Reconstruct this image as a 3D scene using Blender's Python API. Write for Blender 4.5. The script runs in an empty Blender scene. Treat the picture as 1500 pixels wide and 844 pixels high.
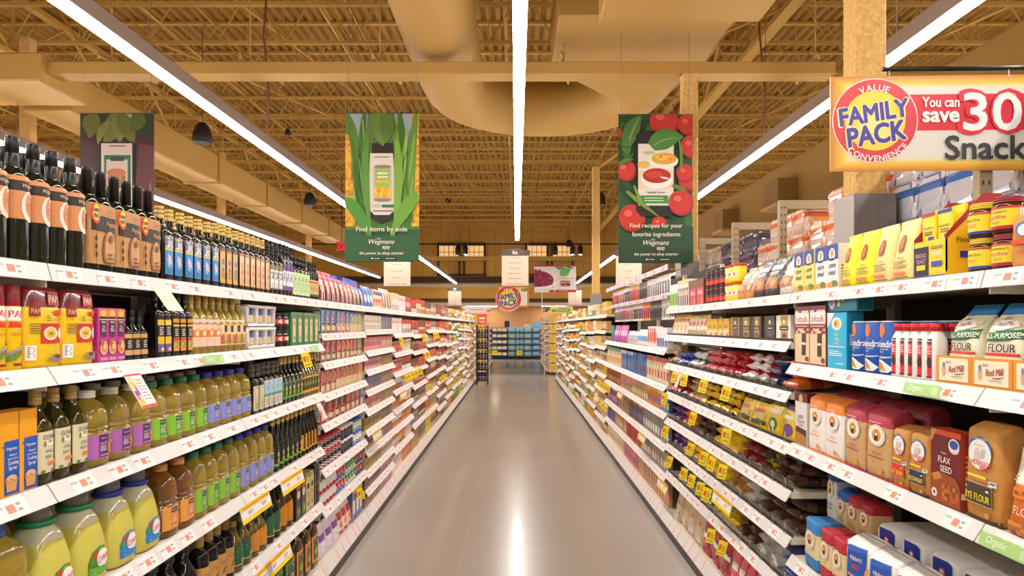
import bpy, math, random, re
from mathutils import Vector, Matrix

SC = bpy.context.scene
COL = SC.collection
# ------------------------------------------------------------------ camera, world, exposure
FPX, VX, VY, EYE = 1025.0, 756.0, 478.0, 1.55        # focal length, vanishing point (1500x844 frame), eye height
cd = bpy.data.cameras.new('camera')
cam = bpy.data.objects.new('camera', cd)
COL.objects.link(cam)
cam.location = (0, 0, EYE)
cam.rotation_euler = (math.radians(90), 0, 0)
cd.sensor_width = 36.0
cd.lens = 36.0 * FPX / 1500.0
cd.shift_x = -(VX - 750.0) / 1500.0
cd.shift_y = (VY - 422.0) / 1500.0
cd.clip_start, cd.clip_end = 0.05, 200
SC.camera = cam
SC.view_settings.view_transform = 'Standard'
SC.view_settings.look = 'None'
SC.view_settings.exposure = -0.14
SC.view_settings.gamma = 1.0
SC.view_settings.use_curve_mapping = False
LAMP_DOWN, UP_FILL = 48.0, 5.5                        # emission of the light strips; upward glow added to brighten the ceiling
LAMP_COLOR = (1.0, 0.965, 0.93, 1)
world = bpy.data.worlds.new('world')
SC.world = world
world.use_nodes = True
world.node_tree.nodes['Background'].inputs[0].default_value = (1.0, 0.95, 0.90, 1)
world.node_tree.nodes['Background'].inputs[1].default_value = 0.65  # ambient fill added through the open rear, standing in for unseen store light
try:
    SC.cycles.max_bounces = 8
    SC.cycles.transmission_bounces = 6
    SC.cycles.glossy_bounces = 4
    SC.cycles.diffuse_bounces = 4
    SC.cycles.caustics_reflective = False
    SC.cycles.caustics_refractive = False
    SC.cycles.use_denoising = True
    SC.cycles.sample_clamp_indirect = 6.0
except Exception:
    pass
rnd = random.Random(7)

# ------------------------------------------------------------------ materials
_M = {}
def lin(h):
    out = []
    for k in (0, 2, 4):
        c = int(h[k:k + 2], 16) / 255.0
        out.append(c / 12.92 if c <= 0.04045 else ((c + 0.055) / 1.055) ** 2.4)
    return tuple(out)

def mat(h, rough=0.5, metal=0.0, trans=0.0, spec=0.5, emit=0.0, ior=1.45, coat=0.0):
    key = (h, rough, metal, trans, spec, emit, ior, coat)
    if key in _M:
        return _M[key]
    m = bpy.data.materials.new('surface_' + h)
    m.use_nodes = True
    b = m.node_tree.nodes['Principled BSDF']
    c = lin(h)
    b.inputs['Base Color'].default_value = (*c, 1)
    b.inputs['Roughness'].default_value = rough
    b.inputs['Metallic'].default_value = metal
    b.inputs['Transmission Weight'].default_value = trans
    b.inputs['Specular IOR Level'].default_value = spec
    b.inputs['IOR'].default_value = ior
    b.inputs['Coat Weight'].default_value = coat
    if emit:
        b.inputs['Emission Color'].default_value = (*c, 1)
        b.inputs['Emission Strength'].default_value = emit
    _M[key] = m
    return m

def noise_mat(name, h1, h2, scale, rough=0.5, bump=0.0, rough2=None, stretch=(1, 1, 1), detail=4.0, spec=0.5, metal=0.0):
    m = bpy.data.materials.new(name)
    m.use_nodes = True
    nt = m.node_tree
    b = nt.nodes['Principled BSDF']
    tc = nt.nodes.new('ShaderNodeTexCoord')
    mp = nt.nodes.new('ShaderNodeMapping')
    mp.inputs['Scale'].default_value = stretch
    nz = nt.nodes.new('ShaderNodeTexNoise')
    nz.inputs['Scale'].default_value = scale
    nz.inputs['Detail'].default_value = detail
    cr = nt.nodes.new('ShaderNodeValToRGB')
    cr.color_ramp.elements[0].position = 0.3
    cr.color_ramp.elements[1].position = 0.7
    cr.color_ramp.elements[0].color = (*lin(h1), 1)
    cr.color_ramp.elements[1].color = (*lin(h2), 1)
    nt.links.new(tc.outputs['Object'], mp.inputs[0])
    nt.links.new(mp.outputs[0], nz.inputs['Vector'])
    nt.links.new(nz.outputs['Fac'], cr.inputs[0])
    nt.links.new(cr.outputs[0], b.inputs['Base Color'])
    b.inputs['Roughness'].default_value = rough
    b.inputs['Specular IOR Level'].default_value = spec
    b.inputs['Metallic'].default_value = metal
    if rough2 is not None:
        mr = nt.nodes.new('ShaderNodeMapRange')
        mr.inputs['To Min'].default_value = rough
        mr.inputs['To Max'].default_value = rough2
        nt.links.new(nz.outputs['Fac'], mr.inputs[0])
        nt.links.new(mr.outputs[0], b.inputs['Roughness'])
    if bump:
        bp = nt.nodes.new('ShaderNodeBump')
        bp.inputs['Strength'].default_value = bump
        bp.inputs['Distance'].default_value = 0.02
        nt.links.new(nz.outputs['Fac'], bp.inputs['Height'])
        nt.links.new(bp.outputs[0], b.inputs['Normal'])
    return m

def add_bump(m, scale, strength, dist=0.004, stretch=(1, 1, 1)):
    nt = m.node_tree; b = nt.nodes['Principled BSDF']
    tc = nt.nodes.new('ShaderNodeTexCoord'); mp = nt.nodes.new('ShaderNodeMapping'); mp.inputs['Scale'].default_value = stretch
    nz = nt.nodes.new('ShaderNodeTexNoise'); nz.inputs['Scale'].default_value = scale; nz.inputs['Detail'].default_value = 3
    bp = nt.nodes.new('ShaderNodeBump'); bp.inputs['Strength'].default_value = strength; bp.inputs['Distance'].default_value = dist
    nt.links.new(tc.outputs['Object'], mp.inputs[0]); nt.links.new(mp.outputs[0], nz.inputs['Vector'])
    nt.links.new(nz.outputs['Fac'], bp.inputs['Height']); nt.links.new(bp.outputs[0], b.inputs['Normal'])
    return m
_CR = {}
def crumple(o, scale=22, strength=.6, dist=.012):
    """swap an object's materials for ones with a crumpled surface"""
    for i, m in enumerate(o.data.materials):
        if (m.name, scale) not in _CR:
            _CR[m.name, scale] = add_bump(m.copy(), scale, strength, dist)
        o.data.materials[i] = _CR[m.name, scale]

# ------------------------------------------------------------------ mesh builder
class MB:
    def __init__(self):
        self.v, self.f, self.fm, self.fs, self.mats = [], [], [], [], []
    def mi(self, m):
        if isinstance(m, str):
            m = mat(m)
        if m not in self.mats:
            self.mats.append(m)
        return self.mats.index(m)
    def vert(self, p):
        self.v.append(tuple(p))
        return len(self.v) - 1
    def face(self, idx, m, smooth=False):
        self.f.append(tuple(idx)); self.fm.append(self.mi(m)); self.fs.append(smooth)
    def poly(self, pts, m):
        self.face([self.vert(p) for p in pts], m)
    def box(self, x0, x1, y0, y1, z0, z1, m, c=0.0, front=None, top=None, side=None):
        """box, optionally with chamfered edges; front = face at y0, side = both x faces, top = z1"""
        ms = {'f': front or m, 't': top or m, 's': side or m}
        if c <= 0:
            i = [self.vert(p) for p in ((x0, y0, z0), (x1, y0, z0), (x1, y1, z0), (x0, y1, z0), (x0, y0, z1), (x1, y0, z1), (x1, y1, z1), (x0, y1, z1))]
            for q, mm in (((3, 2, 1, 0), m), ((4, 5, 6, 7), ms['t']), ((0, 1, 5, 4), ms['f']), ((2, 3, 7, 6), m), ((1, 2, 6, 5), ms['s']), ((3, 0, 4, 7), ms['s'])):
                self.face([i[k] for k in q], mm)
            return
        V = {}
        for sx in (0, 1):
            for sy in (0, 1):
                for sz in (0, 1):
                    X, Y, Z = (x0, x1)[sx], (y0, y1)[sy], (z0, z1)[sz]
                    ix, iy, iz = X + (c, -c)[sx], Y + (c, -c)[sy], Z + (c, -c)[sz]
                    V[sx, sy, sz, 'x'] = self.vert((X, iy, iz))
                    V[sx, sy, sz, 'y'] = self.vert((ix, Y, iz))
                    V[sx, sy, sz, 'z'] = self.vert((ix, iy, Z))
        for s in (0, 1):
            q = [V[s, 0, 0, 'x'], V[s, 1, 0, 'x'], V[s, 1, 1, 'x'], V[s, 0, 1, 'x']]
            self.face(q if s else q[::-1], ms['s'])
            q = [V[0, s, 0, 'y'], V[1, s, 0, 'y'], V[1, s, 1, 'y'], V[0, s, 1, 'y']]
            self.face(q[::-1] if s else q, m if s else ms['f'])
            q = [V[0, 0, s, 'z'], V[1, 0, s, 'z'], V[1, 1, s, 'z'], V[0, 1, s, 'z']]
            self.face(q if s else q[::-1], ms['t'] if s else m)
        for a in (0, 1):
            for b in (0, 1):
                self.face([V[a, b, 0, 'x'], V[a, b, 1, 'x'], V[a, b, 1, 'y'], V[a, b, 0, 'y']], ms['f'] if b == 0 else m)
                self.face([V[a, 0, b, 'x'], V[a, 1, b, 'x'], V[a, 1, b, 'z'], V[a, 0, b, 'z']], ms['s'])
                self.face([V[0, a, b, 'y'], V[1, a, b, 'y'], V[1, a, b, 'z'], V[0, a, b, 'z']], ms['f'] if a == 0 else m)
        for a in (0, 1):
            for b in (0, 1):
                for d in (0, 1):
                    self.face([V[a, b, d, k] for k in 'xyz'], m)
    def loft(self, rings, n, mf, ox=0, oy=0, jit=0.0, seed=1, smooth=True, ends=True):
        """closed skin over superellipse rings (z, sx, sy, p, dx, dy); mf = material or f(ring, segment) -> material"""
        R = random.Random(seed)
        if not callable(mf):
            m0 = mf
            mf = lambda i, j: m0
        L = []
        for (z, sx, sy, p, dx, dy) in rings:
            row = []
            for j in range(n):
                t = 2 * math.pi * (j + 0.5) / n - math.pi / 2
                c, s = math.cos(t), math.sin(t)
                x = math.copysign(abs(c) ** (2 / p), c) * sx + dx + ox
                y = math.copysign(abs(s) ** (2 / p), s) * sy + dy + oy
                if jit:
                    x += R.uniform(-jit, jit); y += R.uniform(-jit, jit); zz = z + R.uniform(-jit, jit) * 0.6
                else:
                    zz = z
                row.append(self.vert((x, y, zz)))
            L.append(row)
        for i in range(len(L) - 1):
            for j in range(n):
                k = (j + 1) % n
                self.face((L[i][j], L[i][k], L[i + 1][k], L[i + 1][j]), mf(i, j), smooth)
        if ends:
            self.face(L[0][::-1], mf(0, 0)); self.face(L[-1], mf(len(L) - 2, 0))
    def tube(self, pts, r, m, n=6, smooth=True):
        pts = [Vector(p) for p in pts]
        L = []
        for i, p in enumerate(pts):
            d = (pts[min(i + 1, len(pts) - 1)] - pts[max(i - 1, 0)]).normalized()
            a = d.cross(Vector((0, 0, 1)) if abs(d.z) < 0.9 else Vector((1, 0, 0))).normalized()
            b = d.cross(a)
            rr = r[i] if isinstance(r, (list, tuple)) else r
            L.append([self.vert(p + (a * math.cos(2 * math.pi * k / n) + b * math.sin(2 * math.pi * k / n)) * rr) for k in range(n)])
        for i in range(len(L) - 1):
            for k in range(n):
                q = (k + 1) % n
                self.face((L[i][k], L[i][q], L[i + 1][q], L[i + 1][k]), m, smooth)
        self.face(L[0][::-1], m); self.face(L[-1], m)
    def bar(self, a, b, w, m):
        self.tube([a, b], w * 0.7, m, 4, False)
    def build(self, name, parent=None, loc=None, recalc=True):
        me = bpy.data.meshes.new(name)
        me.from_pydata(self.v, [], self.f)
        for m in self.mats:
            me.materials.append(m)
        me.polygons.foreach_set('material_index', self.fm)
        me.polygons.foreach_set('use_smooth', self.fs)
        if recalc:
            import bmesh
            bm = bmesh.new(); bm.from_mesh(me)
            bmesh.ops.recalc_face_normals(bm, faces=bm.faces)
            bm.to_mesh(me); bm.free()
        me.update()
        o = bpy.data.objects.new(name, me)
        COL.objects.link(o)
        if parent is not None:
            o.parent = parent
        if loc is not None:
            o.location = loc
        return o

KIDS = {}
def kid(o, parent):
    o.parent = parent
    KIDS.setdefault(parent.name, []).append(o)
    return o

def empty(name, loc=(0, 0, 0), rz=0.0):
    o = bpy.data.objects.new(name, None)
    o.empty_display_size = 0.05
    COL.objects.link(o)
    o.location = loc
    o.rotation_euler = (0, 0, rz)
    return o

def tag(o, label=None, cat=None, group=None, kind=None):
    if label: o['label'] = label
    if cat: o['category'] = cat
    if group: o['group'] = group
    if kind: o['kind'] = kind
    return o

def copy_tree(o, parent=None):
    c = o.copy()
    COL.objects.link(c)
    if parent is not None:
        c.parent = parent
    for ch in KIDS.get(o.name, ()):
        kid(copy_tree(ch), c)
    return c

# ------------------------------------------------------------------ printed artwork
_T = {}
def text_mesh(s, bold=0.0, shear=0.0):
    key = (s, bold, shear)
    if key in _T:
        return _T[key]
    cu = bpy.data.curves.new('lettering', 'FONT')
    cu.body = s
    cu.size = 1.0
    cu.shear = shear
    cu.resolution_u = 3
    cu.dimensions = '2D'
    cu.fill_mode = 'FRONT'
    o = bpy.data.objects.new('lettering', cu)
    COL.objects.link(o)
    dg = bpy.context.evaluated_depsgraph_get()
    me = bpy.data.meshes.new_from_object(o.evaluated_get(dg))
    vs = [(v.co.x, v.co.y) for v in me.vertices]
    fs = [tuple(p.vertices) for p in me.polygons]
    bpy.data.objects.remove(o); bpy.data.curves.remove(cu); bpy.data.meshes.remove(me)
    if not vs:
        vs = [(0, 0)]
    x0, x1 = min(v[0] for v in vs), max(v[0] for v in vs)
    y0, y1 = min(v[1] for v in vs), max(v[1] for v in vs)
    vs = [(v[0] - (x0 + x1) / 2, v[1] - (y0 + y1) / 2) for v in vs]
    _T[key] = (vs, fs, x1 - x0, y1 - y0)
    return _T[key]

def art(mb, ops, w, h, front, off0=0.0006, step=0.00025, rough=0.42, cols=None):
    """ops in fractions of w (u, centred) and h (v, from the base), mapped on a surface by front(u, v, off)"""
    M = lambda c: c if not isinstance(c, str) else mat(c, rough)
    for k, op in enumerate(ops):
        off = off0 + step * k
        t = op[0]
        if t == 'r':
            _, u0, v0, u1, v1, c = op[:6]
            n, k2 = (1, 1) if not cols else (max(1, int(math.ceil(abs(u1 - u0) * cols * 1.5))), max(1, int(math.ceil(abs(v1 - v0) * cols * .9))))
            A = [[mb.vert(front((u0 + (u1 - u0) * i / n) * w, (v0 + (v1 - v0) * j / k2) * h, off)) for i in range(n + 1)] for j in range(k2 + 1)]
            for j in range(k2):
                for i in range(n):
                    mb.face((A[j][i], A[j][i + 1], A[j + 1][i + 1], A[j + 1][i]), M(c))
        elif t in ('e', 'p'):
            if t == 'e':
                _, cu, cv, ru, rv, c = op[:6]
                n = (48 if ru * w > .12 else 28) if not cols else 20 if ru > .05 else 12
                pts = [(cu + ru * math.cos(2 * math.pi * i / n), cv + rv * math.sin(2 * math.pi * i / n)) for i in range(n)]
            else:
                c = op[2]; pts = []
                for q, r2 in zip(op[1], op[1][1:] + op[1][:1]):
                    m_ = 3 if cols else 1
                    pts += [(q[0] + (r2[0] - q[0]) * i / m_, q[1] + (r2[1] - q[1]) * i / m_) for i in range(m_)]
                cu = sum(p[0] for p in pts) / len(pts); cv = sum(p[1] for p in pts) / len(pts)
            ce = mb.vert(front(cu * w, cv * h, off)); n = len(pts)
            fr = (1.0,) if not cols else (.35, .7, 1.0)
            prev = None
            for f_ in fr:
                P = [mb.vert(front((cu + (p[0] - cu) * f_) * w, (cv + (p[1] - cv) * f_) * h, off)) for p in pts]
                for i in range(n):
                    if prev is None: mb.face((ce, P[i], P[(i + 1) % n]), M(c))
                    else: mb.face((prev[i], P[i], P[(i + 1) % n], prev[(i + 1) % n]), M(c))
                prev = P
        elif t == 'leaf':                                    # tapered curved strip: from, control, to, half width, colour
            _, a, b, c2, hw, c = op
            n = 10; prev = None
            for i in range(n + 1):
                s = i / n
                u = (1 - s) ** 2 * a[0] + 2 * s * (1 - s) * b[0] + s * s * c2[0]
                v = (1 - s) ** 2 * a[1] + 2 * s * (1 - s) * b[1] + s * s * c2[1]
                du = 2 * (1 - s) * (b[0] - a[0]) + 2 * s * (c2[0] - b[0]); dv = 2 * (1 - s) * (b[1] - a[1]) + 2 * s * (c2[1] - b[1])
                du, dv = du * w, dv * h
                l = math.hypot(du, dv) or 1
                ww = hw * w * (0.12 + math.sin(math.pi * min(1, s * 0.85 + 0.15)) * 0.95)
                q = (mb.vert(front(u * w - dv / l * ww, v * h + du / l * ww, off)), mb.vert(front(u * w + dv / l * ww, v * h - du / l * ww, off)))
                if prev:
                    mb.face((prev[0], prev[1], q[1], q[0]), M(c))
                prev = q
        elif t == 'n':                                       # patchwork of colours
            _, u0, v0, u1, v1, cs, nx, nz, seed = op
            R = random.Random(seed)
            G = [[mb.vert(front((u0 + (u1 - u0) * i / nx) * w, (v0 + (v1 - v0) * j / nz) * h, off)) for i in range(nx + 1)] for j in range(nz + 1)]
            for j in range(nz):
                for i in range(nx):
                    mb.face((G[j][i], G[j][i + 1], G[j + 1][i + 1], G[j + 1][i]), M(R.choice(cs)))
        elif t == 'l':                                       # fine print too small to read
            _, u0, v0, u1, v1, c, nl = op
            for q in range(nl):
                va = v0 + (v1 - v0) * (q + 0.2) / nl; vb = v0 + (v1 - v0) * (q + 0.62) / nl
                ue = u1 - (u1 - u0) * (0.25 if q % 3 == 2 else 0.0)
                mb.face([mb.vert(front(a * w, b * h, off)) for a, b in ((u0, va), (ue, va), (ue, vb), (u0, vb))], M(c))
        elif t == 't':
            s, cu, cv, sz, c = op[1:6]
            o = op[6] if len(op) > 6 else {}
            vs, fs, tw, th = text_mesh(s, 0, o.get('i', 0.0))
            k1 = sz * h / 0.72
            k2 = k1
            if 'w' in o and tw * k1 > o['w'] * w or o.get('fit'):
                k2 = o['w'] * w / tw
            r = math.radians(o.get('rot', 0)); cr, sr = math.cos(r), math.sin(r)
            bo = o.get('b', 0.0)
            dirs = [(0, 0)] + ([(bo * math.cos(2 * math.pi * q / 8), bo * math.sin(2 * math.pi * q / 8)) for q in range(8)] if bo >= .018 else [(bo, 0), (-bo, 0)] if bo else [])
            for qi, (ex, ey) in enumerate(dirs):
                of2 = off + qi * .00004 * (2.5 if step >= .0004 else 1)
                I = [mb.vert(front(cu * w + (x * k2 + ex * k1) * cr - (y + ey) * k1 * sr, cv * h + (x * k2 + ex * k1) * sr + (y + ey) * k1 * cr, of2)) for x, y in vs]
                for f in fs:
                    mb.face([I[q] for q in f], M(c))
        elif t == 'arc':                                     # lettering round a circle
            s, cu, cv, rad, sz, mid, c, o = op[1:9]
            inward = o.get('inward', False)
            tot = 0; ws = []
            for ch in s:
                tw = text_mesh(ch, 0, 0)[2] * sz / 0.72 + sz * 0.22
                ws.append(tw); tot += tw
            a = tot / rad / 2 * (1 if not inward else -1) + math.radians(mid)
            for ch, tw in zip(s, ws):
                da = tw / rad * (-1 if not inward else 1)
                am = a + da / 2
                rot = am - math.pi / 2 + (math.pi if inward else 0)
                vs, fs, _, _ = text_mesh(ch, 0, 0)
                k1 = sz / 0.72; cr, sr = math.cos(rot), math.sin(rot)
                bx, by = cu + rad * math.cos(am), cv + rad * math.sin(am)
                bo = o.get('b', 0.0)
                for qi, (ex, ey) in enumerate([(0, 0)] + [(bo * math.cos(math.pi * q / 4), bo * math.sin(math.pi * q / 4)) for q in range(8 if bo else 0)]):
                    of2 = off + qi * .00004 * (2.5 if step >= .0004 else 1)
                    I = [mb.vert(front((bx + (x + ex) * k1 * cr - (y + ey) * k1 * sr) * w, (by + (x + ex) * k1 * sr + (y + ey) * k1 * cr) * h, of2)) for x, y in vs]
                    for f in fs:
                        mb.face([I[q] for q in f], M(c))
                a += da

def flat_front(y):
    return lambda u, v, o: (u, y - o, v)

class Skin:
    """front surface of a lofted body"""
    def __init__(self, rings):
        self.r = sorted(rings, key=lambda q: q[0])
    def at(self, z):
        r = self.r
        if z <= r[0][0]: return r[0]
        for a, b in zip(r, r[1:]):
            if z <= b[0]:
                t = (z - a[0]) / max(1e-9, b[0] - a[0])
                return tuple(a[k] + (b[k] - a[k]) * t for k in range(6))
        return r[-1]
    def flat(self, u, v, o):
        z, sx, sy, p, dx, dy = self.at(v)
        q = min(0.999, abs((u - dx) / max(sx, 1e-6)))
        return (u, dy - sy * (1 - q ** p) ** (1 / p) - o, v)
    def wrap(self, u, v, o):
        z, sx, sy, p, dx, dy = self.at(v)
        t = u / sx
        k = 1.0 / ((abs(math.sin(t)) / (sx + o)) ** p + (abs(math.cos(t)) / (sy + o)) ** p) ** (1 / p)
        return (dx + k * math.sin(t), dy - k * math.cos(t), v)
# ------------------------------------------------------------------ the building
WX, Y0, Y1R, ZD = 16.0, -7.0, 42.0, 7.75
def structure(name, mb, label=None, loc=None, parent=None):
    o = mb.build(name, parent, loc)
    o['kind'] = 'structure'
    if label: o['label'] = label
    return o

M_CEIL = noise_mat('deck_paint', '9C7428', 'AA8234', 1.5, 0.75)
M_JOIST = mat('C89F4E', 0.7)
M_DUCT = mat('B88F48', 0.6)
M_WALL = noise_mat('wall_paint', 'D09C40', 'D8A64C', 0.6, 0.8)
M_DARKTRIM = mat('4A3322', 0.6)

# polished concrete floor with saw-cut joints
def floor_material():
    m = noise_mat('polished_concrete', 'B0A59B', 'BFB5AC', 0.5, 0.24, 0.0, None, detail=3.0, spec=0.4)
    nt = m.node_tree
    b = nt.nodes['Principled BSDF']
    b.inputs['Coat Weight'].default_value = 0.28; b.inputs['Coat Roughness'].default_value = 0.085
    ramp = [n for n in nt.nodes if n.type == 'VALTORGB'][0]
    ramp.color_ramp.elements[0].position = 0.1; ramp.color_ramp.elements[1].position = 0.9
    tc = [n for n in nt.nodes if n.type == 'TEX_COORD'][0]
    n2 = nt.nodes.new('ShaderNodeTexNoise'); n2.inputs['Scale'].default_value = 60; n2.inputs['Detail'].default_value = 6
    nt.links.new(tc.outputs['Object'], n2.inputs['Vector'])
    mx = nt.nodes.new('ShaderNodeMix'); mx.data_type = 'RGBA'; mx.blend_type = 'MULTIPLY'; mx.inputs[0].default_value = 0.10
    nt.links.new(ramp.outputs[0], mx.inputs[6]); nt.links.new(n2.outputs['Color'], mx.inputs[7])
    sep = nt.nodes.new('ShaderNodeSeparateXYZ'); nt.links.new(tc.outputs['Object'], sep.inputs[0])
    prev = None
    for ax, period, offs in (('X', 3.14, 3.51 - 122 + 125.6), ('Y', 3.14, 1.48 - 122 + 125.6)):
        a = nt.nodes.new('ShaderNodeMath'); a.operation = 'ADD'; a.inputs[1].default_value = offs + 122
        nt.links.new(sep.outputs[ax], a.inputs[0])
        p = nt.nodes.new('ShaderNodeMath'); p.operation = 'MODULO'; p.inputs[1].default_value = period; nt.links.new(a.outputs[0], p.inputs[0])
        l = nt.nodes.new('ShaderNodeMath'); l.operation = 'LESS_THAN'; l.inputs[1].default_value = 0.012; nt.links.new(p.outputs[0], l.inputs[0])
        if prev is None: prev = l
        else:
            q = nt.nodes.new('ShaderNodeMath'); q.operation = 'MAXIMUM'
            nt.links.new(prev.outputs[0], q.inputs[0]); nt.links.new(l.outputs[0], q.inputs[1]); prev = q
    k = nt.nodes.new('ShaderNodeMath'); k.operation = 'MULTIPLY'; k.inputs[1].default_value = 0.40; nt.links.new(prev.outputs[0], k.inputs[0])
    m2 = nt.nodes.new('ShaderNodeMix'); m2.data_type = 'RGBA'; m2.inputs[7].default_value = (*lin('CDB6A6'), 1)
    nt.links.new(k.outputs[0], m2.inputs[0]); nt.links.new(mx.outputs[2], m2.inputs[6])
    nt.links.new(m2.outputs[2], b.inputs['Base Color'])
    return m
mb = MB(); mb.box(-WX, WX, Y0, Y1R, -0.1, 0, floor_material())
structure('floor', mb, 'polished beige concrete floor with saw-cut joints')

# corrugated roof deck, flutes running along the aisle
mb = MB()
x = -WX; per = 0.2
prof = []
while x < WX:
    prof += [(x, ZD), (x + 0.09, ZD), (x + 0.12, ZD + 0.07), (x + 0.17, ZD + 0.07)]
    x += per
A = [(mb.vert((a, Y0, z)), mb.vert((a, Y1R, z))) for a, z in prof]
for p, q in zip(A, A[1:]):
    mb.face((p[0], p[1], q[1], q[0]), M_CEIL)
mb.poly([(-WX - .1, Y0, ZD + .2), (WX + .1, Y0, ZD + .2), (WX + .1, Y1R, ZD + .2), (-WX - .1, Y1R, ZD + .2)], M_CEIL)
structure('ceiling', mb, 'amber painted corrugated steel roof deck')

for sx, nm in ((-1, 'wall_left'), (1, 'wall_right')):
    mb = MB(); a = sx * WX; mb.box(min(a, a + sx * .2), max(a, a + sx * .2), Y0, Y1R, 0, ZD + .2, M_WALL)
    structure(nm, mb, 'tan painted side wall far beyond the aisles')

# back wall: upper tan wall, recessed lit strip below the soffit
mb = MB()
mb.box(-WX, WX, Y1R - 1.6, Y1R - 1.4, 2.9, ZD + .2, M_WALL)
mb.box(-WX, WX, Y1R - 1.6, Y1R, 2.72, 2.9, mat('D8C9B4', 0.5))
mb.box(-WX, WX, Y1R - .2, Y1R, 0, 2.75, noise_mat('recess_paint', 'CE9A66', 'D6A472', .5, .8))
structure('wall_back', mb, 'tan back wall with a recess below a soffit')
YB = Y1R - 1.6
mb = MB(); mb.box(-WX, WX, YB - .08, YB, 4.06, 4.42, M_DARKTRIM); structure('trim_1', mb, 'dark brown band across the back wall')
mb = MB(); mb.box(-WX, WX, YB - .14, YB - .02, 3.80, 3.98, mat('CFC7A8', .5)); structure('trim_2', mb, 'pale light cove under the dark band')
mb = MB(); mb.box(-WX, WX, YB - .08, YB, 2.95, 3.15, M_DARKTRIM); structure('trim_3', mb, 'dark brown lower band on the back wall')
for k in range(-7, 8):                                         # panel joints of the upper wall
    mb = MB(); mb.box(k * 2.1 + .9, k * 2.1 + .93, YB - .015, YB, 4.45, ZD - .6, mat('A87A34', .8)); structure('trim_%d' % (10 + k + 7), mb, 'thin vertical joint of the back wall panelling')

# dark framed windows high on the back wall
def window(n, xc, lit):
    w = 2.76; z0, zm, z1 = 4.45, 5.45, 6.35
    mb = MB()
    for xa, xb, za, zb in ((xc - w / 2, xc + w / 2, z0, z0 + .12), (xc - w / 2, xc + w / 2, z1 - .16, z1), (xc - w / 2, xc + w / 2, zm - .14, zm),
                           (xc - w / 2, xc - w / 2 + .1, z0, z1), (xc + w / 2 - .1, xc + w / 2, z0, z1), (xc - .17, xc - .07, z0, z1), (xc + .1, xc + .2, z0, z1)):
        mb.box(xa, xb, YB - .12, YB, za, zb, M_DARKTRIM)
    fr = structure('window_%d' % n, mb, 'dark framed window high on the back wall with amber lit upper panes')
    for k, (xa, xb) in enumerate(((xc - w / 2 + .1, xc - .17), (xc + .2, xc + w / 2 - .1))):
        g = MB(); g.box(xa, xb, YB - .05, YB - .03, zm, z1 - .16, mat('FFC98A', .4, emit=lit)); pn = g.build('window_pane', fr)
        g = MB()
        for i in (1, 2, 3):
            xx = xa + (xb - xa) * i / 4; g.box(xx - .012, xx + .012, YB - .075, YB - .05, zm, z1 - .16, M_DARKTRIM)
        g.box(xa, xb, YB - .076, YB - .05, zm + .36, zm + .385, M_DARKTRIM)
        g.build('glazing_bars', pn)
        g = MB(); g.box(xa, xb, YB - .05, YB - .03, z0 + .12, zm - .14, mat('C8963E', .5)); g.build('window_pane', fr)
window(1, -3.15, 0.75)
window(2, 1.92, 0.75)
mb = MB(); mb.box(-WX, WX, YB - 2.1, YB - 1.95, 5.15, 5.38, M_JOIST)
structure('trim_4', mb, 'tan steel beam crossing in front of the windows')

# bar joists across the store
def joist_mesh():
    mb = MB(); zb, zt = 6.68, ZD - .06
    mb.box(-WX, WX, -.05, -.012, zb, zb + .05, M_JOIST); mb.box(-WX, WX, .012, .05, zb, zb + .05, M_JOIST)
    mb.box(-WX, WX, -.05, .05, zb, zb + .008, M_JOIST)
    mb.box(-WX, WX, -.05, .05, zt, zt + .05, M_JOIST)
    x = -WX; k = 0
    while x < WX - .6:
        mb.bar((x, 0, zb + .02 if k % 2 else zt), (x + .62, 0, zt if k % 2 else zb + .02), .024, M_JOIST)
        if k % 2 == 0: mb.bar((x + .62, 0, zb + .02), (x + .62, 0, zt), .014, M_JOIST)
        x += .62; k += 1
    return mb
jo = structure('ceiling_joist', joist_mesh(), 'open web steel roof joist painted amber')
ys = []
y = 12.73 - 1.524 * 7
while y < YB - .5:
    ys.append(y); y += 1.524
for k, y in enumerate(ys):
    o = jo if k == 0 else jo.copy()
    if k: COL.objects.link(o)
    o.location.y = y
# girders along the aisle and bridging rods
def girder(xg):
    mb = MB(); zb, zt = 6.45, ZD - .1
    mb.box(xg - .1, xg + .1, Y0, YB, zb, zb + .1, M_JOIST); mb.box(xg - .08, xg + .08, Y0, YB, zt - .1, zt, M_JOIST)
    y = Y0; k = 0
    while y < YB - 1.524:
        mb.bar((xg, y, zb + .05 if k % 2 else zt), (xg, y + 1.524, zt if k % 2 else zb + .05), .05, M_JOIST)
        if k % 2 == 0: mb.bar((xg, y + 1.524, zb), (xg, y + 1.524, zt), .03, M_JOIST)
        y += 1.524; k += 1
    return mb
for k, xg in enumerate((-9.2, 4.25)):
    structure('ceiling_girder', girder(xg), 'steel lattice girder under the roof joists running along the store')
mb0 = MB(); mb0.box(-.015, .015, Y0, YB, 6.73, 6.76, M_JOIST); mb0.box(-.015, .015, Y0, YB, ZD - .12, ZD - .09, M_JOIST)
br = structure('ceiling_bridging', mb0, 'thin bridging rods tying the roof joists together')
for k, xx in enumerate((-12.3, -6.1, -3.2, -.2, 2.6, 7.4, 11.0)):
    o = br if k == 0 else br.copy()
    if k: COL.objects.link(o)
    o.location.x = xx
# long cross bracing under the deck
for k, (a, b) in enumerate((((-8.5, 8, 6.7), (-3.0, 24, 7.3)), ((-6, 7, 7.3), (-1.5, 26, 6.7)), ((9, 8, 6.7), (3, 30, 7.2)), ((4.5, 6, 7.2), (9, 12, 6.75)), ((6, 9, 6.7), (2.2, 16, 7.2)))):
    mb = MB(); mb.bar(a, b, .04, M_JOIST); structure('ceiling_brace', mb, 'diagonal steel brace among the roof joists')

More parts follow.
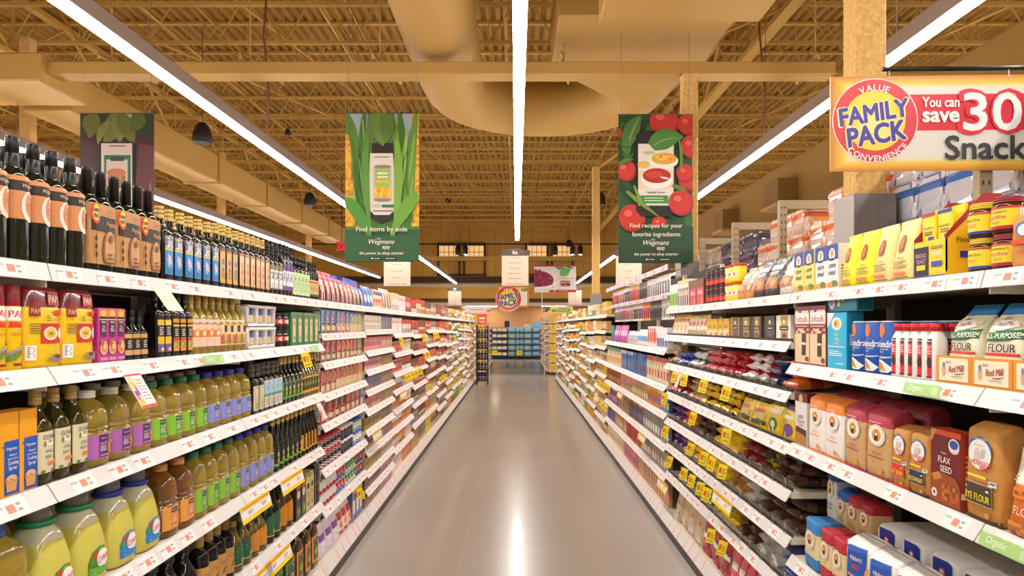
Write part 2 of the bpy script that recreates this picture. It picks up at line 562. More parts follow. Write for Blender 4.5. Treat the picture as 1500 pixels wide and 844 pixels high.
# columns with rough fireproofing and metal wraps
M_FIRE = noise_mat('fireproofing', 'C79A52', 'E3B873', 38, .9, 0.8, detail=6)
M_STEEL = noise_mat('brushed_steel', '857C76', '9A918A', 3.0, .32, 0, .42, (60, 60, 1.2), 5, .5, .85)
def column(x, y, wrap=True, w=.094, top=6.44):
    mb = MB(); mb.box(x - w, x + w, y - w, y + w, 0, top, M_FIRE, .012)
    c = structure('column', mb, 'square column coated in rough yellow fireproofing')
    if wrap:
        g = MB(); g.box(x - .133, x + .133, y - .133, y + .133, .02, 2.365, M_STEEL, .004)
        s = g.build('column_wrap', c); s['label'] = 'brushed steel wrap around the column foot'
for cx, cy in ((2.2, 4.42), (2.19, 8.87), (2.03, 17.8), (-8.3, 11.9), (-8.3, 19.7), (-8.3, 28.0)):
    column(cx, cy, top=4.74 if cy == 8.87 else 4.97 if cy == 4.42 else 5.6 if cy == 17.8 else 6.44)

mb = MB(); mb.bar((2.03, 17.8, 5.55), (3.6, 17.8, 6.68), .07, M_JOIST); structure('ceiling_brace', mb, 'sloping strut from the far column up to the roof joists')
# ------------------------------------------------------------------ air ducts
def duct(name, mb, label, cat='duct', group=None):
    return tag(mb.build(name), label, cat, group)
# spiral duct with a U bend
mb = MB(); n = 28; r = .49; ZC = 5.5; XL, XR, YC = -1.02, 1.98, 11.2
path = [(XL, y) for y in [-6 + .09 * i for i in range(int((YC + 6) / .09) + 1)]]
path[-1] = (XL, YC)
RB = (XR - XL) / 2
path += [((XL + XR) / 2 - RB * math.cos(t), YC + RB * math.sin(t)) for t in [math.pi * i / 44 for i in range(1, 45)]]
L = []
for i, (px, py) in enumerate(path):
    a, b = path[max(0, i - 1)], path[min(len(path) - 1, i + 1)]
    dx, dy = b[0] - a[0], b[1] - a[1]; l = math.hypot(dx, dy); nx, ny = dy / l, -dx / l
    rr = r + (.016 if i % 2 and py < YC - .05 and px < 0 else 0)
    L.append([mb.vert((px + nx * rr * math.cos(2 * math.pi * k / n), py + ny * rr * math.cos(2 * math.pi * k / n), ZC + rr * math.sin(2 * math.pi * k / n))) for k in range(n)])
for i in range(len(L) - 1):
    for k in range(n):
        mb.face((L[i][k], L[i][(k + 1) % n], L[i + 1][(k + 1) % n], L[i + 1][k]), M_DUCT, True)
U = duct('spiral_duct', mb, 'round ribbed duct bending in a wide U under the roof')
# transition from the round bend to the rectangular trunk
mb = MB(); ra = []; rb = []
for k in range(n):
    t = 2 * math.pi * (k + .5) / n
    ra.append(mb.vert((XR + r * math.cos(t), YC, ZC + r * math.sin(t))))
    c, s = math.cos(t), math.sin(t)
    rb.append(mb.vert((1.55 + 1.05 * math.copysign(abs(c) ** .25, c), YC - 1.1, 5.55 + .36 * math.copysign(abs(s) ** .25, s))))
for k in range(n): mb.face((ra[k], ra[(k + 1) % n], rb[(k + 1) % n], rb[k]), M_DUCT, True)
kid(mb.build('duct_transition'), U)
mb = MB(); mb.box(.5, 2.6, 8.2, YC - 1.1, 5.19, 5.91, M_DUCT, .01)
t1 = duct('rectangular_duct', mb, 'wide flat duct box joining the end of the round bend')
mb = MB(); mb.box(.93, 2.75, 3.0, 7.9, 4.98, 5.75, M_DUCT, .02)
duct('rectangular_duct', mb, 'lower flat duct box hanging nearest above the aisle')
mb = MB(); mb.box(-9.5, 4.05, 8.86, 9.16, 4.75, 4.905, M_DUCT, .008)
g = duct('cable_trough', mb, 'long tan trough crossing the whole ceiling above the lights', 'trough')
for xx in (-5.2, -3.42, -1.75, .62, 3.85):
    m2 = MB(); m2.tube([(xx - .05, 8.8, 4.92), (xx - .05, 8.8, 4.99), (xx + .12, 9.9, 4.99)], .022, M_JOIST, 5); m2.tube([(xx, 9.0, 4.9), (xx, 9.0, 5.18 if xx == .62 else 6.7)], .008, M_JOIST, 5)
    kid(m2.build('hanger'), g)
mb = MB(); mb.box(-9.9, -5.95, 8.75, 9.75, 4.62, 4.98, M_DUCT, .02); duct('duct_elbow', mb, 'flared duct fitting where the trough meets the long side duct')
mb = MB(); mb.box(-7.05, -6.35, 10.0, 26.0, 4.62, 5.2, M_DUCT, .02)
d = duct('rectangular_duct', mb, 'long rectangular duct running back above the side aisle of the oils')
for k in range(5):
    m2 = MB(); yy = 12 + k * 2.9; m2.box(-7.09, -6.31, yy, yy + .06, 4.58, 5.24, M_DUCT); kid(m2.build('duct_flange'), d)
mb = MB(); mb.box(5.6, 6.9, 7.0, 37.0, 3.95, 4.95, mat('8E6A2C', .7), .02)
d = duct('rectangular_duct', mb, 'deep tan duct running back above the storage racks')
for yy in (13.9, 17.6, 24.0):
    m2 = MB(); m2.box(5.2, 5.6, yy, yy + .8, 4.0, 4.5, mat('7E5C26', .7)); m2.box(5.15, 5.62, yy - .04, yy + .84, 3.94, 4.0, M_DUCT); kid(m2.build('air_register'), d)
# conduits and hanging cords
for k, (x, y, z0) in enumerate(((-3.45, 9.7, 4.16), (3.35, 9.5, 4.16), (-7.4, 8.2, 4.0))):
    mb = MB(); mb.tube([(x, y, z0), (x + .02, y, 4.8), (x - .05, y, 5.6), (x + .03, y, 6.7)], .014, mat('8C4A34', .5), 6)
    tag(mb.build('power_cord'), ['reddish power cord dropping to the light strip over the oils aisle', 'reddish power cord dropping to the light strip beside the storage racks', 'reddish power cord dropping behind the dark oil bottles'][k], 'cord')

# ------------------------------------------------------------------ light strips
M_HOUS = mat('A39690', 0.55)
def light_strip(x, ya, yb, label, top=lambda y: 2.75):
    root = empty('light_strip', (x, (ya + yb) / 2, 3.95)); tag(root, label, 'ceiling light', 'long light strips over the aisles')
    h = (yb - ya) / 2
    mb = MB(); mb.box(-.055, .055, -h, h, .035, .185, M_HOUS, .006); kid(mb.build('housing'), root)
    mb = MB(); k = int((yb - ya) / 1.22)
    m = bpy.data.materials.get('strip_glow') or bpy.data.materials.new('strip_glow')
    m.use_nodes = True
    b = m.node_tree.nodes['Principled BSDF']; b.inputs['Base Color'].default_value = (.9, .9, .9, 1)
    b.inputs['Emission Color'].default_value = LAMP_COLOR; b.inputs['Emission Strength'].default_value = LAMP_DOWN
    pr = [(-.056, .034), (-.056, .006), (-.046, -.004), (.046, -.004), (.056, .006), (.056, .034)]
    V = [[mb.vert((px, -h + 2 * h * i / k, pz)) for px, pz in pr] for i in range(k + 1)]
    for i in range(k):
        for j in range(len(pr)):
            q = (j + 1) % len(pr); mb.face((V[i][j], V[i][q], V[i + 1][q], V[i + 1][j]), m)
    mb.face(V[0], m); mb.face(V[-1][::-1], m)
    kid(mb.build('diffuser'), root)
    mb = MB()
    mu = bpy.data.materials.get('strip_uplight') or bpy.data.materials.new('strip_uplight')  # unseen glow added on top of the housing to light the roof deck
    mu.use_nodes = True
    b = mu.node_tree.nodes['Principled BSDF']
    b.inputs['Emission Color'].default_value = LAMP_COLOR; b.inputs['Emission Strength'].default_value = UP_FILL
    for i in range(k):
        a0, a1 = -h + 2 * h * i / k + .03, -h + 2 * h * (i + 1) / k - .03
        mb.box(-.03, .03, a0, a1, .186, .190, mu)
    kid(mb.build('uplight_lens'), root)
    for i in range(int((yb - ya) / 3.66) + 1):
        yy = -h + .4 + i * 3.66
        if yy < h:
            mb = MB(); mb.tube([(0, yy, .18), (0, yy, top(yy + (ya + yb) / 2))], .004, mat('6B5A48', .5), 4); kid(mb.build('suspension_wire'), root)
    return root
light_strip(0.03, -5.5, 19.5, 'light strip over the middle of the aisle, ending before the back wall', lambda y: .93 if y < 13 else 2.75)
light_strip(-3.4, -5.5, 39.4, 'light strip over the next aisle behind the oil bottles, passing the green leek banner')
light_strip(3.4, -5.5, 39.2, 'light strip on the storage rack side, passing behind the tomato banner')
light_strip(-6.8, -5.5, 34.8, 'light strip two aisles over, seen just above the oil bottles', lambda y: .66 if 8.7 < y else 2.75)
light_strip(7.3, -5.5, 34.8, 'light strip two aisles over, behind the storage racks')
light_strip(-10.2, -5.5, 34.8, 'light strip farthest over on the oil side')
light_strip(10.2, -5.5, 34.8, 'light strip farthest over on the rack side')

# ------------------------------------------------------------------ shelving
BAY = 1.2192
B0 = 0.516                                                   # near end of the first bay
M_RAIL = mat('DCD6D2', .45)
M_BOARD = mat('D9CDB8', .5)
M_BACK = mat('40352B', .7)
M_KICK = mat('3B2F28', .5)
M_SALM = 'F08A72'
def board_mesh(depth=.44):
    mb = MB(); mb.box(-BAY / 2 + .002, BAY / 2 - .002, .014, depth, -.028, 0, M_BOARD, .003); return mb
def bracket_mesh():
    mb = MB(); x = -BAY / 2 + .004
    P = [(.02, -.03), (.02, -.055), (.44, -.062), (.44, -.03)]
    a = [mb.vert((x, p, q)) for p, q in P]; b = [mb.vert((x + .006, p, q)) for p, q in P]
    mb.face(a, M_BOARD); mb.face(b[::-1], M_BOARD)
    for i in range(4): mb.face((a[i], a[(i + 1) % 4], b[(i + 1) % 4], b[i]), M_BOARD)
    return mb
def rail_mesh(tilt, pattern):
    """slanted price channel; pattern = list of (x0, x1, material) along it"""
    mb = MB(); y0, z0, y1, z1 = .013, .004, .013 - tilt, -.040
    xs = sorted({-BAY / 2 + .003, BAY / 2 - .003} | {a for p in pattern for a in p[:2]})
    F = [(mb.vert((x, y0, z0)), mb.vert((x, y1, z1)), mb.vert((x, y1 + .006, z1)), mb.vert((x, y0 + .006, z0))) for x in xs]
    for p, q, xa, xb in zip(F, F[1:], xs, xs[1:]):
        m = M_RAIL
        for (a, b, mm) in pattern:
            if xa >= a - 1e-6 and xb <= b + 1e-6: m = mm
        mb.face((p[0], q[0], q[1], p[1]), m)
        mb.face((p[1], q[1], q[2], p[2]), M_RAIL); mb.face((p[2], q[2], q[3], p[3]), M_RAIL); mb.face((p[3], q[3], q[0], p[0]), M_RAIL)
    mb.face(F[0], M_RAIL); mb.face(F[-1][::-1], M_RAIL)
    return mb
def price_label_mesh(tilt, seed):
    """paper price label: white card with a salmon square and printed price lines, one surface"""
    R = random.Random(seed); mb = MB(); n = Vector((0, -.044, -tilt)).normalized(); o = n * .0012
    cols = [(-.05, -.022), (-.022, -.014), (-.014, .012), (.012, .018), (.018, .032), (.032, .05)]
    rows = [(.06, .30), (.30, .42), (.42, .58), (.58, .70), (.70, .94)]
    G = {}
    xs = [c[0] for c in cols] + [cols[-1][1]]; ts = [r_[0] for r_ in rows] + [rows[-1][1]]
    for i, x in enumerate(xs):
        for j, t in enumerate(ts):
            G[i, j] = mb.vert((x, .013 - tilt * t + o.y, .004 - .044 * t + o.z))
    for i in range(len(cols)):
        for j in range(len(rows)):
            c = 'EAE5E1'
            if i == 2 and 1 <= j <= 3: c = M_SALM
            elif i == 0 and j in (1,): c = 'B8B2AC'
            elif i == 4 and j in (1, 3): c = 'A09A94'
            mb.face((G[i, j], G[i + 1, j], G[i + 1, j + 1], G[i, j + 1]), mat(c, .5))
    return mb

_proto = {}
def once(key, make):
    if key not in _proto:
        _proto[key] = make(); return _proto[key], True
    return _proto[key], False

def share(key, name, maker, parent, loc=(0, 0, 0)):
    """a child whose mesh is shared between all its copies"""
    if key not in _proto:
        o = maker().build(name); _proto[key] = o.data
    else:
        o = bpy.data.objects.new(name, _proto[key]); COL.objects.link(o)
    o.parent = parent; o.location = loc
    KIDS.setdefault(parent.name, []).append(o)
    return o

def far_pattern(seed, red=False):
    R = random.Random(seed); P = []
    x = -.55
    while x < .5:
        x += R.uniform(.1, .22)
        P.append((x, x + .020, mat('F0A594', .5)))
    return P

ORD = ['zeroth', 'first', 'second', 'third', 'fourth', 'fifth', 'sixth', 'seventh', 'eighth', 'ninth', 'tenth', 'eleventh', 'twelfth', 'thirteenth', 'fourteenth', 'fifteenth',
       'sixteenth', 'seventeenth', 'eighteenth', 'nineteenth', 'twentieth']
TENS = {2: 'twenty', 3: 'thirty', 4: 'forty'}
def ordinal(n):
    return ORD[n] if n <= 20 else (TENS[n // 10] + '-' + ORD[n % 10] if n % 10 else {30: 'thirtieth', 40: 'fortieth'}[n])

XF = 1.15
def shelving(side, i, zs, label, depth=.44, tilt=.012, near=False, top=None, seed=0, x=XF, y0=None, deck=.14, wire=False, rail_cols=None):
    yc = (B0 + BAY * (i + .5)) if y0 is None else y0 + BAY / 2
    root = empty('shelving_bay', (side * x, yc, 0), -side * math.pi / 2)
    tag(root, label, 'shelving', 'shelving bays along the aisle')
    top = top or max(zs) + .02
    share(('back', round(top, 3)), 'back_panel', lambda: _b(-BAY / 2 + .001, BAY / 2 - .001, .46, .475, .1, top, M_BACK), root)
    share(('kick',), 'kick_plate', lambda: _b(-BAY / 2, BAY / 2, -.03, .0, .0, .062, M_KICK), root)
    share(('deck',), 'base_deck', lambda: _b(-BAY / 2 + .001, BAY / 2 - .001, .0, .46, .07, deck, M_BOARD), root)
    def slope():
        m = MB(); P = [(-.035, .064), (-.037, .072), (.002, .144), (.004, .132)]
        rp = far_pattern(77)
        xs = sorted({-BAY / 2 + .002, BAY / 2 - .002} | {a for p in rp for a in p[:2]})
        F = [[m.vert((xx, a, b)) for a, b in P] for xx in xs]
        for p, q, xa, xb in zip(F, F[1:], xs, xs[1:]):
            mm = M_RAIL
            for (a, b, c) in rp:
                if xa >= a - 1e-6 and xb <= b + 1e-6: mm = c
            for k in range(4): m.face((p[k], q[k], q[(k + 1) % 4], p[(k + 1) % 4]), mm if k == 1 else M_RAIL)
        m.face(F[0], M_RAIL); m.face(F[-1][::-1], M_RAIL)
        return m
    share(('baserail',), 'base_price_rail', slope, root)
    for s in (-1, 1):
        share(('post', s, round(top, 3)), 'upright', lambda: _b(s * (BAY / 2 - .018) - .015, s * (BAY / 2 - .018) + .015, .43, .459, .08, top, M_BOARD), root)
    R = random.Random(seed * 31 + i)
    for k, z in enumerate(sorted(zs, reverse=True)):
        sh = share(('shelf', depth), 'shelf', lambda: board_mesh(depth), root, (0, 0, z))
        tl = tilt if z > 1.5 else tilt + .016
        if near:
            share(('rail', tl), 'price_rail', lambda: rail_mesh(tl, []), sh)
            share(('bracket',), 'bracket', bracket_mesh, sh)
            xx = -BAY / 2 + R.uniform(.07, .16)
            while xx < BAY / 2 - .06:
                share(('plabel', tl), 'price_label', lambda: price_label_mesh(tl, 1), sh, (xx, 0, 0))
                xx += R.choice((.13, .17, .21, .3)) * (1.0 if near == 1 else 1.2)
        else:
            v = (seed + k + i) % 4
            share(('frail', tl, v, rail_cols), 'price_rail', lambda: rail_mesh(tl, far_pattern(v)), sh)
            share(('bracket',), 'bracket', bracket_mesh, sh)
        if wire and z < 1.6:
            def wm():
                m = MB(); m.box(-BAY / 2 + .004, BAY / 2 - .004, .016, .022, .002, .016, mat('3A3634', .4, .5))
                return m
            share(('wire',), 'shelf_lip', wm, sh)
            if z < 1.45:
                for q in range(8):
                    def dm():
                        m = MB(); m.tube([(-.012, .012, .002), (-.012, .012, .046), (.012, .012, .046), (.012, .012, .002)], .0018, mat('B8B2AC', .3, .8), 4); return m
                    share(('wirediv',), 'wire_divider', dm, sh, (-BAY / 2 + .08 + q * .152, 0, 0))
    return root
def _b(x0, x1, y0, y1, z0, z1, m, c=0):
    mb = MB(); mb.box(x0, x1, y0, y1, z0, z1, m, c); return mb
# ------------------------------------------------------------------ product builders: front faces -y, base at z = 0, origin at the base centre
def bottle(name, w, h, prof, glass, cap=None, label=(), p=2.0, d=None, n=16, flat=False, lname='label', rough=.4, extra=None, mf=None):
    d = d or w
    rings = [(q[0] * h, q[1] * w / 2, q[1] * d / 2, q[2] if len(q) > 2 else p, 0, 0) for q in prof]
    mb = MB(); mb.loft(rings, n, mf or glass)
    root = mb.build(name)
    if cap:
        z0, z1, rr, m = cap[:4]
        mb = MB(); a = rr * w / 2
        rg = [(z0 * h, a * .97, a * .97, 2, 0, 0), (z0 * h + .002, a, a, 2, 0, 0)]
        if len(cap) > 4:
            for k in range(cap[4]):
                zz = z0 + (z1 - z0) * (k + 1) / (cap[4] + 1)
                rg += [(zz * h - .0008, a, a, 2, 0, 0), (zz * h, a * .93, a * .93, 2, 0, 0), (zz * h + .0008, a, a, 2, 0, 0)]
        rg += [(z1 * h - .002, a, a, 2, 0, 0), (z1 * h, a * .9, a * .9, 2, 0, 0)]
        mb.loft(rg, 14, m)
        kid(mb.build('cap'), root)
    if label:
        sk = Skin(rings); mb = MB()
        art(mb, label, w, h, sk.flat if flat else sk.wrap, .0008, .0003, rough, cols=7)
        kid(mb.build(lname, recalc=False), root)
    if extra: extra(root, rings)
    return root, d

def carton(name, w, d, h, col, ops=(), side=(), top=None, c=.0015, rough=.42, topops=()):
    mb = MB(); mb.box(-w / 2, w / 2, -d / 2, d / 2, 0, h, mat(col, rough), c, top=mat(top, rough) if top else None)
    root = mb.build(name)
    if ops or side:
        mb = MB()
        art(mb, ops, w, h, flat_front(-d / 2), .0005, .0002, rough)
        if side:
            art(mb, side, d, h, lambda u, v, o: (-w / 2 - o, -u, v), .0005, .0002, rough)
            art(mb, side, d, h, lambda u, v, o: (w / 2 + o, u, v), .0005, .0002, rough)
        kid(mb.build('printed_front', recalc=False), root)
    return root, d

def pouch(name, w, d, h, mf, ops=(), crimp=True, jit=.0015, rough=.35, n=20, lean=0.0, seed=3, fit=.9):
    """stand-up pouch: deep base, thin sealed top"""
    rings = [(0, w * .47, d * .45, 5, 0, 0), (.012, w * .5, d * .5, 5, 0, 0), (h * .3, w * .495, d * .48, 3.6, 0, 0), (h * .6, w * .485, d * .38, 3, 0, lean * .4), (h * .82, w * .48, d * .2, 2.6, 0, lean * .7),
             (h * .92, w * .485, d * .06, 2.4, 0, lean * .9), (h, w * .485, d * .03, 2.4, 0, lean)]
    mb = MB(); mb.loft(rings, n, mf, jit=jit, seed=seed); root = mb.build(name); crumple(root)
    if ops:
        mb = MB(); art(mb, ops, w, h, Skin(rings).flat, .003, .0003, rough, cols=7); kid(mb.build('printed_front', recalc=False), root)
    return root, d

def paper_bag(name, w, d, h, mf, ops=(), jit=.0018, seed=5, rough=.6, fold=True, n=24, side=()):
    """block bottomed paper flour bag with a folded top"""
    rings = [(0, w * .475, d * .47, 8, 0, 0), (.008, w * .49, d * .49, 8, 0, 0), (h * .25, w * .5, d * .51, 7, 0, 0), (h * .5, w * .497, d * .505, 7, 0, 0), (h * .75, w * .492, d * .49, 7, 0, 0), (h * .90, w * .485, d * .47, 7, 0, 0)]
    if fold: rings += [(h * .935, w * .478, d * .42, 7, 0, .002), (h * .965, w * .474, d * .30, 6, 0, d * .05), (h, w * .47, d * .12, 6, 0, d * .12)]
    else: rings += [(h * .97, w * .48, d * .46, 7, 0, 0), (h, w * .46, d * .42, 7, 0, 0)]
    mb = MB(); mb.loft(rings, n, mf, jit=jit, seed=seed); root = mb.build(name); crumple(root)
    if ops:
        mb = MB(); art(mb, ops, w, h, Skin(rings).flat, .0028, .0003, rough, cols=7)
        if side:
            art(mb, side, d, h, lambda u, v, o: (-w * .5 - .002 - o, -u, v), .0005, .0002, rough)
            art(mb, side, d, h, lambda u, v, o: (w * .5 + .002 + o, u, v), .0005, .0002, rough)
        kid(mb.build('printed_front', recalc=False), root)
    return root, d

def lying_bag(name, w, L, t, mf, seed=1, jit=.003, n=14, droop=.0):
    """sealed pillow bag lying flat, one crimped end towards the aisle"""
    rings = []
    for s, k, e in ((0, .10, 0), (.035, .14, 0), (.045, .42, .1), (.14, .88, .3), (.35, 1, .5), (.65, 1, .5), (.86, .7, .5), (.94, .22, .5), (1, .12, .5)):
        rings.append((s * L, w * (.5 if k < .5 else .47), t * .5 * k, 2.5, 0, 0))
    mb = MB(); mb.loft(rings, n, mf, jit=jit, seed=seed)
    mb.v = [(x, z - L / 2, y + t / 2 - (droop * max(0, 1 - z / (L * .35)) ** 2)) for x, y, z in mb.v]
    o = mb.build(name); crumple(o, 34, .5, .01)
    return o, L

def bands(hs, ring_z, default):
    """material by height: hs = [(z_top, colour)]"""
    def f(i, j):
        z = (ring_z[i] + ring_z[min(i + 1, len(ring_z) - 1)]) / 2
        for zt, c in hs:
            if z <= zt: return mat(c, .45) if isinstance(c, str) else c
        return mat(default, .45) if isinstance(default, str) else default
    return f

def tin(name, w, h, lid, cols, ops=(), n=14, lidm=None):
    """can or canister: printed wall in colour bands, rimmed lid"""
    zs = [0, .02] + [c[0] for c in cols]
    rings = [(0, w * .48, w * .48, 2, 0, 0), (h * .03, w * .5, w * .5, 2, 0, 0)] + [(h * c[0], w * .5, w * .5, 2, 0, 0) for c in cols]
    mb = MB(); mb.loft(rings, n, lambda i, j: mat(cols[max(0, i - 1)][1], .35) if i > 0 else mat(cols[0][1], .35))
    root = mb.build(name)
    if lid:
        mb = MB(); z0 = h * cols[-1][0]; a = w * .51
        mb.loft([(z0, a, a, 2, 0, 0), (h * .99, a, a, 2, 0, 0), (h, a * .92, a * .92, 2, 0, 0), (h * .985, a * .85, a * .85, 2, 0, 0)], n, lidm or mat(lid, .35)); kid(mb.build('lid'), root)
    if ops:
        mb = MB(); art(mb, ops, w, h, Skin(rings).wrap, .0006, .0002, .35, cols=6); kid(mb.build('label', recalc=False), root)
    return root, w

def plain_box(name, w, d, h, cell, base, nx=4, nz=6, c=0):
    """small carton whose printed front is a grid of colours: cell(i, j) -> colour"""
    mb = MB()
    i0 = [mb.vert(p) for p in ((-w / 2, d / 2, 0), (w / 2, d / 2, 0), (w / 2, d / 2, h), (-w / 2, d / 2, h))]
    G = [[mb.vert((-w / 2 + w * i / nx, -d / 2, h * j / nz)) for i in range(nx + 1)] for j in range(nz + 1)]
    for j in range(nz):
        for i in range(nx): mb.face((G[j][i], G[j][i + 1], G[j + 1][i + 1], G[j + 1][i]), mat(cell(i, j), .4))
    mb.face(i0[::-1], base)
    mb.face([g[0] for g in G][::1] + [i0[3], i0[0]], base)
    mb.face([i0[1], i0[2]] + [g[nx] for g in G][::-1], base)
    mb.face(G[nz] + [i0[2], i0[3]], base); mb.face([i0[0], i0[1]] + G[0][::-1], base)
    return mb.build(name), d

# ------------------------------------------------------------------ placing
LABELS = {}
def name_it(o, label, cat, group):
    nw = lambda q: len(re.findall(r"[A-Za-z0-9][A-Za-z0-9'’]*", q))
    if nw(label) > 16: label = label.replace(' nearest ', ' ')
    if nw(label) > 16: print('LONG', nw(label), label)
    if label in LABELS and LABELS[label] != group: print('DUP', label)
    LABELS[label] = LABELS.get(label, group)
    tag(o, label, cat, group)

def YL(px): return 1199.25 / abs(756.0 - px)

def row(side, ya, yb, n, z, build, desc, where, cat, xin=1.17, jit=.003, rot=2.0, fit=.955, tail=None, lean=0, group=None, rnd_z=None, w=None):
    """n facings of one product between two distances along a shelf; build(w) -> (root, depth)"""
    pitch = (yb - ya) / n
    root, d = build(w or pitch * fit)
    R = random.Random(int(ya * 1000) + int(z * 100))
    group = group or (desc + ' ' + where)
    out = []
    for k in range(n):
        o = root if k == 0 else copy_tree(root)
        o.location = (side * (xin + d / 2 + R.uniform(0, jit)), ya + pitch * (k + .5), z + .003)
        o.rotation_euler = (0, 0, -side * math.pi / 2 + math.radians(R.uniform(-rot, rot)))
        name_it(o, (desc if n == 1 else '%s nearest %s' % (ordinal(k + 1), desc)) + ' ' + where, cat, group)
        out.append(o)
    return out

OLIVE = mat('1B1F0C', .07, trans=.25)
BLACKGL = mat('15130F', .08)
OIL = add_bump(mat('F4D048', .05, trans=.66, ior=1.38, coat=.6), 42, .55, .006)
OILD = mat('A08A30', .06, trans=.6, ior=1.38, coat=.5)
AMBER = add_bump(mat('C47E2A', .05, trans=.7, ior=1.38, coat=.6), 42, .55, .006)
LEMON = add_bump(mat('E9DC62', .12, trans=.22, ior=1.36, coat=.5), 30, .3, .004)
CLEAR = mat('E9EADC', .12, trans=.55, ior=1.3)
DKCAP = mat('17130F', .3)
GOLD = mat('C9A85A', .35, .35)
SHRINK = mat('F3ECDF', .18, trans=.0)

P_WINE = [(0, .93), (.015, 1), (.06, 1), (.60, 1), (.66, .97), (.70, .84), (.735, .58), (.76, .42), (.80, .36), (.985, .35)]
P_SQ = [(0, .92, 6), (.012, 1, 6), (.62, 1, 6), (.66, .97, 5), (.70, .75, 3.5), (.73, .46, 2.4), (.76, .36, 2), (.98, .35, 2)]
P_LOWSQ = [(0, .94, 5), (.012, 1, 5), (.50, 1, 5), (.56, .95, 4), (.64, .66, 3), (.70, .42, 2.2), (.74, .36, 2), (.98, .35, 2)]
P_SLOPE = [(0, .93), (.015, 1), (.42, 1), (.52, .95), (.62, .78), (.70, .55), (.76, .42), (.985, .37)]
P_JUG = [(0, .86, 3.2), (.02, .97, 3.4), (.06, 1, 3.4), (.435, 1, 3.4), (.45, .92, 3.2), (.465, .90, 3.2), (.48, .99, 3.2), (.495, .99, 3.2), (.51, .91, 3.2), (.525, .90, 3.2), (.545, .98, 3.2), (.58, .99, 3.0), (.70, .95, 3), (.78, .84, 2.8), (.84, .64, 2.4), (.88, .42, 2), (.90, .36, 2), (.95, .36, 2)]

def o1_dark(w):      # dark bottle, two orange labels
    ops = [('r', -.62, .335, .62, .56, 'D08A55'), ('r', -.62, .565, .62, .635, '2A2018'), ('r', -.62, .64, .62, .68, 'D08A55'),
           ('e', .12, .44, .34, .125, 'F0DCCB'), ('e', .16, .455, .24, .10, 'D08A55'), ('t', 'Italian', .14, .455, .018, '6A3A20', {'w': .4}), ('l', 0, .37, .32, .43, '8A5432', 3), ('e', .14, .53, .06, .02, 'F0DCCB'),
           ('t', 'Wegmans', .12, .60, .03, 'E9C9A0', {'i': .35, 'w': .62}), ('t', 'Wegmans', .12, .66, .016, 'F4E0CC', {'i': .35, 'w': .4})]
    return bottle('oil_bottle', w, .298, P_WINE, OLIVE, (.735, 1, .44, DKCAP, 1), ops)
def twin(w):         # shrink wrapped pair of dark bottles behind one wide label
    a = w / 4
    rings = [(q[0] * .285, q[1] * a, q[1] * a, 2, 0, 0) for q in P_WINE]
    mb = MB(); mb.loft(rings, 16, OLIVE, -a); root = mb.build('bottle_twin_pack')
    mb = MB(); mb.loft(rings, 16, OLIVE, a); kid(mb.build('second_bottle'), root)
    for s in (-a, a):
        mb = MB(); mb.loft([(.212, a * .44, a * .44, 2, 0, 0), (.28, a * .42, a * .42, 2, 0, 0), (.285, a * .46, a * .46, 2, 0, 0), (.29, a * .4, a * .4, 2, 0, 0)], 14, DKCAP, s); kid(mb.build('cap'), root)
    sl = [(.025, a * 2.01, a * 1.02, 5, 0, 0), (.188, a * 2.01, a * 1.02, 5, 0, 0)]
    mb = MB(); sk = Skin(sl)
    mb.loft([(.02, a * 2.0, a * 1.0, 5, 0, 0), (.19, a * 2.0, a * 1.0, 5, 0, 0)], 24, mat('BE8A50', .35), ends=False)
    w2 = a * 4
    art(mb, [('r', -.5, .60, .5, .82, '2B1D14'), ('r', -.5, .84, .5, .97, 'C08A50'), ('r', -.5, .825, .5, .835, 'D9B27A'), ('e', .16, .32, .26, .30, '8A5A38'), ('e', .17, .35, .19, .27, 'C89660'), ('e', -.34, .86, .135, .17, 'E23A2E'), ('e', -.34, .86, .10, .125, 'F4D23A'),
             ('t', 'FAMILY', -.34, .89, .06, '40307A', {'b': .02, 'w': .19}), ('t', 'PACK', -.34, .81, .06, '40307A', {'b': .02, 'w': .15}), ('t', 'Wegmans', .2, .71, .08, 'D9A860', {'i': .35, 'w': .4}), ('e', -.36, .48, .035, .045, '3A2A20'), ('e', -.36, .36, .035, .045, '3A2A20'), ('e', -.36, .24, .035, .045, '3A2A20'),
             ('l', .06, .12, .28, .30, '7A4A2A', 3), ('e', .17, .5, .07, .06, '7A4A2A'), ('t', 'Extra Virgin', .2, .9, .05, '7A4A2A', {'i': .3, 'w': .4})], w2, .19, lambda u, v, o: sk.flat(u, max(.025, min(.187, v)), o),   .0015, .0003, .35, 8)
    kid(mb.build('wrap_label'), root)
    return root, a * 2
def sqb(col_ops, h=.25, cap=GOLD, glass=BLACKGL, prof=P_SQ, capz=.83, name='oil_bottle', capr=.42):
    return lambda w: bottle(name, w, h, prof, glass, (capz, 1, capr, cap, 2), col_ops, flat=True, n=20)
BLUEL = [('r', -.40, .08, .40, .60, '2E8FD0'), ('n', -.40, .44, .40, .60, ['E85C9A', '7CC04A', 'F4C93A', '4A66C8', 'E8E4F0', 'D8442E', '3AA6B0'], 6, 7, 3), ('r', -.40, .405, .40, .43, 'F2C23A'), ('p', [(-.2, .36), (.12, .32), (.26, .2), (-.08, .24)], 'E8C2C8'), ('p', [(-.3, .3), (-.1, .31), (.05, .16), (-.12, .18)], 'C9B8D8'), ('l', -.34, .10, .34, .17, '1E66A8', 3)]
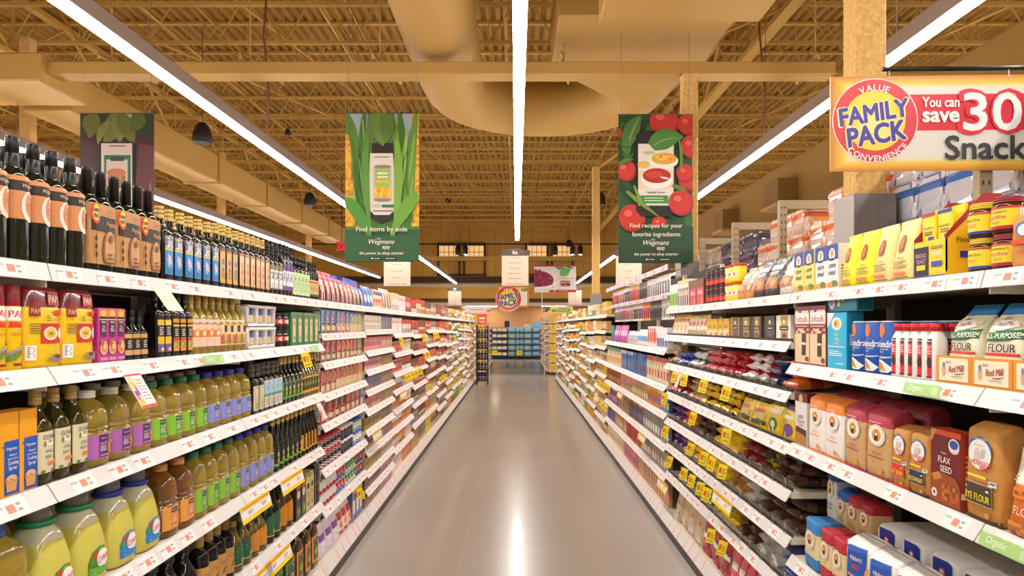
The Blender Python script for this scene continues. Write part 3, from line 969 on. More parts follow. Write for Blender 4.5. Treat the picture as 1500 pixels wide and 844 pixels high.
TANL = [('r', -.40, .07, .40, .62, 'E4B36A'), ('r', -.40, .58, .40, .62, '3E6A34'), ('r', -.40, .56, .40, .58, 'D23A2A'), ('r', -.40, .07, .40, .115, 'F0A81E'), ('e', 0, .40, .18, .045, '6E74B8'), ('e', 0, .28, .15, .04, '6E74B8'), ('l', -.3, .14, .3, .24, 'A87838', 4)]
PEACHL = [('r', -.40, .07, .40, .62, 'F0C79A'), ('r', -.40, .60, .40, .62, 'D8503A'), ('r', -.40, .57, .40, .595, '8A9A4A'), ('e', 0, .42, .2, .05, 'E8A05A'), ('e', 0, .3, .2, .06, 'E8894A'), ('l', -.3, .12, .3, .22, 'C08A58', 3), ('r', -.40, .07, .40, .10, 'E89A2E')]
WHITEL = [('r', -.44, .10, .44, .60, 'F2EEEA'), ('r', -.44, .50, .44, .60, '8A7A4A'), ('n', -.36, .28, .36, .46, ['F2EEEA', '2A2A2A', 'F2EEEA', '6A6A6A'], 4, 6, 5), ('l', -.3, .13, .3, .24, '9A948C', 3), ('r', -.44, .10, .44, .125, '5E5A3A')]
PURPL = [('r', -.44, .10, .44, .60, 'F0ECF0'), ('r', -.44, .48, .44, .60, '5E3480'), ('n', -.36, .28, .36, .44, ['F2EEEA', '2A2A2A', 'F2EEEA', 'C8B8D8'], 4, 6, 8), ('r', -.44, .10, .44, .19, '5E3480')]
GREENL = [('r', -.46, .06, .46, .60, 'CFE3A8'), ('e', 0, .45, .22, .06, '4EA03A'), ('e', .05, .46, .09, .03, 'E8923A'), ('e', 0, .2, .28, .06, '7AB04A'), ('e', 0, .2, .18, .035, 'F0F0DC'), ('l', -.34, .28, .34, .38, '8AA868', 3)]
OLTAN = [('r', -.46, .08, .46, .52, 'E0BE82'), ('r', -.46, .44, .46, .48, 'D8503A'), ('r', -.46, .08, .46, .14, '2E6A44'), ('e', 0, .28, .24, .08, 'A8884A'), ('l', -.3, .34, .3, .42, '6A5A3A', 3)]

# ---- oil side, top shelf
W1 = 'on the top oil shelf'
row(-1, 1.28, 1.925, 9, 1.702, o1_dark, 'dark oil bottle with orange labels', W1, 'bottle')
row(-1, 1.30, 1.945, 9, 1.702, o1_dark, 'rear dark oil bottle with orange labels', W1, 'bottle', xin=1.252)
row(-1, 1.93, 2.318, 3, 1.702, twin, 'shrink-wrapped pair of dark oil bottles', W1, 'bottles', rot=1, fit=.985)
row(-1, 1.95, 2.318, 5, 1.702, lambda w: bottle('oil_bottle', w, .285, P_WINE, OLIVE, (.735, 1, .44, DKCAP, 1)), 'rear dark unlabelled oil bottle', W1, 'bottle', xin=1.245, fit=.85)
row(-1, 2.325, 2.763, 6, 1.702, sqb(BLUEL), 'square black oil bottle with blue label', W1, 'bottle', rot=1)
row(-1, 2.335, 2.763, 6, 1.702, sqb(BLUEL, .25), 'rear square black bottle with blue label', W1, 'bottle', xin=1.25, rot=1)
row(-1, 2.763, 2.953, 3, 1.702, sqb(TANL, .256), 'square black bottle with tan label and gold cap', W1, 'bottle', rot=1)
row(-1, 2.958, 3.335, 6, 1.702, sqb(PEACHL, .252), 'square black bottle with peach label and gold cap', W1, 'bottle', rot=1)
row(-1, 2.77, 3.335, 9, 1.702, sqb(PEACHL, .26), 'rear gold-capped bottle with peach label', W1, 'bottle', xin=1.245, rot=1)
row(-1, 3.34, 3.52, 3, 1.702, sqb(WHITEL, .235, DKCAP), 'slim black bottle with white label', W1, 'bottle')
row(-1, 3.52, 3.68, 3, 1.702, sqb(PURPL, .265, DKCAP), 'tall black bottle with purple and white label', W1, 'bottle')
row(-1, 3.35, 3.68, 5, 1.702, sqb(WHITEL, .29, DKCAP, OLIVE, P_WINE), 'rear tall dark green bottle', W1, 'bottle', xin=1.25)
row(-1, 3.685, 3.99, 5, 1.702, lambda w: bottle('oil_bottle', w, .22, P_SQ, BLACKGL, (.8, 1, .5, DKCAP, 1), GREENL, p=2.4, n=18), 'dark bottle with pale green label', W1, 'bottle')
row(-1, 3.685, 3.99, 5, 1.702, sqb(WHITEL, .28, DKCAP, OLIVE, P_WINE), 'rear dark bottle with long black neck', W1, 'bottle', xin=1.25)
row(-1, 3.995, 4.165, 4, 1.702, lambda w: bottle('oil_bottle', w, .215, P_WINE, BLACKGL, (.78, 1, .42, DKCAP, 1), OLTAN), 'small dark bottle with tan and red label', W1, 'bottle')

# ---- oil side, second shelf
W2 = 'on the second oil shelf'
YEL, WINE = 'F2C60E', '8E1B1E'
def spray(w):
    ops = [('r', -.7, .58, .55, .74, 'F4EEE6'), ('t', 'PAM', -.02, .66, .085, 'D2321E', {'w': .95, 'b': .01}), ('p', [(-.5, .50), (.5, .50), (.55, .56), (-.45, .57)], 'D8401E'), ('t', 'ORIGINAL', 0, .42, .035, 'C8741A', {'w': .8, 'b': .01}), ('e', 0, .47, .05, .015, 'E8923A'),
           ('p', [(-.6, .20), (.3, .30), (.55, .33), (.5, .26), (-.2, .17), (-.6, .10)], '9A968E'), ('p', [(-.6, .16), (-.1, .22), (.45, .27), (.4, .22), (-.2, .12), (-.6, .09)], '6E8A34'), ('e', .1, .205, .1, .02, 'D83A2A'), ('e', .28, .24, .08, .018, 'E8862A'), ('r', -.3, .05, .1, .08, '9A2A1E')]
    return bottle('cooking_spray_can', w, .2, [(0, .94), (.02, 1), (.72, 1), (.75, .97)], mat(YEL, .3), (.75, 1, .93, mat(WINE, .35)), ops)
row(-1, 1.43, 1.672, 5, 1.444, spray, 'yellow cooking spray can with wine-red cap', W2, 'spray can')
def spraypack(w):
    rings = [(0, w * .47, .036, 4, 0, 0), (.01, w * .495, .038, 4, 0, 0), (.145, w * .495, .038, 4, 0, 0), (.15, w * .49, .037, 4, 0, 0), (.19, w * .46, .034, 3.4, 0, 0), (.2, w * .43, .03, 3.4, 0, 0)]
    mb = MB(); mb.loft(rings, 28, lambda i, j: mat(YEL, .22, coat=.5) if i < 3 else mat('7E1A1C', .2, coat=.5)); root = mb.build('spray_can_pack')
    mb = MB(); art(mb, [('r', -.16, .30, .5, .55, 'D2322A'), ('e', .10, .425, .19, .085, 'F2E6C8'), ('e', .10, .425, .14, .065, 'F0C64A'), ('e', .40, .425, .10, .08, 'F2EEEA'), ('l', .03, .40, .17, .45, '8A6A20', 2), ('r', .02, .78, .36, .95, 'B0403A'), ('t', 'PAM', .19, .86, .1, 'F0D8C8', {'w': .28, 'b': .01}), ('p', [(.12, .70), (.45, .74), (.44, .68), (.3, .64)], 'D8401E'), ('t', 'ORIGINAL', .28, .60, .035, 'C8741A', {'w': .3}),
                       ('r', -.47, .10, -.3, .28, 'F0EEEA'), ('l', -.45, .13, -.33, .27, '5A5650', 6), ('r', -.42, .64, -.2, .76, '8E2A1E'), ('t', 'PAM', -.3, .70, .07, 'F0C8A0', {'w': .2}), ('l', -.42, .42, -.16, .56, '7A6A1E', 5), ('l', -.05, .58, .06, .66, '4A6A2A', 3), ('e', .2, .12, .1, .02, 'A87A2A'), ('p', [(-.05, .10), (.2, .17), (.48, .13), (.46, .07), (.1, .08)], '8A8680'), ('e', .24, .135, .09, .025, '8E2A1E')], w, .2, Skin(rings).flat, .0015, .0003, .3, 7)
    kid(mb.build('printed_sleeve', recalc=False), root)
    return root, .076
row(-1, 1.678, 1.957, 2, 1.444, spraypack, 'shrink-wrapped yellow spray can twin pack', W2, 'spray cans', rot=1, fit=.985)
def pinkbox(w):
    return carton('spray_box', w, .05, .155, 'C23A8E', [('r', -.48, .84, .48, .98, 'D88A3A'), ('e', .02, .9, .3, .06, 'E8B86A'), ('r', -.4, .80, .4, .835, '1E1418'), ('r', -.32, .54, .32, .79, '2A1E24'), ('r', -.45, .78, .45, .80, 'F2C23A'), ('t', 'PAN', 0, .74, .05, 'F4EEE6', {'w': .5}), ('t', 'OIL', 0, .66, .05, 'F4EEE6', {'w': .5}), ('l', -.24, .56, .24, .63, 'E8E0D8', 3), ('r', -.32, .47, .32, .53, '5A2A6A'), ('e', 0, .27, .42, .13, 'E8B07A'), ('e', 0, .27, .32, .09, 'D88A4A'), ('e', .1, .29, .15, .05, 'F0CA92'), ('e', -.2, .36, .18, .06, 'B8682E'), ('l', -.4, .04, .4, .1, 'F0D0E4', 2)], [('r', -.4, .3, .4, .9, 'A42E78'), ('l', -.3, .06, .3, .25, 'F4EEE6', 6)])
row(-1, 1.962, 2.098, 3, 1.444, pinkbox, 'magenta cooking spray box with muffin picture', W2, 'box', rot=.5, fit=.99)
SMALLB = [('r', -.46, .10, .46, .52, '2A241C'), ('r', -.46, .44, .46, .52, 'E0A04A'), ('r', -.3, .22, .3, .42, '3A342C'), ('l', -.24, .24, .24, .40, 'E8E0C8', 4), ('r', -.46, .10, .46, .20, 'D8A878')]
row(-1, 2.10, 2.232, 3, 1.444, lambda w: bottle('small_oil_bottle', w, .152, P_LOWSQ, OLIVE, (.74, 1, .42, DKCAP, 1), SMALLB, flat=True, n=20), 'small green oil bottle with dark label', W2, 'bottle')
YB_ = [('r', -.42, .08, .42, .58, '2A2420'), ('r', -.42, .48, .42, .56, 'F0CE3A'), ('r', -.3, .32, .3, .47, '3A3430'), ('l', -.24, .33, .24, .46, 'E8E0D0', 4), ('r', -.42, .20, .42, .31, 'F0C41E'), ('r', -.42, .08, .42, .20, '6E5AA8'), ('e', .1, .12, .2, .03, 'F0D24A')]
ORB = [('r', -.42, .08, .42, .58, '2A2420'), ('r', -.42, .52, .42, .58, 'E88A3A'), ('r', -.42, .46, .42, .49, 'F0C41E'), ('r', -.3, .30, .3, .44, '3A3430'), ('l', -.24, .31, .24, .43, 'E8E0D0', 4), ('r', -.42, .26, .42, .29, 'D8502A'), ('n', -.42, .08, .42, .25, ['D8A24A', 'B8C04A', 'E0703A', '8A9A3A'], 4, 4, 2)]
row(-1, 2.285, 2.385, 2, 1.444, sqb(YB_, .222, DKCAP, BLACKGL), 'square black bottle with yellow and purple label', W2, 'bottle')
row(-1, 2.388, 2.536, 3, 1.444, sqb(ORB, .222, DKCAP, BLACKGL), 'square black bottle with orange label', W2, 'bottle')
CREAMP = [('r', -.5, .12, .5, .58, 'F0CDB8'), ('r', -.5, .28, .5, .40, 'E8843A'), ('e', .05, .40, .25, .045, 'F0A83A'), ('e', -.05, .34, .2, .04, 'F4E4D0'), ('l', -.3, .48, .3, .53, '8A6A58', 2), ('l', -.35, .15, .35, .25, 'E0B49E', 3)]
CREAMG = [('r', -.5, .12, .5, .58, 'E8CFA0'), ('r', -.15, .36, .3, .48, '2A2420'), ('r', -.3, .48, .35, .51, 'F0C41E'), ('l', -.1, .5, .3, .56, '3A342C', 2), ('p', [(-.45, .14), (-.1, .15), (-.2, .34), (-.42, .3)], 'C8683A'), ('p', [(-.05, .14), (.4, .16), (.3, .32), (.05, .3)], '9AB84A')]
P_PALE = [(0, .92, 4), (.015, 1, 4), (.52, 1, 4), (.58, .97, 3.4), (.68, .72, 2.6), (.76, .46, 2.2), (.80, .42, 2), (.97, .42, 2)]
row(-1, 2.54, 2.782, 4, 1.444, lambda w: bottle('pale_oil_bottle', w, .222, P_PALE, OIL, (.84, 1, .46, mat('B9964A', .4), 2), CREAMP, n=18, p=3), 'pale oil bottle with pink and orange label', W2, 'bottle')
row(-1, 2.785, 3.05, 4, 1.444, lambda w: bottle('pale_oil_bottle', w, .222, P_PALE, OIL, (.84, 1, .46, mat('B9964A', .4), 2), CREAMG, n=18, p=3), 'pale oil bottle with cream and black label', W2, 'bottle')
row(-1, 2.56, 3.05, 7, 1.444, lambda w: bottle('pale_oil_bottle', w, .22, P_PALE, OILD, (.84, 1, .46, mat('9A7E3E', .4), 2), n=14), 'rear pale oil bottle with tan cap', W2, 'bottle', xin=1.26)
def carrier(w):
    mb = MB(); d = .09; h = .098; m = mat('EDEAE6', .35)
    mb.box(-w / 2, w / 2, -d / 2, d / 2, .002, .016, m, .003); mb.box(-w / 2 - .004, w / 2 + .004, -d / 2 - .006, d / 2 + .006, h - .014, h, m, .004)
    root = mb.build('carrier_tray')
    for k in range(4):
        x = -w / 2 + w * k / 3; m2 = MB()
        m2.loft([(.010, .008, d * .5, 6, x, 0), (.05, .006, d * .5, 6, x, 0), (h - .02, .016, d * .5, 6, x, 0), (h - .010, .022, d * .5, 6, x, 0)], 16, m); kid(m2.build('pillar_web'), root)
    for k in range(3):
        x = -w / 2 + w * (k + .5) / 3; r_ = w / 6 * .82; m2 = MB()
        rg = [(.016, r_, r_, 2, x, .004), (.07, r_, r_, 2, x, .004), (.082, r_ * .8, r_ * .8, 2, x, .004)]
        m2.loft(rg, 14, mat('8A6A2A', .2)); art(m2, [('r', -.6, .25, .6, .72, 'D8C08A'), ('l', -.4, .3, .4, .6, '7A6A4A', 3), ('e', 0, .78, .5, .12, '4A66A8')], r_ * 2, .08, lambda u, v, o: (x + (r_ + o) * math.sin(u / r_), .004 - (r_ + o) * math.cos(u / r_), v), .001, .0003, .4, 4); kid(m2.build('jar'), root)
    return root, d + .012
for k, zz in ((0, 1.444), (1, 1.544)):
    row(-1, 3.06, 3.43, 1, zz, lambda w: carrier(w * .96), ('lower' if k == 0 else 'upper') + ' white plastic carrier of three jars', W2, 'tray', rot=.5)
REDJ = [('r', -.7, .2, .7, .7, '2A1412'), ('r', -.5, .34, .5, .62, 'D83A2A'), ('e', 0, .48, .3, .12, 'F0DCD0'), ('l', -.3, .24, .3, .31, 'C8A8A0', 2)]
for k, zz in ((0, 1.444), (1, 1.53)):
    row(-1, 3.445, 3.635, 2, zz, lambda w: bottle('dark_jar', w, .084, [(0, .92), (.03, 1), (.76, 1), (.82, .9)], mat('2A0E0A', .1), (.82, 1, .9, mat('1E1614', .35)), REDJ), ('lower' if k == 0 else 'upper') + ' dark jar with red label', W2, 'jar')
def gbox(w): return carton('olive_box', w, .06, .178, '1E7A48', [('r', -.22, .10, .26, .80, 'E8C890'), ('r', -.22, .80, .26, .88, '9A6A4A'), ('l', -.15, .6, .2, .74, '8A6A3A', 3), ('r', -.03, .16, .14, .3, '7AA04A'), ('r', -.5, .90, .5, 1, '5A8A5A')], [('l', -.3, .2, .3, .8, '4AA070', 8)], '6A9A6A')
row(-1, 3.645, 4.155, 5, 1.444, gbox, 'tall green carton with tan panel', W2, 'box', rot=.5, fit=.985)

# ---- oil side, third shelf
W3 = 'on the third oil shelf'
def spraybox(w): return carton('cooking_spray_box', w, .055, .195, 'EFA31E', [('r', -.30, .02, .5, .66, '2455B0'), ('t', 'Wegmans', .10, .56, .04, 'F4F0EA', {'i': .35, 'w': .56}), ('t', 'Natural', .16, .49, .028, 'F4F0EA', {'w': .46}), ('t', 'Butter Flavor', .17, .445, .026, 'F4F0EA', {'w': .56}), ('t', 'Cooking', .16, .39, .045, 'F4F0EA', {'w': .56, 'b': .01}), ('t', 'Spray', .14, .33, .045, 'F4F0EA', {'w': .46, 'b': .01}), ('e', .06, .19, .34, .055, 'C8824A'), ('p', [(-.2, .06), (.30, .06), (.36, .17), (-.24, .17)], 'D89A5A'), ('e', .06, .215, .27, .04, 'E0B080'), ('e', .0, .2, .03, .01, '5A2A1E'), ('e', .1, .19, .03, .01, '5A2A1E'), ('e', -.40, .6, .05, .012, '7A4A10')], [('r', -.45, .1, .45, .5, 'E0951A')], 'E89A1E', c=.002)
row(-1, 1.40, 1.712, 5, 1.153, spraybox, 'yellow and blue cooking spray box with muffin', W3, 'box', rot=1)
OLV = [('r', -.62, .12, .62, .56, 'DDD2AA'), ('t', 'OLIVIA', .06, .50, .05, '2E3A78', {'w': .7, 'b': .01}), ('e', .1, .44, .22, .04, 'F0ECDA'), ('e', .1, .455, .12, .02, 'B8A850'), ('e', -.2, .43, .06, .03, '7A8A3A'), ('t', 'CHILD', .1, .35, .035, '5A5A4A', {'w': .5}), ('t', 'BASED OIL', .1, .29, .035, '5A5A4A', {'w': .6}), ('r', -.05, .20, .45, .24, 'E8824A'), ('e', -.3, .14, .1, .02, '7A7A3A'), ('e', .2, .14, .1, .02, '7A7A3A')]
P_OLV = [(0, .9, 4), (.015, 1, 4), (.56, 1, 4), (.62, .96, 3.4), (.72, .68, 2.6), (.79, .42, 2.2), (.82, .38, 2), (.96, .38, 2)]
row(-1, 1.716, 1.925, 3, 1.153, lambda w: bottle('oil_bottle', w, .235, P_OLV, mat('4A4312', .08, trans=.45), (.84, 1, .44, mat('A98A4A', .4), 3), OLV, n=20, p=3, flat=True), 'dark oil bottle with cream olive label', W3, 'bottle')
def jugl(body, panel, word, pic):
    return [('r', -.46, .10, .46, .42, body), ('r', -.18, .11, .24, .41, panel), ('r', -.15, .33, .21, .39, '2A2440'), ('t', 'Wegmans', .03, .36, .026, 'F4F0EA', {'i': .35, 'w': .30}), ('t', word, .02, .295, .026, 'F4F0EA', {'w': .3}), ('l', -.14, .19, .16, .27, 'E8E4DA', 4), ('l', -.14, .13, .2, .15, 'E8E4DA', 1)] + pic
NUT = [('e', .30, .24, .13, .05, 'D8923A'), ('e', .36, .19, .11, .045, 'E0A24A'), ('e', .24, .19, .09, .04, 'C8802E')]
TOM = [('e', .32, .22, .13, .055, 'D8703A'), ('e', .32, .22, .08, .035, 'E8A05A')]
CAR = [('p', [(.22, .14), (.30, .13), (.34, .27), (.28, .28)], 'E0582A'), ('p', [(.32, .14), (.40, .15), (.40, .28), (.35, .28)], 'D84A2A')]
PURJ = jugl('B56AB8', '7A2E86', 'Peanut Oil', NUT); GREJ = jugl('8CC63A', '62A634', 'Vegetable', TOM); BLUJ = jugl('8F96D6', '7A82C8', 'Canola Oil', CAR); ORGJ = jugl('E8A24A', 'E8843A', 'Corn Oil', [('leaf', (.3, .14), (.34, .2), (.3, .28), .05, 'D8C23A')])
def jug(lab, cap, h=.212, liq=OIL):
    return lambda w: bottle('oil_jug', w, h, P_JUG, liq, (.90, 1, .46, mat(cap, .4), 2), lab, p=3, d=w * .92, n=24)
row(-1, 1.93, 2.27, 3, 1.153, jug(PURJ, 'E6E0D4'), 'yellow oil jug with purple label and white cap', W3, 'jug', rot=3)
row(-1, 2.272, 2.685, 4, 1.153, jug(GREJ, '1E6B4A'), 'yellow oil jug with green label and green cap', W3, 'jug', rot=3)
row(-1, 2.688, 3.122, 4, 1.153, jug(BLUJ, '2E3192'), 'yellow oil jug with lavender label and blue cap', W3, 'jug', rot=3)
row(-1, 1.95, 2.95, 9, 1.153, jug((), 'DAD4C8'), 'rear yellow oil jug', W3, 'jug', xin=1.30)
TBL = [('r', -.46, .06, .46, .56, 'CFC39A'), ('l', -.3, .1, .3, .22, '8A8058', 4), ('e', 0, .42, .25, .08, 'E0D8B8')]
SKY = [('r', -.48, .06, .48, .62, 'E4DCC8'), ('r', -.48, .34, .48, .60, 'A9D3E6'), ('e', 0, .46, .13, .05, '9AA83A'), ('r', -.48, .28, .48, .34, '5E9A8A'), ('l', -.36, .1, .36, .24, '9A927E', 4)]
row(-1, 3.13, 3.262, 2, 1.153, sqb(TBL, .222, mat('4A443C', .4), BLACKGL, P_SQ, .72, capr=.6), 'dark bottle with plain tan label', W3, 'bottle')
row(-1, 3.264, 3.52, 4, 1.153, sqb(SKY, .225, mat('4A443C', .4), BLACKGL, P_SQ, .72, capr=.6), 'dark bottle with sky blue tree label', W3, 'bottle')
GDL = [('r', -.48, .10, .48, .56, '2C2A22'), ('r', -.48, .10, -.40, .60, '4CA43A'), ('r', -.48, .10, .48, .15, '62B03A'), ('l', -.3, .42, .36, .54, 'B8B0A0', 3), ('e', .05, .32, .2, .05, 'D8D0B8'), ('p', [(-.2, .18), (.1, .17), (.2, .26), (-.1, .25)], 'D8C63A')]
ODL = [('r', -.48, .10, .48, .54, '4A4A1E'), ('r', -.48, .10, .48, .16, 'F0A81E'), ('r', -.48, .44, .48, .48, 'F0A81E'), ('l', -.3, .47, .36, .54, 'D8C8A0', 2), ('e', .05, .30, .22, .06, 'B8C05A'), ('r', -.3, .20, .3, .26, '3A3A1E')]
row(-1, 3.53, 3.85, 5, 1.153, sqb(GDL, .235, GOLD, BLACKGL, P_LOWSQ, .84), 'dark square bottle with green and black label', W3, 'bottle')
row(-1, 3.855, 4.165, 6, 1.153, sqb(ODL, .235, GOLD, OILD, P_LOWSQ, .84), 'olive bottle with gold striped label', W3, 'bottle')

# ---- oil side, fourth shelf
W4 = 'on the fourth oil shelf'
def crisco(ring, low, pic):
    def f(w):
        P = [(0, .90, 3.4), (.02, .98, 3.6), (.06, 1, 3.6), (.28, 1, 3.6), (.42, .955, 3.4), (.55, .87, 3.2), (.65, .79, 3), (.72, .70, 2.8), (.77, .58, 2.4), (.80, .50, 2.1), (.815, .44, 2)]
        ops0 = [('p', [(-.10, .08), (.42, .08), (.43, .24), (.34, .315), (.16, .335), (-.02, .30), (-.11, .22)], '4E8A2E' if ring == '15804C' else '2E8AD0'), ('e', .06, .265, .07, .03, 'D83A2A'), ('e', .30, .285, .07, .03, 'E8923A'), ('e', .18, .30, .06, .025, '8AB83A'), ('e', -.03, .22, .06, .03, '5A9A2E'), ('e', .21, .215, .15, .085, 'F4F0EC'), ('t', 'Crisco', .21, .22, .055, 'D02A36', {'i': .3, 'rot': 12, 'w': .28, 'b': .01}), ('p', [(-.10, .08), (.42, .08), (.43, .13), (-.11, .16)], low), ('l', .0, .09, .36, .12, 'E8F0E0', 2)]
        su = lambda u: (u - .16) * 1.35 + .08
        ops = []
        for q in ops0:
            if q[0] == 'p': ops.append(('p', [(su(u), v * 1.15) for u, v in q[1]], q[2]))
            elif q[0] == 'e': ops.append(('e', su(q[1]), q[2] * 1.15, q[3] * 1.35, q[4] * 1.15, q[5]))
            elif q[0] == 't': ops.append(('t', q[1], su(q[2]), q[3] * 1.15, q[4] * 1.3, q[5], dict(q[6], w=.36)))
            else: ops.append(('l', su(q[1]), q[2] * 1.15, su(q[3]), q[4] * 1.15, q[5], q[6]))
        def ex(root, rings):
            mb = MB(); a = w * .27
            mb.loft([(.80 * .255, a * .9, a * .9, 2, 0, 0), (.81 * .255, a * 1.12, a * 1.12, 2, 0, 0), (.855 * .255, a * 1.12, a * 1.12, 2, 0, 0), (.86 * .255, a, a, 2, 0, 0)], 18, mat(ring, .35)); kid(mb.build('cap_ring'), root)
            mb = MB(); mb.loft([(.858 * .255, a * .92, a * .92, 2, 0, 0), (.97 * .255, a * .86, a * .86, 2, 0, 0), (1.0 * .255, a * .74, a * .74, 2, 0, 0)], 18, mat('8A8578' if ring == '15804C' else '7E7C86', .25, trans=.35)); kid(mb.build('measuring_cup'), root)
        return bottle('oil_jug', w, .255, P, LEMON, None, ops, p=3.4, d=w * .9, n=28, flat=True, extra=ex, mf=lambda i, j: LEMON if i < 6 else mat('E9E6BE', .1, trans=.25, coat=.6))
    return f
row(-1, 1.40, 1.72, 2, .831, lambda w: bottle('oil_jug', w, .25, [(0, .9, 3.2), (.02, .98, 3.4), (.20, 1, 3.4), (.22, .96, 3.2), (.30, 1, 3.4), (.46, 1, 3.4), (.48, .95, 3), (.54, .98, 3), (.70, .96, 3), (.80, .84, 2.8), (.86, .56, 2.3), (.89, .42, 2)], OIL, (.88, 1, .46, mat('2A4FA0', .4), 2), (), d=w * .9, n=28), 'wide yellow oil jug with blue cap', W4, 'jug')
row(-1, 1.725, 2.035, 2, .831, crisco('15804C', '5EB03A', 0), 'lemon yellow oil jug with green cap ring', W4, 'jug', rot=3)
row(-1, 2.04, 2.335, 2, .831, crisco('22308C', '2E8AD0', 0), 'lemon yellow oil jug with blue cap ring', W4, 'jug', rot=3)
row(-1, 1.75, 2.33, 3, .831, crisco('22308C', '2E8AD0', 0), 'rear lemon yellow oil jug', W4, 'jug', xin=1.34, w=.145)
row(-1, 2.34, 2.575, 2, .831, jug(ORGJ, 'C98A4A', .245, AMBER), 'amber oil jug with orange label', W4, 'jug', rot=3)
row(-1, 2.578, 2.997, 4, .831, jug(GREJ, '1E6B4A', .245), 'tall yellow oil jug with green label', W4, 'jug', rot=3)
row(-1, 3.0, 3.415, 4, .831, jug(BLUJ, '2E3192', .245), 'tall yellow oil jug with lavender label', W4, 'jug', rot=3)
row(-1, 2.36, 3.40, 9, .831, jug((), '2A5A44', .24), 'rear tall yellow oil jug', W4, 'jug', xin=1.31)
row(-1, 3.42, 3.85, 6, .831, sqb(GDL, .26, GOLD, BLACKGL, P_SLOPE, .86), 'dark bottle with green edged label', W4, 'bottle')
ODL2 = [('r', -.48, .10, .48, .42, '3E3A1A'), ('r', -.48, .10, -.26, .44, 'F09A1E'), ('r', -.48, .10, .48, .14, 'F09A1E'), ('l', -.2, .3, .4, .4, 'D8D0B0', 3), ('e', .12, .2, .18, .05, '9AB84A')]
row(-1, 3.855, 4.165, 5, .831, sqb(ODL2, .26, GOLD, OLIVE, P_SLOPE, .86), 'dark bottle with orange edged label', W4, 'bottle')

# ---- oil side, fifth shelf and base
W5 = 'on the fifth oil shelf'
row(-1, 2.05, 2.62, 5, .504, lambda w: bottle('dark_oil_bottle', w, .25, P_SLOPE, BLACKGL, (.86, 1, .42, DKCAP, 1), n=18), 'plain black oil bottle', W5, 'bottle')
KRA = [('r', -.75, .10, .75, .50, 'C9964E'), ('t', 'Colavita', .05, .38, .05, '5A3A1A', {'i': .3, 'w': .8}), ('leaf', (-.2, .2), (0, .3), (.25, .28), .06, '4A5A2A'), ('e', .1, .26, .05, .018, '2A3A1A'), ('l', -.3, .13, .3, .18, '7A5A2A', 2)]
row(-1, 2.625, 2.94, 4, .504, lambda w: bottle('dark_oil_bottle', w, .26, P_WINE, BLACKGL, (.78, 1, .5, mat('A4803C', .5), 2), KRA, n=18), 'dark oil bottle with wide tan label and cork cap', W5, 'bottle')
GL2 = [('r', -.5, .12, .5, .46, '2E6A48'), ('p', [(-.5, .42), (.5, .42), (.4, .5), (0, .54), (-.4, .5)], '2E6A48'), ('l', -.3, .3, .3, .44, 'E8E0C8', 3), ('r', -.5, .13, .5, .15, 'D8B85A'), ('e', .1, .22, .2, .05, 'C8A86A')]
OL2 = [('r', -.5, .12, .5, .46, 'E2962E'), ('p', [(-.5, .42), (.5, .42), (.4, .5), (0, .54), (-.4, .5)], 'E2962E'), ('l', -.3, .3, .3, .44, 'F4E8C8', 3), ('e', .1, .22, .2, .05, 'C87A2A')]
yy = 2.945
for k, (lab, gl, nm, n_, hh) in enumerate(((GL2, OILD, 'short bottle with green shield label', 2, .21), (OL2, OILD, 'short bottle with orange shield label', 2, .21), (GL2, OLIVE, 'tall bottle with green shield label', 2, .255), (OL2, mat('6A4A12', .09, trans=.4), 'tall bottle with orange shield label', 2, .255))):
    y2 = yy + n_ * .095
    row(-1, yy, y2, n_, .504, lambda w: bottle('oil_bottle', w, hh, P_SLOPE, gl, (.88, 1, .4, DKCAP if 'tall' in nm else GOLD, 1), lab, n=18), nm, W5, 'bottle'); yy = y2 + .003
TINL = [('r', -.48, .04, .48, .86, '2C2418'), ('e', 0, .6, .3, .1, 'D8D0C0'), ('p', [(-.4, .08), (.4, .08), (.3, .3), (-.3, .34)], '4A7A34'), ('e', .15, .2, .14, .06, 'C8A03A'), ('r', -.48, .74, .48, .80, 'C03A2A')]
TINC = [('r', -.48, .04, .48, .90, 'D6BE72'), ('e', 0, .66, .34, .08, '2A2A22'), ('l', -.3, .4, .3, .54, '6A5A2A', 3), ('e', 0, .2, .18, .06, '3A6AA8'), ('e', .2, .3, .1, .05, '8A8A3A')]
TIND = [('r', -.48, .04, .48, .90, '1E1E22'), ('e', -.1, .66, .12, .05, '6A3A8A'), ('e', .12, .5, .12, .05, 'D8A03A'), ('e', -.1, .36, .12, .05, 'C03A3A'), ('e', .12, .22, .12, .05, '3A6AB0')]
row(-1, 3.72, 3.90, 2, .504, lambda w: carton('oil_tin', w, .07, .225, '3A3020', TINL, (), '4A4238', .006, .3), 'dark oil tin with green pictures', W5, 'tin')
row(-1, 3.903, 4.06, 2, .504, lambda w: carton('oil_tin', w, .07, .215, 'B89C50', TINC, (), 'C8B070', .006, .3), 'golden oil tin with dark badge', W5, 'tin')
row(-1, 4.063, 4.165, 2, .504, lambda w: carton('oil_tin', w, .05, .235, '1E1E22', TIND, (), '3A3A3E', .004, .3), 'slim black tin with coloured dots', W5, 'tin')
W6 = 'on the base oil shelf'
GAL = [('r', -.40, .12, .40, .62, 'F0921E'), ('r', -.30, .16, .34, .58, '3A3424'), ('l', -.22, .44, .28, .56, 'D8D0B0', 3), ('e', .02, .32, .2, .08, '9AB83A'), ('l', -.22, .18, .28, .22, 'D8B050', 2)]
GALG = [('r', -.40, .12, .40, .62, '4A9A34'), ('r', -.30, .16, .34, .58, '2A2A22'), ('l', -.22, .44, .28, .56, 'D8D0B0', 3), ('e', .02, .32, .2, .08, 'D8C63A')]
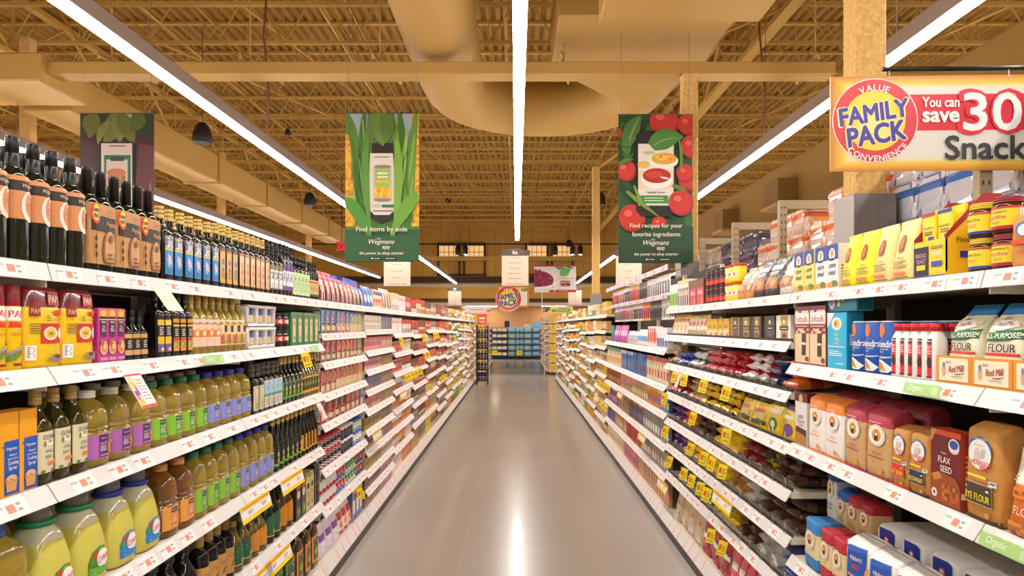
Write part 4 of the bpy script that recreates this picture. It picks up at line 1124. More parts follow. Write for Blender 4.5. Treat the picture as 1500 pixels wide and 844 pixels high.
P_GAL = [(0, .9, 4.5), (.02, 1, 4.5), (.18, 1, 4.5), (.19, .975, 4.5), (.21, 1, 4.5), (.33, 1, 4.5), (.34, .975, 4.5), (.36, 1, 4.5), (.50, 1, 4.5), (.51, .975, 4.5), (.53, 1, 4.5), (.66, 1, 4), (.76, .9, 3.4), (.83, .7, 3), (.88, .4, 2), (.93, .34, 2)]
def gallon(lab):
    def ex(root, rings):
        mb = MB(); mb.tube([(-.045, 0, .275), (-.03, 0, .298), (.03, 0, .298), (.045, 0, .275)], .006, mat('1E7A4A', .4), 6); kid(mb.build('carry_handle'), root)
    return lambda w: bottle('gallon_oil_jug', w, .30, P_GAL, mat('4E3A10', .1, trans=.35), (.92, 1, .36, mat('1E6B3A', .4), 1), lab, d=w * .8, n=28, flat=True, extra=ex)
row(-1, 3.0, 3.74, 4, .14, gallon(GALG), 'big dark oil jug with green label', W6, 'jug')
row(-1, 3.745, 4.165, 3, .14, gallon(GAL), 'big dark oil jug with orange label', W6, 'jug')
# ------------------------------------------------------------------ shelving runs
ZL = [1.702, 1.444, 1.153, .831, .504]
ZB = [1.702, 1.503, 1.328, 1.136, .955, .683, .442]
ZC_ = [1.702, 1.52, 1.353, 1.204, 1.045, .892, .735, .577, .416, .274]
ZD_ = [1.702, 1.476, 1.29, 1.10, .93, .75, .57, .37]
ZF = [1.685, 1.392, 1.056, .586]
ZK = [1.685, 1.481, 1.267, 1.047, .847, .652, .437]
ZU = [1.366, 1.085, .87, .62, .39]
for i, nm in ((0, 'nearest shelving bay of cooking oils on the oil side'), (1, 'second shelving bay of cooking oils, holding dark bottles and jugs'), (2, 'third shelving bay of cooking oils, ending beside the cake mixes')):
    shelving(-1, i, ZL, nm, near=1, seed=i)
shelving(-1, 3, ZB, 'shelving bay of boxed cake mixes beyond the cooking oils', near=1, seed=3)
shelving(-1, 4, ZC_, 'shelving bay of narrow gelatin and pudding boxes', near=1, seed=4)
shelving(-1, 5, ZD_, 'shelving bay of white packets and red boxes after the puddings', near=1, seed=5)
for i, nm in ((0, 'nearest shelving bay of flours and yeast on the flour side'), (1, 'second shelving bay of flours, ending beside the candy bags')):
    shelving(1, i, ZF, nm, near=1, seed=20 + i, depth=.46)
for i, nm in ((2, 'shelving bay of candy bags nearest the flours'), (3, 'second shelving bay of candy bags before the baking tools')):
    shelving(1, i, ZK, nm, near=1, seed=20 + i, wire=True)
for i, nm in ((4, 'first shelving bay of baking tools and books'), (5, 'second shelving bay of baking tools and books'), (6, 'last shelving bay of baking tools and books')):
    shelving(1, i, ZU, nm, near=1, seed=20 + i, top=2.03)

# ------------------------------------------------------------------ cake mix bay
CN = {'red': 'C8332B', 'orange': 'E5812B', 'yellow': 'EAC52E', 'green': '5FA03C', 'blue': '3E74B8', 'white': 'EFE9E0', 'cream': 'E6D4AE', 'brown': '6E4328', 'grey': '8E8880', 'pink': 'DB8792', 'purple': '6C4A86', 'teal': '3E9CA0', 'black': '2A2523', 'tan': 'C59A62', 'gold': 'B8913C', 'silver': 'B8B4AE'}
_k = {}
def cakebox(w, c1, c2, c3, h):
    ops = [('r', -.5, .42, .5, 1, c1), ('r', -.5, 0, .5, .44, c2), ('p', [(-.32, .58), (-.10, .56), (.02, .92), (-.18, .94)], 'F2EEE8'), ('p', [(-.26, .60), (-.14, .60), (-.04, .84), (-.16, .84)], '3A5AA8'), ('p', [(.02, .5), (.42, .48), (.46, .84), (.14, .86)], c3), ('l', -.4, .45, .0, .52, 'F2EEE8', 2),
           ('p', [(-.48, .02), (.2, .02), (.28, .36), (-.3, .38)], c3), ('e', -.05, .22, .3, .12, 'E8C896' if c3 != 'E8C896' else '7A4A2C'), ('p', [(.28, .0), (.36, .0), (.5, .38), (.42, .40)], 'DAD6D0'), ('p', [(-.48, .06), (-.42, .02), (-.28, .42), (-.36, .44)], 'DAD6D0')]
    return carton('cake_mix_box', w, .045, h, c1, ops, [('r', -.4, .1, .4, .9, 'F0E8DC'), ('l', -.3, .2, .3, .8, '8A8078', 6)])
def cb(c1, c2, c3, h): return lambda w: cakebox(w, CN.get(c1, c1), c2, c3, h)
WB = lambda k: 'on the %s cake mix shelf' % k
Y = 4.185
def runs(side, y, z, where, items, cat='box', gap=.003, **kw):
    for (n, pitch, b, desc, *c) in items:
        row(side, y, y + n * pitch, n, z, b, desc, where, c[0] if c else cat, **kw); y += n * pitch + gap
    return y
def frost(w, c1, c2, h):
    return pouch('frosting_pouch', w, .05, h, lambda i, j: mat(c1 if i > 2 else c2, .35), [('r', -.4, .62, .4, .86, 'E8A0A8'), ('p', [(-.3, .66), (.0, .64), (.1, .84), (-.2, .84)], 'F4EEEA'), ('r', .12, .6, .4, .84, 'F0A030'), ('r', -.42, .04, .42, .5, c2), ('e', 0, .5, .36, .16, 'E8B090'), ('p', [(-.3, .04), (-.16, .04), (-.1, .4), (-.22, .4)], 'D8D0CC'), ('p', [(.12, .04), (.26, .04), (.3, .36), (.18, .36)], 'D8D0CC')], seed=4)
runs(-1, 4.185, 1.702, WB('top'), [(5, .118, lambda w: frost(w, 'D8404A', '8A2A2A', .15), 'red frosting pouch'), (3, .118, lambda w: frost(w, 'E0603A', '9A4A3A', .135), 'orange-red frosting pouch'), (2, .118, lambda w: frost(w, '4A78C8', '5A3A3A', .13), 'blue frosting pouch')], 'pouch')
runs(-1, 4.19, 1.702, WB('top'), [(5, .118, lambda w: frost(w, 'D8404A', '8A2A2A', .20), 'rear tall red frosting pouch'), (4, .14, lambda w: frost(w, '3A6AC0', '3A5AB0', .175), 'rear bright blue pouch')], 'pouch', xin=1.245)
runs(-1, 4.19, 1.503, WB('second'), [(3, .122, cb('blue', '4A3A34', '8A4A2E', .148), 'blue cake mix box with brown cake'), (3, .122, cb('blue', 'C8A878', 'B86A3A', .145), 'blue cake mix box with tan cake'), (2, .122, cb('blue', 'DDBE8C', 'E8C23A', .14), 'blue cake mix box with yellow cake'), (1, .122, cb('green', 'DDBE8C', 'D8B06A', .14), 'green cake mix box')], fit=.97)
runs(-1, 4.19, 1.328, WB('third'), [(3, .122, cb('red', '5A4A42', '7A3A26', .13), 'red cake mix box with dark cake'), (3, .122, cb('red', '3A2A24', 'E0A03A', .13), 'red cake mix box with yellow picture'), (2, .122, cb('red', '4A3A34', 'B8402E', .128), 'all red cake mix box'), (1, .122, cb('green', '3A3A2E', '8AB85A', .128), 'green brownie mix box')], fit=.97)
runs(-1, 4.19, 1.136, WB('fourth'), [(3, .118, cb('red', '7A3A30', 'E8A05A', .142), 'red cookie mix box with dark base'), (5, .122, cb('red', 'E8CFA2', 'E0A83A', .145), 'red and cream cake mix box'), (1, .16, cb('orange', 'E0B068', 'E8C070', .145), 'orange and tan cake mix box')], fit=.97)
runs(-1, 4.19, .955, WB('fifth'), [(2, .16, cb('C22A26', 'B82A26', '7A2A20', .15), 'wide red brownie box with dark brownie'), (2, .15, cb('9A2A22', 'C83A2E', '5A2A20', .15), 'dark red brownie box with knife'), (3, .14, cb('C8302A', '8E2A22', 'D88A3A', .15), 'red brownie box with orange picture'), (1, .14, cb('blue', '2A5AA0', 'D8C8A8', .15), 'bright blue brownie box')], fit=.98)
def frostcan(w, c, wd): return tin('frosting_tub', w, .088, 'C8303A', [(.12, 'C8303A'), (.22, 'F0E8E0'), (.80, c), (.84, 'F0E8E0')], [('r', -.7, .3, .7, .7, 'EDE6DC'), ('r', -.45, .36, .45, .66, c), ('l', -.35, .4, .35, .6, 'F0E8E0', 2)], 14)
for k, zz in ((0, .683), (1, .772)):
    lv = ('lower', 'upper')[k]
    runs(-1, 4.19, zz, WB('sixth'), [(6, .087, lambda w: frostcan(w, '2A2422', 0), lv + ' black frosting tub with red lid'), (4, .087, lambda w: tin('frosting_tub', w, .088, 'EDE6DC', [(.12, '2A3A90'), (.8, '3A3438'), (.84, 'F0E8E0')], [('r', -.45, .3, .45, .7, '5A5460')]), lv + ' dark frosting tub with white lid'), (3, .09, lambda w: tin('frosting_tub', w, .088, '2A6AC0', [(.12, '3A78C8'), (.8, 'E8E0C8'), (.84, 'F0E8E0')], [('r', -.5, .4, .5, .6, 'F4F0E8'), ('r', -.4, .2, .4, .3, '3A78C8')]), lv + ' cream frosting tub with blue lid')], 'tub')
def milkcan(c1, c2): return lambda w: tin('milk_can', w, .082, None, [(.08, 'B8B4AE'), (.34, c2), (.62, 'F2EEE8'), (.92, c1), (1, 'C8C4BE')], [('e', 0, .5, .35, .16, c1), ('r', -.5, .16, .4, .26, c2)], 12)
for k, zz in ((0, .442), (1, .525)):
    lv = ('lower', 'upper')[k]
    runs(-1, 4.19, zz, WB('seventh'), [(5, .078, milkcan('E8E0DA', 'C8303A'), lv + ' white milk can with red band'), (3, .078, milkcan('C8303A', '3A8AC8'), lv + ' red and blue milk can'), (4, .078, milkcan('2E8A4A', 'E8E0D8'), lv + ' green milk can'), (3, .078, milkcan('A8303A', '4A3A7A'), lv + ' dark red milk can')], 'can', jit=.002)
runs(-1, 4.19, .14, WB('base'), [(3, .15, lambda w: pouch('sugar_bag', w, .08, .2, lambda i, j: mat('E8DDE6', .4), [('r', -.4, .5, .4, .7, '8A4A9A'), ('l', -.4, .15, .4, .45, '9A8AA0', 5)]), 'white and purple sugar bag'), (3, .12, lambda w: pouch('sugar_bag', w, .08, .2, lambda i, j: mat('EDE4DC', .4), [('r', -.4, .55, .4, .8, 'D0402E'), ('e', 0, .4, .3, .12, 'E8802E'), ('r', -.4, .1, .4, .2, 'C8303A')]), 'white sugar bag with red and orange print'), (3, .11, lambda w: carton('sugar_box', w, .09, .24, '5A78B8', [('r', -.5, .8, .5, 1, 'F0C030'), ('r', -.3, .2, .3, .6, 'E8E4DE'), ('r', -.5, 0, -.4, 1, 'F0C030')]), 'yellow and blue sugar box')], 'bag')

# ------------------------------------------------------------------ gelatin bay
def gel(c1, c2, c3):
    return lambda w: plain_box('gelatin_box', w, .03, .10, lambda i, j: ([c2, c2, c1, c1] if j < 2 else [c1, c3, c3, c1] if j == 3 else [c1, c1, c2, c1] if j == 4 else [c1] * 4)[i], mat(c1, .4))
GS = [('cream', 'E6D8C4', 'B89A80', '8A7A6A'), ('pink', 'C85A5A', 'F0C8C0', '5A70B0'), ('rose', 'C86A78', 'EBD5CC', '6A78B8'), ('dusky blue', '6A6A90', 'B08A5A', '4A6AA8'), ('orange-pink', 'D0705A', 'F0D0B0', '7A8AB0'), ('olive and yellow', '8A7A3A', 'D8B83A', '4A5A90'), ('brown-pink', '9A6A5A', 'E0B8A0', '5A5A7A'), ('gold', 'A8844A', 'D8C080', '6A5A4A'), ('dark plum', '6A4A50', 'C8A090', '4A4A6A'), ('muted pink', '9A6A68', 'D0A890', '6A5A60')]
for k, z in enumerate(ZC_[1:] + [.14]):
    nm, a, b, c = GS[k]; wh = 'on the %s gelatin shelf' % (ordinal(k + 2) if z > .2 else 'base')
    n1 = 10
    top = ZC_[k]
    hh = min(.115, top - z - .06)
    def gg(w, a=a, b=b, c=c, hh=hh): 
        return plain_box('gelatin_box', w, .035, hh, lambda i, j: ([b, b, a, a] if j < 2 else [a, c, c, a] if j == 3 else [a, a, b, a] if j == 4 else [a] * 4)[i], mat(a, .4))
    a2, b2, c2 = GS[(k + 3) % 10][1:]
    def g2(w, a=a2, b=b2, c=c2, hh=hh): 
        return plain_box('gelatin_box', w, .035, hh * .97, lambda i, j: ([c, b, b, c] if j in (2, 3) else [a] * 4 if j > 3 else [a, b, a, a])[i], mat(a, .4))
    runs(-1, 5.405, z, wh, [(10, .066, gg, nm + ' gelatin box'), (8, .066, g2, GS[(k + 3) % 10][0] + ' pudding box')], fit=.93, rot=1.5)
runs(-1, 5.405, 1.702, 'on the top gelatin shelf', [(3, .11, lambda w: pouch('marshmallow_bag', w, .07, .16, lambda i, j: mat('5A80C8' if i < 3 else '4A70C0', .3), [('e', 0, .4, .35, .2, 'F0F0F4')]), 'blue and white marshmallow bag'), (4, .09, lambda w: carton('mix_carton', w, .05, .15, 'E8DCC8', [('r', -.4, .3, .4, .5, 'D8603A'), ('r', -.4, .7, .4, .9, '5A4A9A'), ('e', 0, .2, .3, .1, 'E8A060')]), 'cream carton with purple and orange print'), (4, .12, lambda w: pouch('nut_pouch', w, .07, .18, lambda i, j: mat('EDE6DA' if j % 3 else 'B8864A', .3), [('r', -.1, .1, .3, .8, 'A87A44')]), 'white pouch with brown window')], 'bag')
row(-1, 4.75, 5.2, 1, 1.702, lambda w: carton('display_case', w, .2, .215, '4A44A0', [('n', -.48, .3, .48, .95, ['4A44A0', '6A60C0', '3A6AC8', '4A44A0'], 8, 4, 3)], (), 'F0E8D8'), 'long purple display case behind the pouches', WB('top'), 'case', xin=1.33)
row(-1, 5.3, 5.9, 1, 1.702, lambda w: carton('display_case', w, .2, .22, '4A44A0', [('n', -.48, .3, .48, .95, ['4A44A0', '6A60C0', '4A44A0', 'D88A4A'], 8, 4, 5)], (), 'F0E8D8'), 'long purple display case behind the marshmallows', 'on the top gelatin shelf', 'case', xin=1.33)

# ------------------------------------------------------------------ farther bays: block by block
KIND = {'cracker_box': 'cracker box', 'cookie_packet': 'cookie packet', 'soup_can': 'soup can', 'snack_bag': 'snack bag', 'cereal_box': 'cereal box', 'sauce_jar': 'sauce jar', 'rice_carton': 'rice carton', 'drink_canister': 'drink canister', 'pasta_packet': 'pasta packet', 'tea_box': 'tea box', 'juice_bottle': 'juice bottle', 'baking_tray_pack': 'baking tray pack'}
CATS = {'box': 'box', 'packet': 'packet', 'can': 'can', 'bag': 'bag', 'jar': 'jar', 'carton': 'carton', 'canister': 'canister', 'bottle': 'bottle', 'pack': 'pack'}
def far_item(kind, w, h, a, b, c, v):
    A, B, C = CN[a], CN[b], CN[c]
    sh = kind.split('_')[-1]
    if sh in ('box', 'carton', 'packet', 'pack'):
        pats = [lambda i, j: B if j in (2, 3) and i in (1, 2) else C if j == 0 else A, lambda i, j: A if j > 3 else B if j > 1 else (C if i % 2 else B), lambda i, j: C if j == 4 and i in (1, 2) else B if (i + j) % 5 == 0 else A, lambda i, j: B if j < 2 else C if j == 2 else A]
        return plain_box(kind, w, .06, h, pats[v % 4], mat(A, .4))
    if sh in ('can', 'canister'):
        return tin(kind, w, h, None, [(.06, 'B8B4AE'), (.3, C), (.66, B), (.94, A), (1, 'C0BCB6')], (), 12)
    if sh == 'bag':
        rings = [(0, w * .46, .03, 4, 0, 0), (.01, w * .49, .036, 4, 0, 0), (h * .3, w * .49, .04, 3, 0, 0), (h * .6, w * .48, .034, 3, 0, 0), (h * .88, w * .47, .012, 2.6, 0, 0), (h, w * .47, .004, 2.4, 0, 0)]
        mb = MB(); mb.loft(rings, 14, lambda i, j: mat(B if i == 2 and (j < 3 or j > 10) else C if i == 1 and j < 5 else A, .35), jit=.003, seed=v)
        return mb.build(kind), .08
    # jars and bottles
    P = [(0, .92), (.03, 1), (.2, 1), (.62, 1), (.72, .9), (.78, .72), (.98, .72)] if sh == 'jar' else [(0, .92), (.02, 1), (.2, 1), (.5, 1), (.6, .9), (.75, .45), (.98, .4)]
    rings = [(q[0] * h, q[1] * w / 2, q[1] * w / 2, 2, 0, 0) for q in P]
    mb = MB(); mb.loft(rings, 12, lambda i, j: mat(B, .4) if i == 2 else mat(C, .35) if i >= len(P) - 2 else mat(A, .15)); 
    return mb.build(kind), w
SN = {-1: 'oil', 1: 'flour'}
def far_bay(side, i, zs, themes, seed, x=XF, y0=None, width=.115, wname=None, nmax=3, top_h=.19):
    R = random.Random(seed)
    ya = (B0 + BAY * i if y0 is None else y0) + .018
    zz = sorted(set(zs) | {.14}, reverse=True)
    for k, z in enumerate(zz):
        gap = (zz[k - 1] - z - .055) if k else top_h
        where = ('on %s shelf of ' % (ordinal(k + 1) if z > .15 else 'base')) + (wname or '%s %s bay' % (ordinal(i + 1), SN[side]))
        th = themes[min(k, len(themes) - 1)] if isinstance(themes[0], list) else themes
        used = set(); y = ya; blocks = R.choice((2, 2, 3)) if nmax > 2 else 2
        L = (BAY - .034)
        for q in range(blocks):
            for _ in range(8):
                kind, a, b, c = R.choice(th)
                if (kind, a, b) not in used: break
            if (kind, a, b) in used: continue
            used.add((kind, a, b))
            sh = kind.split('_')[-1]
            wf = width * {'can': .72, 'jar': .75, 'bottle': .75, 'bag': 1.35, 'packet': 1.1, 'canister': .85}.get(sh, 1)
            n = max(1, int(round(L / blocks / wf)))
            h = gap * R.uniform(.78, .93)
            if sh in ('can', 'jar') and h > .16 and R.random() < .6: h *= .6
            h = min(h, .27)
            yb = y + L / blocks
            v = R.randrange(99)
            row(side, y, yb - .004, n, z, lambda w: far_item(kind, w, h, a, b, c, v), '%s and %s %s' % (a, b, KIND[kind]), where, CATS[sh], xin=x + .025, fit=.95, rot=2)
            y = yb
def T(kinds, combos): return [(k,) + tuple(c.split()) for k in kinds.split() for c in combos.split(',')]
TH_D = [T('cracker_box', 'white cream red,cream white grey,red white brown')] * 3 + [T('cookie_packet rice_carton', 'white red green,cream red orange,red white black')] * 2 + [T('rice_carton', 'orange white red,orange cream brown,white orange red')] * 6
TH_E = [T('tea_box cracker_box', 'red cream brown,red orange cream,brown red cream')] * 5 + [T('cookie_packet tea_box', 'brown grey cream,grey brown cream,tan brown red')] * 6
TH_F = [T('cookie_packet', 'cream brown red,grey cream brown,red cream tan,brown tan cream')] * 6 + [T('cracker_box cookie_packet', 'tan blue yellow,orange brown cream,yellow brown cream')] * 6
TH_G = T('drink_canister snack_bag cracker_box', 'white green brown,green white yellow,yellow green red,yellow orange white,white grey blue')
TH_H = T('snack_bag cracker_box juice_bottle', 'yellow orange red,white red orange,orange cream red,cream yellow green,white tan brown')
lz = {5: TH_D, 6: TH_E, 7: TH_F, 8: TH_E, 9: TH_F, 10: TH_G, 11: TH_G, 12: TH_H, 13: TH_H, 14: TH_H, 15: TH_H}
STD = [[1.702, 1.49, 1.28, 1.09, .91, .72, .53, .33], [1.702, 1.47, 1.25, 1.04, .84, .62, .38], [1.702, 1.45, 1.26, 1.06, .87, .66, .43], [1.702, 1.5, 1.31, 1.12, .9, .68, .42]]
for i in range(5, 16):
    zs = ZD_ if i == 5 else STD[i % 4]
    if i > 5: shelving(-1, i, zs, '%s shelving bay from the near end on the oil side' % ordinal(i + 1), seed=i)
    far_bay(-1, i, zs, lz[i], 100 + i, width=.085 if i < 8 else .115 if i < 11 else .15)
TR_A = T('rice_carton tea_box', 'yellow orange cream,cream brown orange,tan cream brown') + T('pasta_packet', 'green yellow orange,yellow green red')
TR_B = T('pasta_packet rice_carton', 'green orange yellow,yellow green orange,orange yellow green,cream green red,white tan green')
TR_C = T('pasta_packet soup_can sauce_jar', 'yellow orange green,orange cream red,red yellow green,white yellow blue,green white red')
TR_D = T('snack_bag sauce_jar cereal_box', 'yellow cream blue,white yellow red,blue white yellow,cream orange blue,red yellow white')
rz_ = {7: TR_A, 8: TR_B, 9: TR_B, 10: TR_C, 11: TR_C, 12: TR_C, 13: TR_D, 14: TR_D, 15: TR_D}
for i in range(7, 16):
    zs = STD[(i + 1) % 4]
    shelving(1, i, zs, '%s shelving bay from the near end on the flour side' % ordinal(i + 1), seed=40 + i)
    far_bay(1, i, zs, rz_[i], 200 + i, width=.105 if i < 11 else .15)
# beige end panels
for s, nm in ((-1, 'oil'), (1, 'flour')):
    mb = MB(); a, b = sorted((s * 1.14, s * 1.64)); mb.box(a, b, 20.045, 20.09, 0, 1.74, mat('D9C9A8', .5), .004)
    tag(mb.build('shelf_end_panel'), 'beige upright panel closing the far end of the %s side shelving' % nm, 'panel')
# second block of shelving past the cross aisle
for s, th, nm in ((-1, TH_H, 'oil'), (1, TR_D, 'flour')):
    for k in range(6):
        y0 = 22.6 + BAY * k
        shelving(s, k, STD[k % 4], '%s bay of the far block past the cross aisle, %s side' % (ordinal(k + 1), nm), seed=60 + k, x=1.03, y0=y0, top=1.9)
        if s == 1 or k < 2:
            far_bay(s, k, STD[k % 4], th, 300 + k + s, x=1.03, y0=y0, width=.2, wname='%s far %s bay' % (ordinal(k + 1), nm), nmax=2)
# ------------------------------------------------------------------ flour side, near bays
V1, V2, V3, V4 = ('on the %s flour shelf' % q for q in ('top', 'second', 'third', 'fourth'))
def almond(c, edge):
    def f(w):
        return pouch('nut_flour_pouch', w, .07, .185, lambda i, j: mat(c, .35), [('t', 'SUPER FINE', 0, .83, .022, '7A5A1E', {'w': .7}), ('p', [(-.14, .48), (-.02, .47), (.12, .52), (.15, .64), (.08, .75), (-.06, .76), (-.15, .66)], 'A8582A'), ('p', [(-.05, .52), (.05, .54), (.07, .68), (-.02, .70)], 'C8743A'), ('t', 'almond', 0, .38, .045, '6A4A1A', {'w': .6}), ('l', -.3, .2, .3, .34, '8A6A2A', 4), ('r', -.3, .09, .26, .15, edge), ('l', -.4, .04, .4, .07, '5A5A2A', 1)], jit=.0012)
    return f
runs(1, 1.36, 1.685, V1, [(3, .10, lambda w: paper_bag('flour_bag', w, .06, .125, lambda i, j: mat('C98A3E', .6), [('e', 0, .7, .3, .14, '3A7AC8'), ('e', 0, .68, .22, .11, 'E8E0DC'), ('r', -.45, .42, .45, .52, 'E8502E'), ('t', 'YEAST', 0, .3, .09, 'D04A3A', {'w': .7, 'rot': 8})]), 'tan bag with blue oval and red band')], 'bag')
def yeastjar(w):
    return bottle('yeast_jar', w, .088, [(0, .92), (.03, 1), (.70, 1), (.78, .92), (.82, .86)], mat('4A2A14', .08), (.82, 1, .93, mat('8E2430', .3), 2), [('r', -1.1, .10, 1.1, .72, 'F2D21E'), ('r', -1.1, .10, 1.1, .19, 'B02030'), ('r', -1.1, .66, 1.1, .72, 'C02A30'), ('t', 'Fleischmann\'s', .05, .58, .08, '2A2A3A', {'w': .8}), ('t', 'RapidRise', .05, .42, .1, 'B8307A', {'w': .75, 'i': .2}), ('t', 'YEAST', .05, .28, .07, '2A3AA0', {'w': .4}), ('r', .70, .16, 1.05, .66, 'F0ECE4'), ('l', .74, .2, 1.0, .62, '6A6660', 6), ('r', -1.05, .2, -.75, .62, 'F0ECE4')])
for k, zz in ((0, 1.685), (1, 1.774)):
    row(1, 1.668, 1.757, 1, zz, yeastjar, ('lower' if k == 0 else 'upper') + ' yellow labelled yeast jar', V1, 'jar', w=.078, rot=6, jit=.008)
    row(1, 1.58, 1.86, 3, zz, lambda w: bottle('yeast_jar', w, .088, [(0, .92), (.03, 1), (.70, 1), (.78, .92), (.82, .86)], mat('4A2A14', .08), (.82, 1, .93, mat('D8B82A', .3), 2), [('r', -1.1, .10, 1.1, .72, 'F2D21E'), ('r', -1.1, .10, 1.1, .18, '2A3AA0'), ('r', -1.1, .66, 1.1, .71, 'C02A30'), ('t', 'Active Dry', .0, .5, .09, '2A2A3A', {'w': .7}), ('t', 'YEAST', 0, .34, .09, 'D04A6A', {'w': .5}), ('r', .62, .16, 1.0, .66, 'F0ECE4')]), ('lower' if k == 0 else 'upper') + ' rear yeast jar with yellow lid', V1, 'jar', w=.078, xin=1.262, rot=5)
    row(1, 1.762, 1.85, 1, zz, lambda w: bottle('yeast_jar', w, .088, [(0, .92), (.03, 1), (.70, 1), (.78, .92), (.82, .86)], mat('4A2A14', .08), (.82, 1, .93, mat('D8B82A', .3), 2), [('r', -1.1, .10, 1.1, .72, 'F2D21E'), ('r', -1.1, .10, 1.1, .18, '2A3AA0'), ('r', -1.1, .66, 1.1, .71, 'C02A30'), ('t', 'Active Dry', .0, .5, .09, '2A2A3A', {'w': .7}), ('t', 'YEAST', 0, .34, .09, 'D04A6A', {'w': .5}), ('r', .62, .16, 1.0, .66, 'F0ECE4')]), ('lower' if k == 0 else 'upper') + ' front yeast jar with yellow lid', V1, 'jar', w=.078, xin=1.172, rot=5)
# yeast packet display with sloping sides
def yeastdisplay(w):
    d = .15; h = .225; m = mat('F0B81E', .4); red = mat('A8242A', .4)
    root = MB(); root.box(-w / 2, w / 2, -d / 2, d / 2, 0, .012, m)
    root = root.build('yeast_display')
    mb = MB(); mb.box(-w / 2, w / 2, -d / 2, -d / 2 + .004, .012, .105, mat('F2CE1E', .4))
    art(mb, [('r', -.5, .06, -.02, .85, '20243A'), ('t', 'BREAD', -.26, .62, .12, 'E8A0B0', {'w': .36}), ('t', 'YEAST', -.26, .46, .12, 'E8A0B0', {'w': .36}), ('r', -.4, .22, -.12, .36, 'F2CE1E'), ('r', -.5, -.0, .5, .05, '2A3AA0'), ('t', 'YEAST', .24, .62, .12, 'F4F0E8', {'w': .4, 'b': .01}), ('l', .06, .74, .44, .84, '3A3A5A', 2), ('r', .08, .28, .40, .42, '3A4AA8')], w, .105, flat_front(-d / 2), .0008, .0003); kid(mb.build('front_panel', recalc=False), root)
    for s in (-1, 1):
        mb = MB(); x = s * w / 2
        P = [(-d / 2, .012), (d / 2, .012), (d / 2, h), (d / 2 - .05, h), (-d / 2, .115)]
        a = [mb.vert((x, p, q)) for p, q in P]; b = [mb.vert((x - s * .003, p, q)) for p, q in P]
        mb.face(a, m); mb.face(b[::-1], red)
        for i in range(5): mb.face((a[i], a[(i + 1) % 5], b[(i + 1) % 5], b[i]), red if i >= 2 else m)
        o = .0009 * s
        q = [(-d / 2, .115), (-d / 2, .10), (d / 2 - .055, .195), (d / 2 - .022, .195), (d / 2, .195), (d / 2, h), (d / 2 - .05, h)]
        mb.poly([(x + o, q[0][0], q[0][1]), (x + o, q[1][0], q[1][1]), (x + o, q[2][0], q[2][1]), (x + o, q[6][0], q[6][1])], red)
        mb.poly([(x + o, q[2][0], q[2][1]), (x + o, q[4][0], q[4][1]), (x + o, q[5][0], q[5][1]), (x + o, q[6][0], q[6][1])], red)
        fr = (lambda u, v, oo: (x - oo, -u, v)) if s < 0 else (lambda u, v, oo: (x + oo, u, v))
        art(mb, [('t', 'Fleischmann\'s', .05, .44, .07, '2A2A2A', {'w': .72}), ('r', -.25, .22, .2, .30, '2A3AA0'), ('e', .1, .13, .14, .09, 'B8742A'), ('e', .28, .12, .12, .08, 'A8642A')], d, h, fr, .0014, .0003)
        kid(mb.build('side_panel', recalc=False), root)
    mb = MB(); mb.box(-w / 2, w / 2, d / 2 - .004, d / 2, .012, h, red); kid(mb.build('back_panel'), root)
    for k, (u, c, top) in enumerate(((-.25, 'C02A30', 'B8307A'), (.25, '2A3AA0', '2A2A3A'))):
        for r_ in range(2):
            mb = MB(); y = -d / 2 + .02 + r_ * .035; z0 = .06 + r_ * .012
            mb.box(u * w - w * .21, u * w + w * .21, y, y + .012, z0, z0 + .128, mat('F2DA1E', .35), .003)
            if r_ == 0: art(mb, [('r', -.5, .92, .5, 1, c), ('t', 'RapidRise' if k == 0 else 'Fleischmann\'s', 0, .66, .07, top, {'w': .8}), ('l', -.3, .5, .3, .6, '3A3A5A', 2), ('r', 0, .38, .4, .46, '3A4AA8')], w * .42, .128, lambda a, b, o: (u * w + a, y - o, z0 + b), .0008, .0003)
            kid(mb.build('yeast_packet', recalc=False), root)
    return root, d
row(1, 1.905, 2.065, 1, 1.685, yeastdisplay, 'yellow and red display of yeast packets', V1, 'display', rot=0)
runs(1, 2.075, 1.685, V1, [(2, .118, almond('F0D98A', 'E8703A'), 'cream almond flour pouch')], 'pouch', rot=4, fit=.97)
runs(1, 2.315, 1.685, V1, [(2, .112, almond('F6E41E', 'E8703A'), 'bright yellow almond flour pouch')], 'pouch', rot=4, fit=.97)
def meal(c):
    return lambda w: carton('corn_meal_box', w, .055, .165, c, [('r', -.5, .66, .5, 1, '244A98'), ('e', .0, .78, .26, .14, 'F0ECE4'), ('e', .0, .80, .14, .09, 'E89A6A'), ('r', -.2, .64, .2, .69, '1E2E5A'), ('t', 'corn', .02, .52, .125, '1E2A3A', {'w': .9, 'i': .3, 'b': .01}), ('t', 'meal', .02, .38, .125, '1E2A3A', {'w': .9, 'i': .3, 'b': .01}), ('e', .2, .12, .28, .07, '4E8A34'), ('e', -.2, .1, .25, .06, 'E8A03A'), ('e', .38, .1, .1, .05, 'D84A2E')], [('r', -.4, .1, .4, .6, 'E8E4DA'), ('l', -.3, .15, .3, .55, '6A6660', 6)], '244A98')
runs(1, 2.545, 1.685, V1, [(2, .098, meal('E9E5E2'), 'white corn meal box with blue top')], 'box', rot=1)
runs(1, 2.748, 1.685, V1, [(2, .10, meal('F2DC72'), 'yellow corn meal box with blue top')], 'box', rot=1)

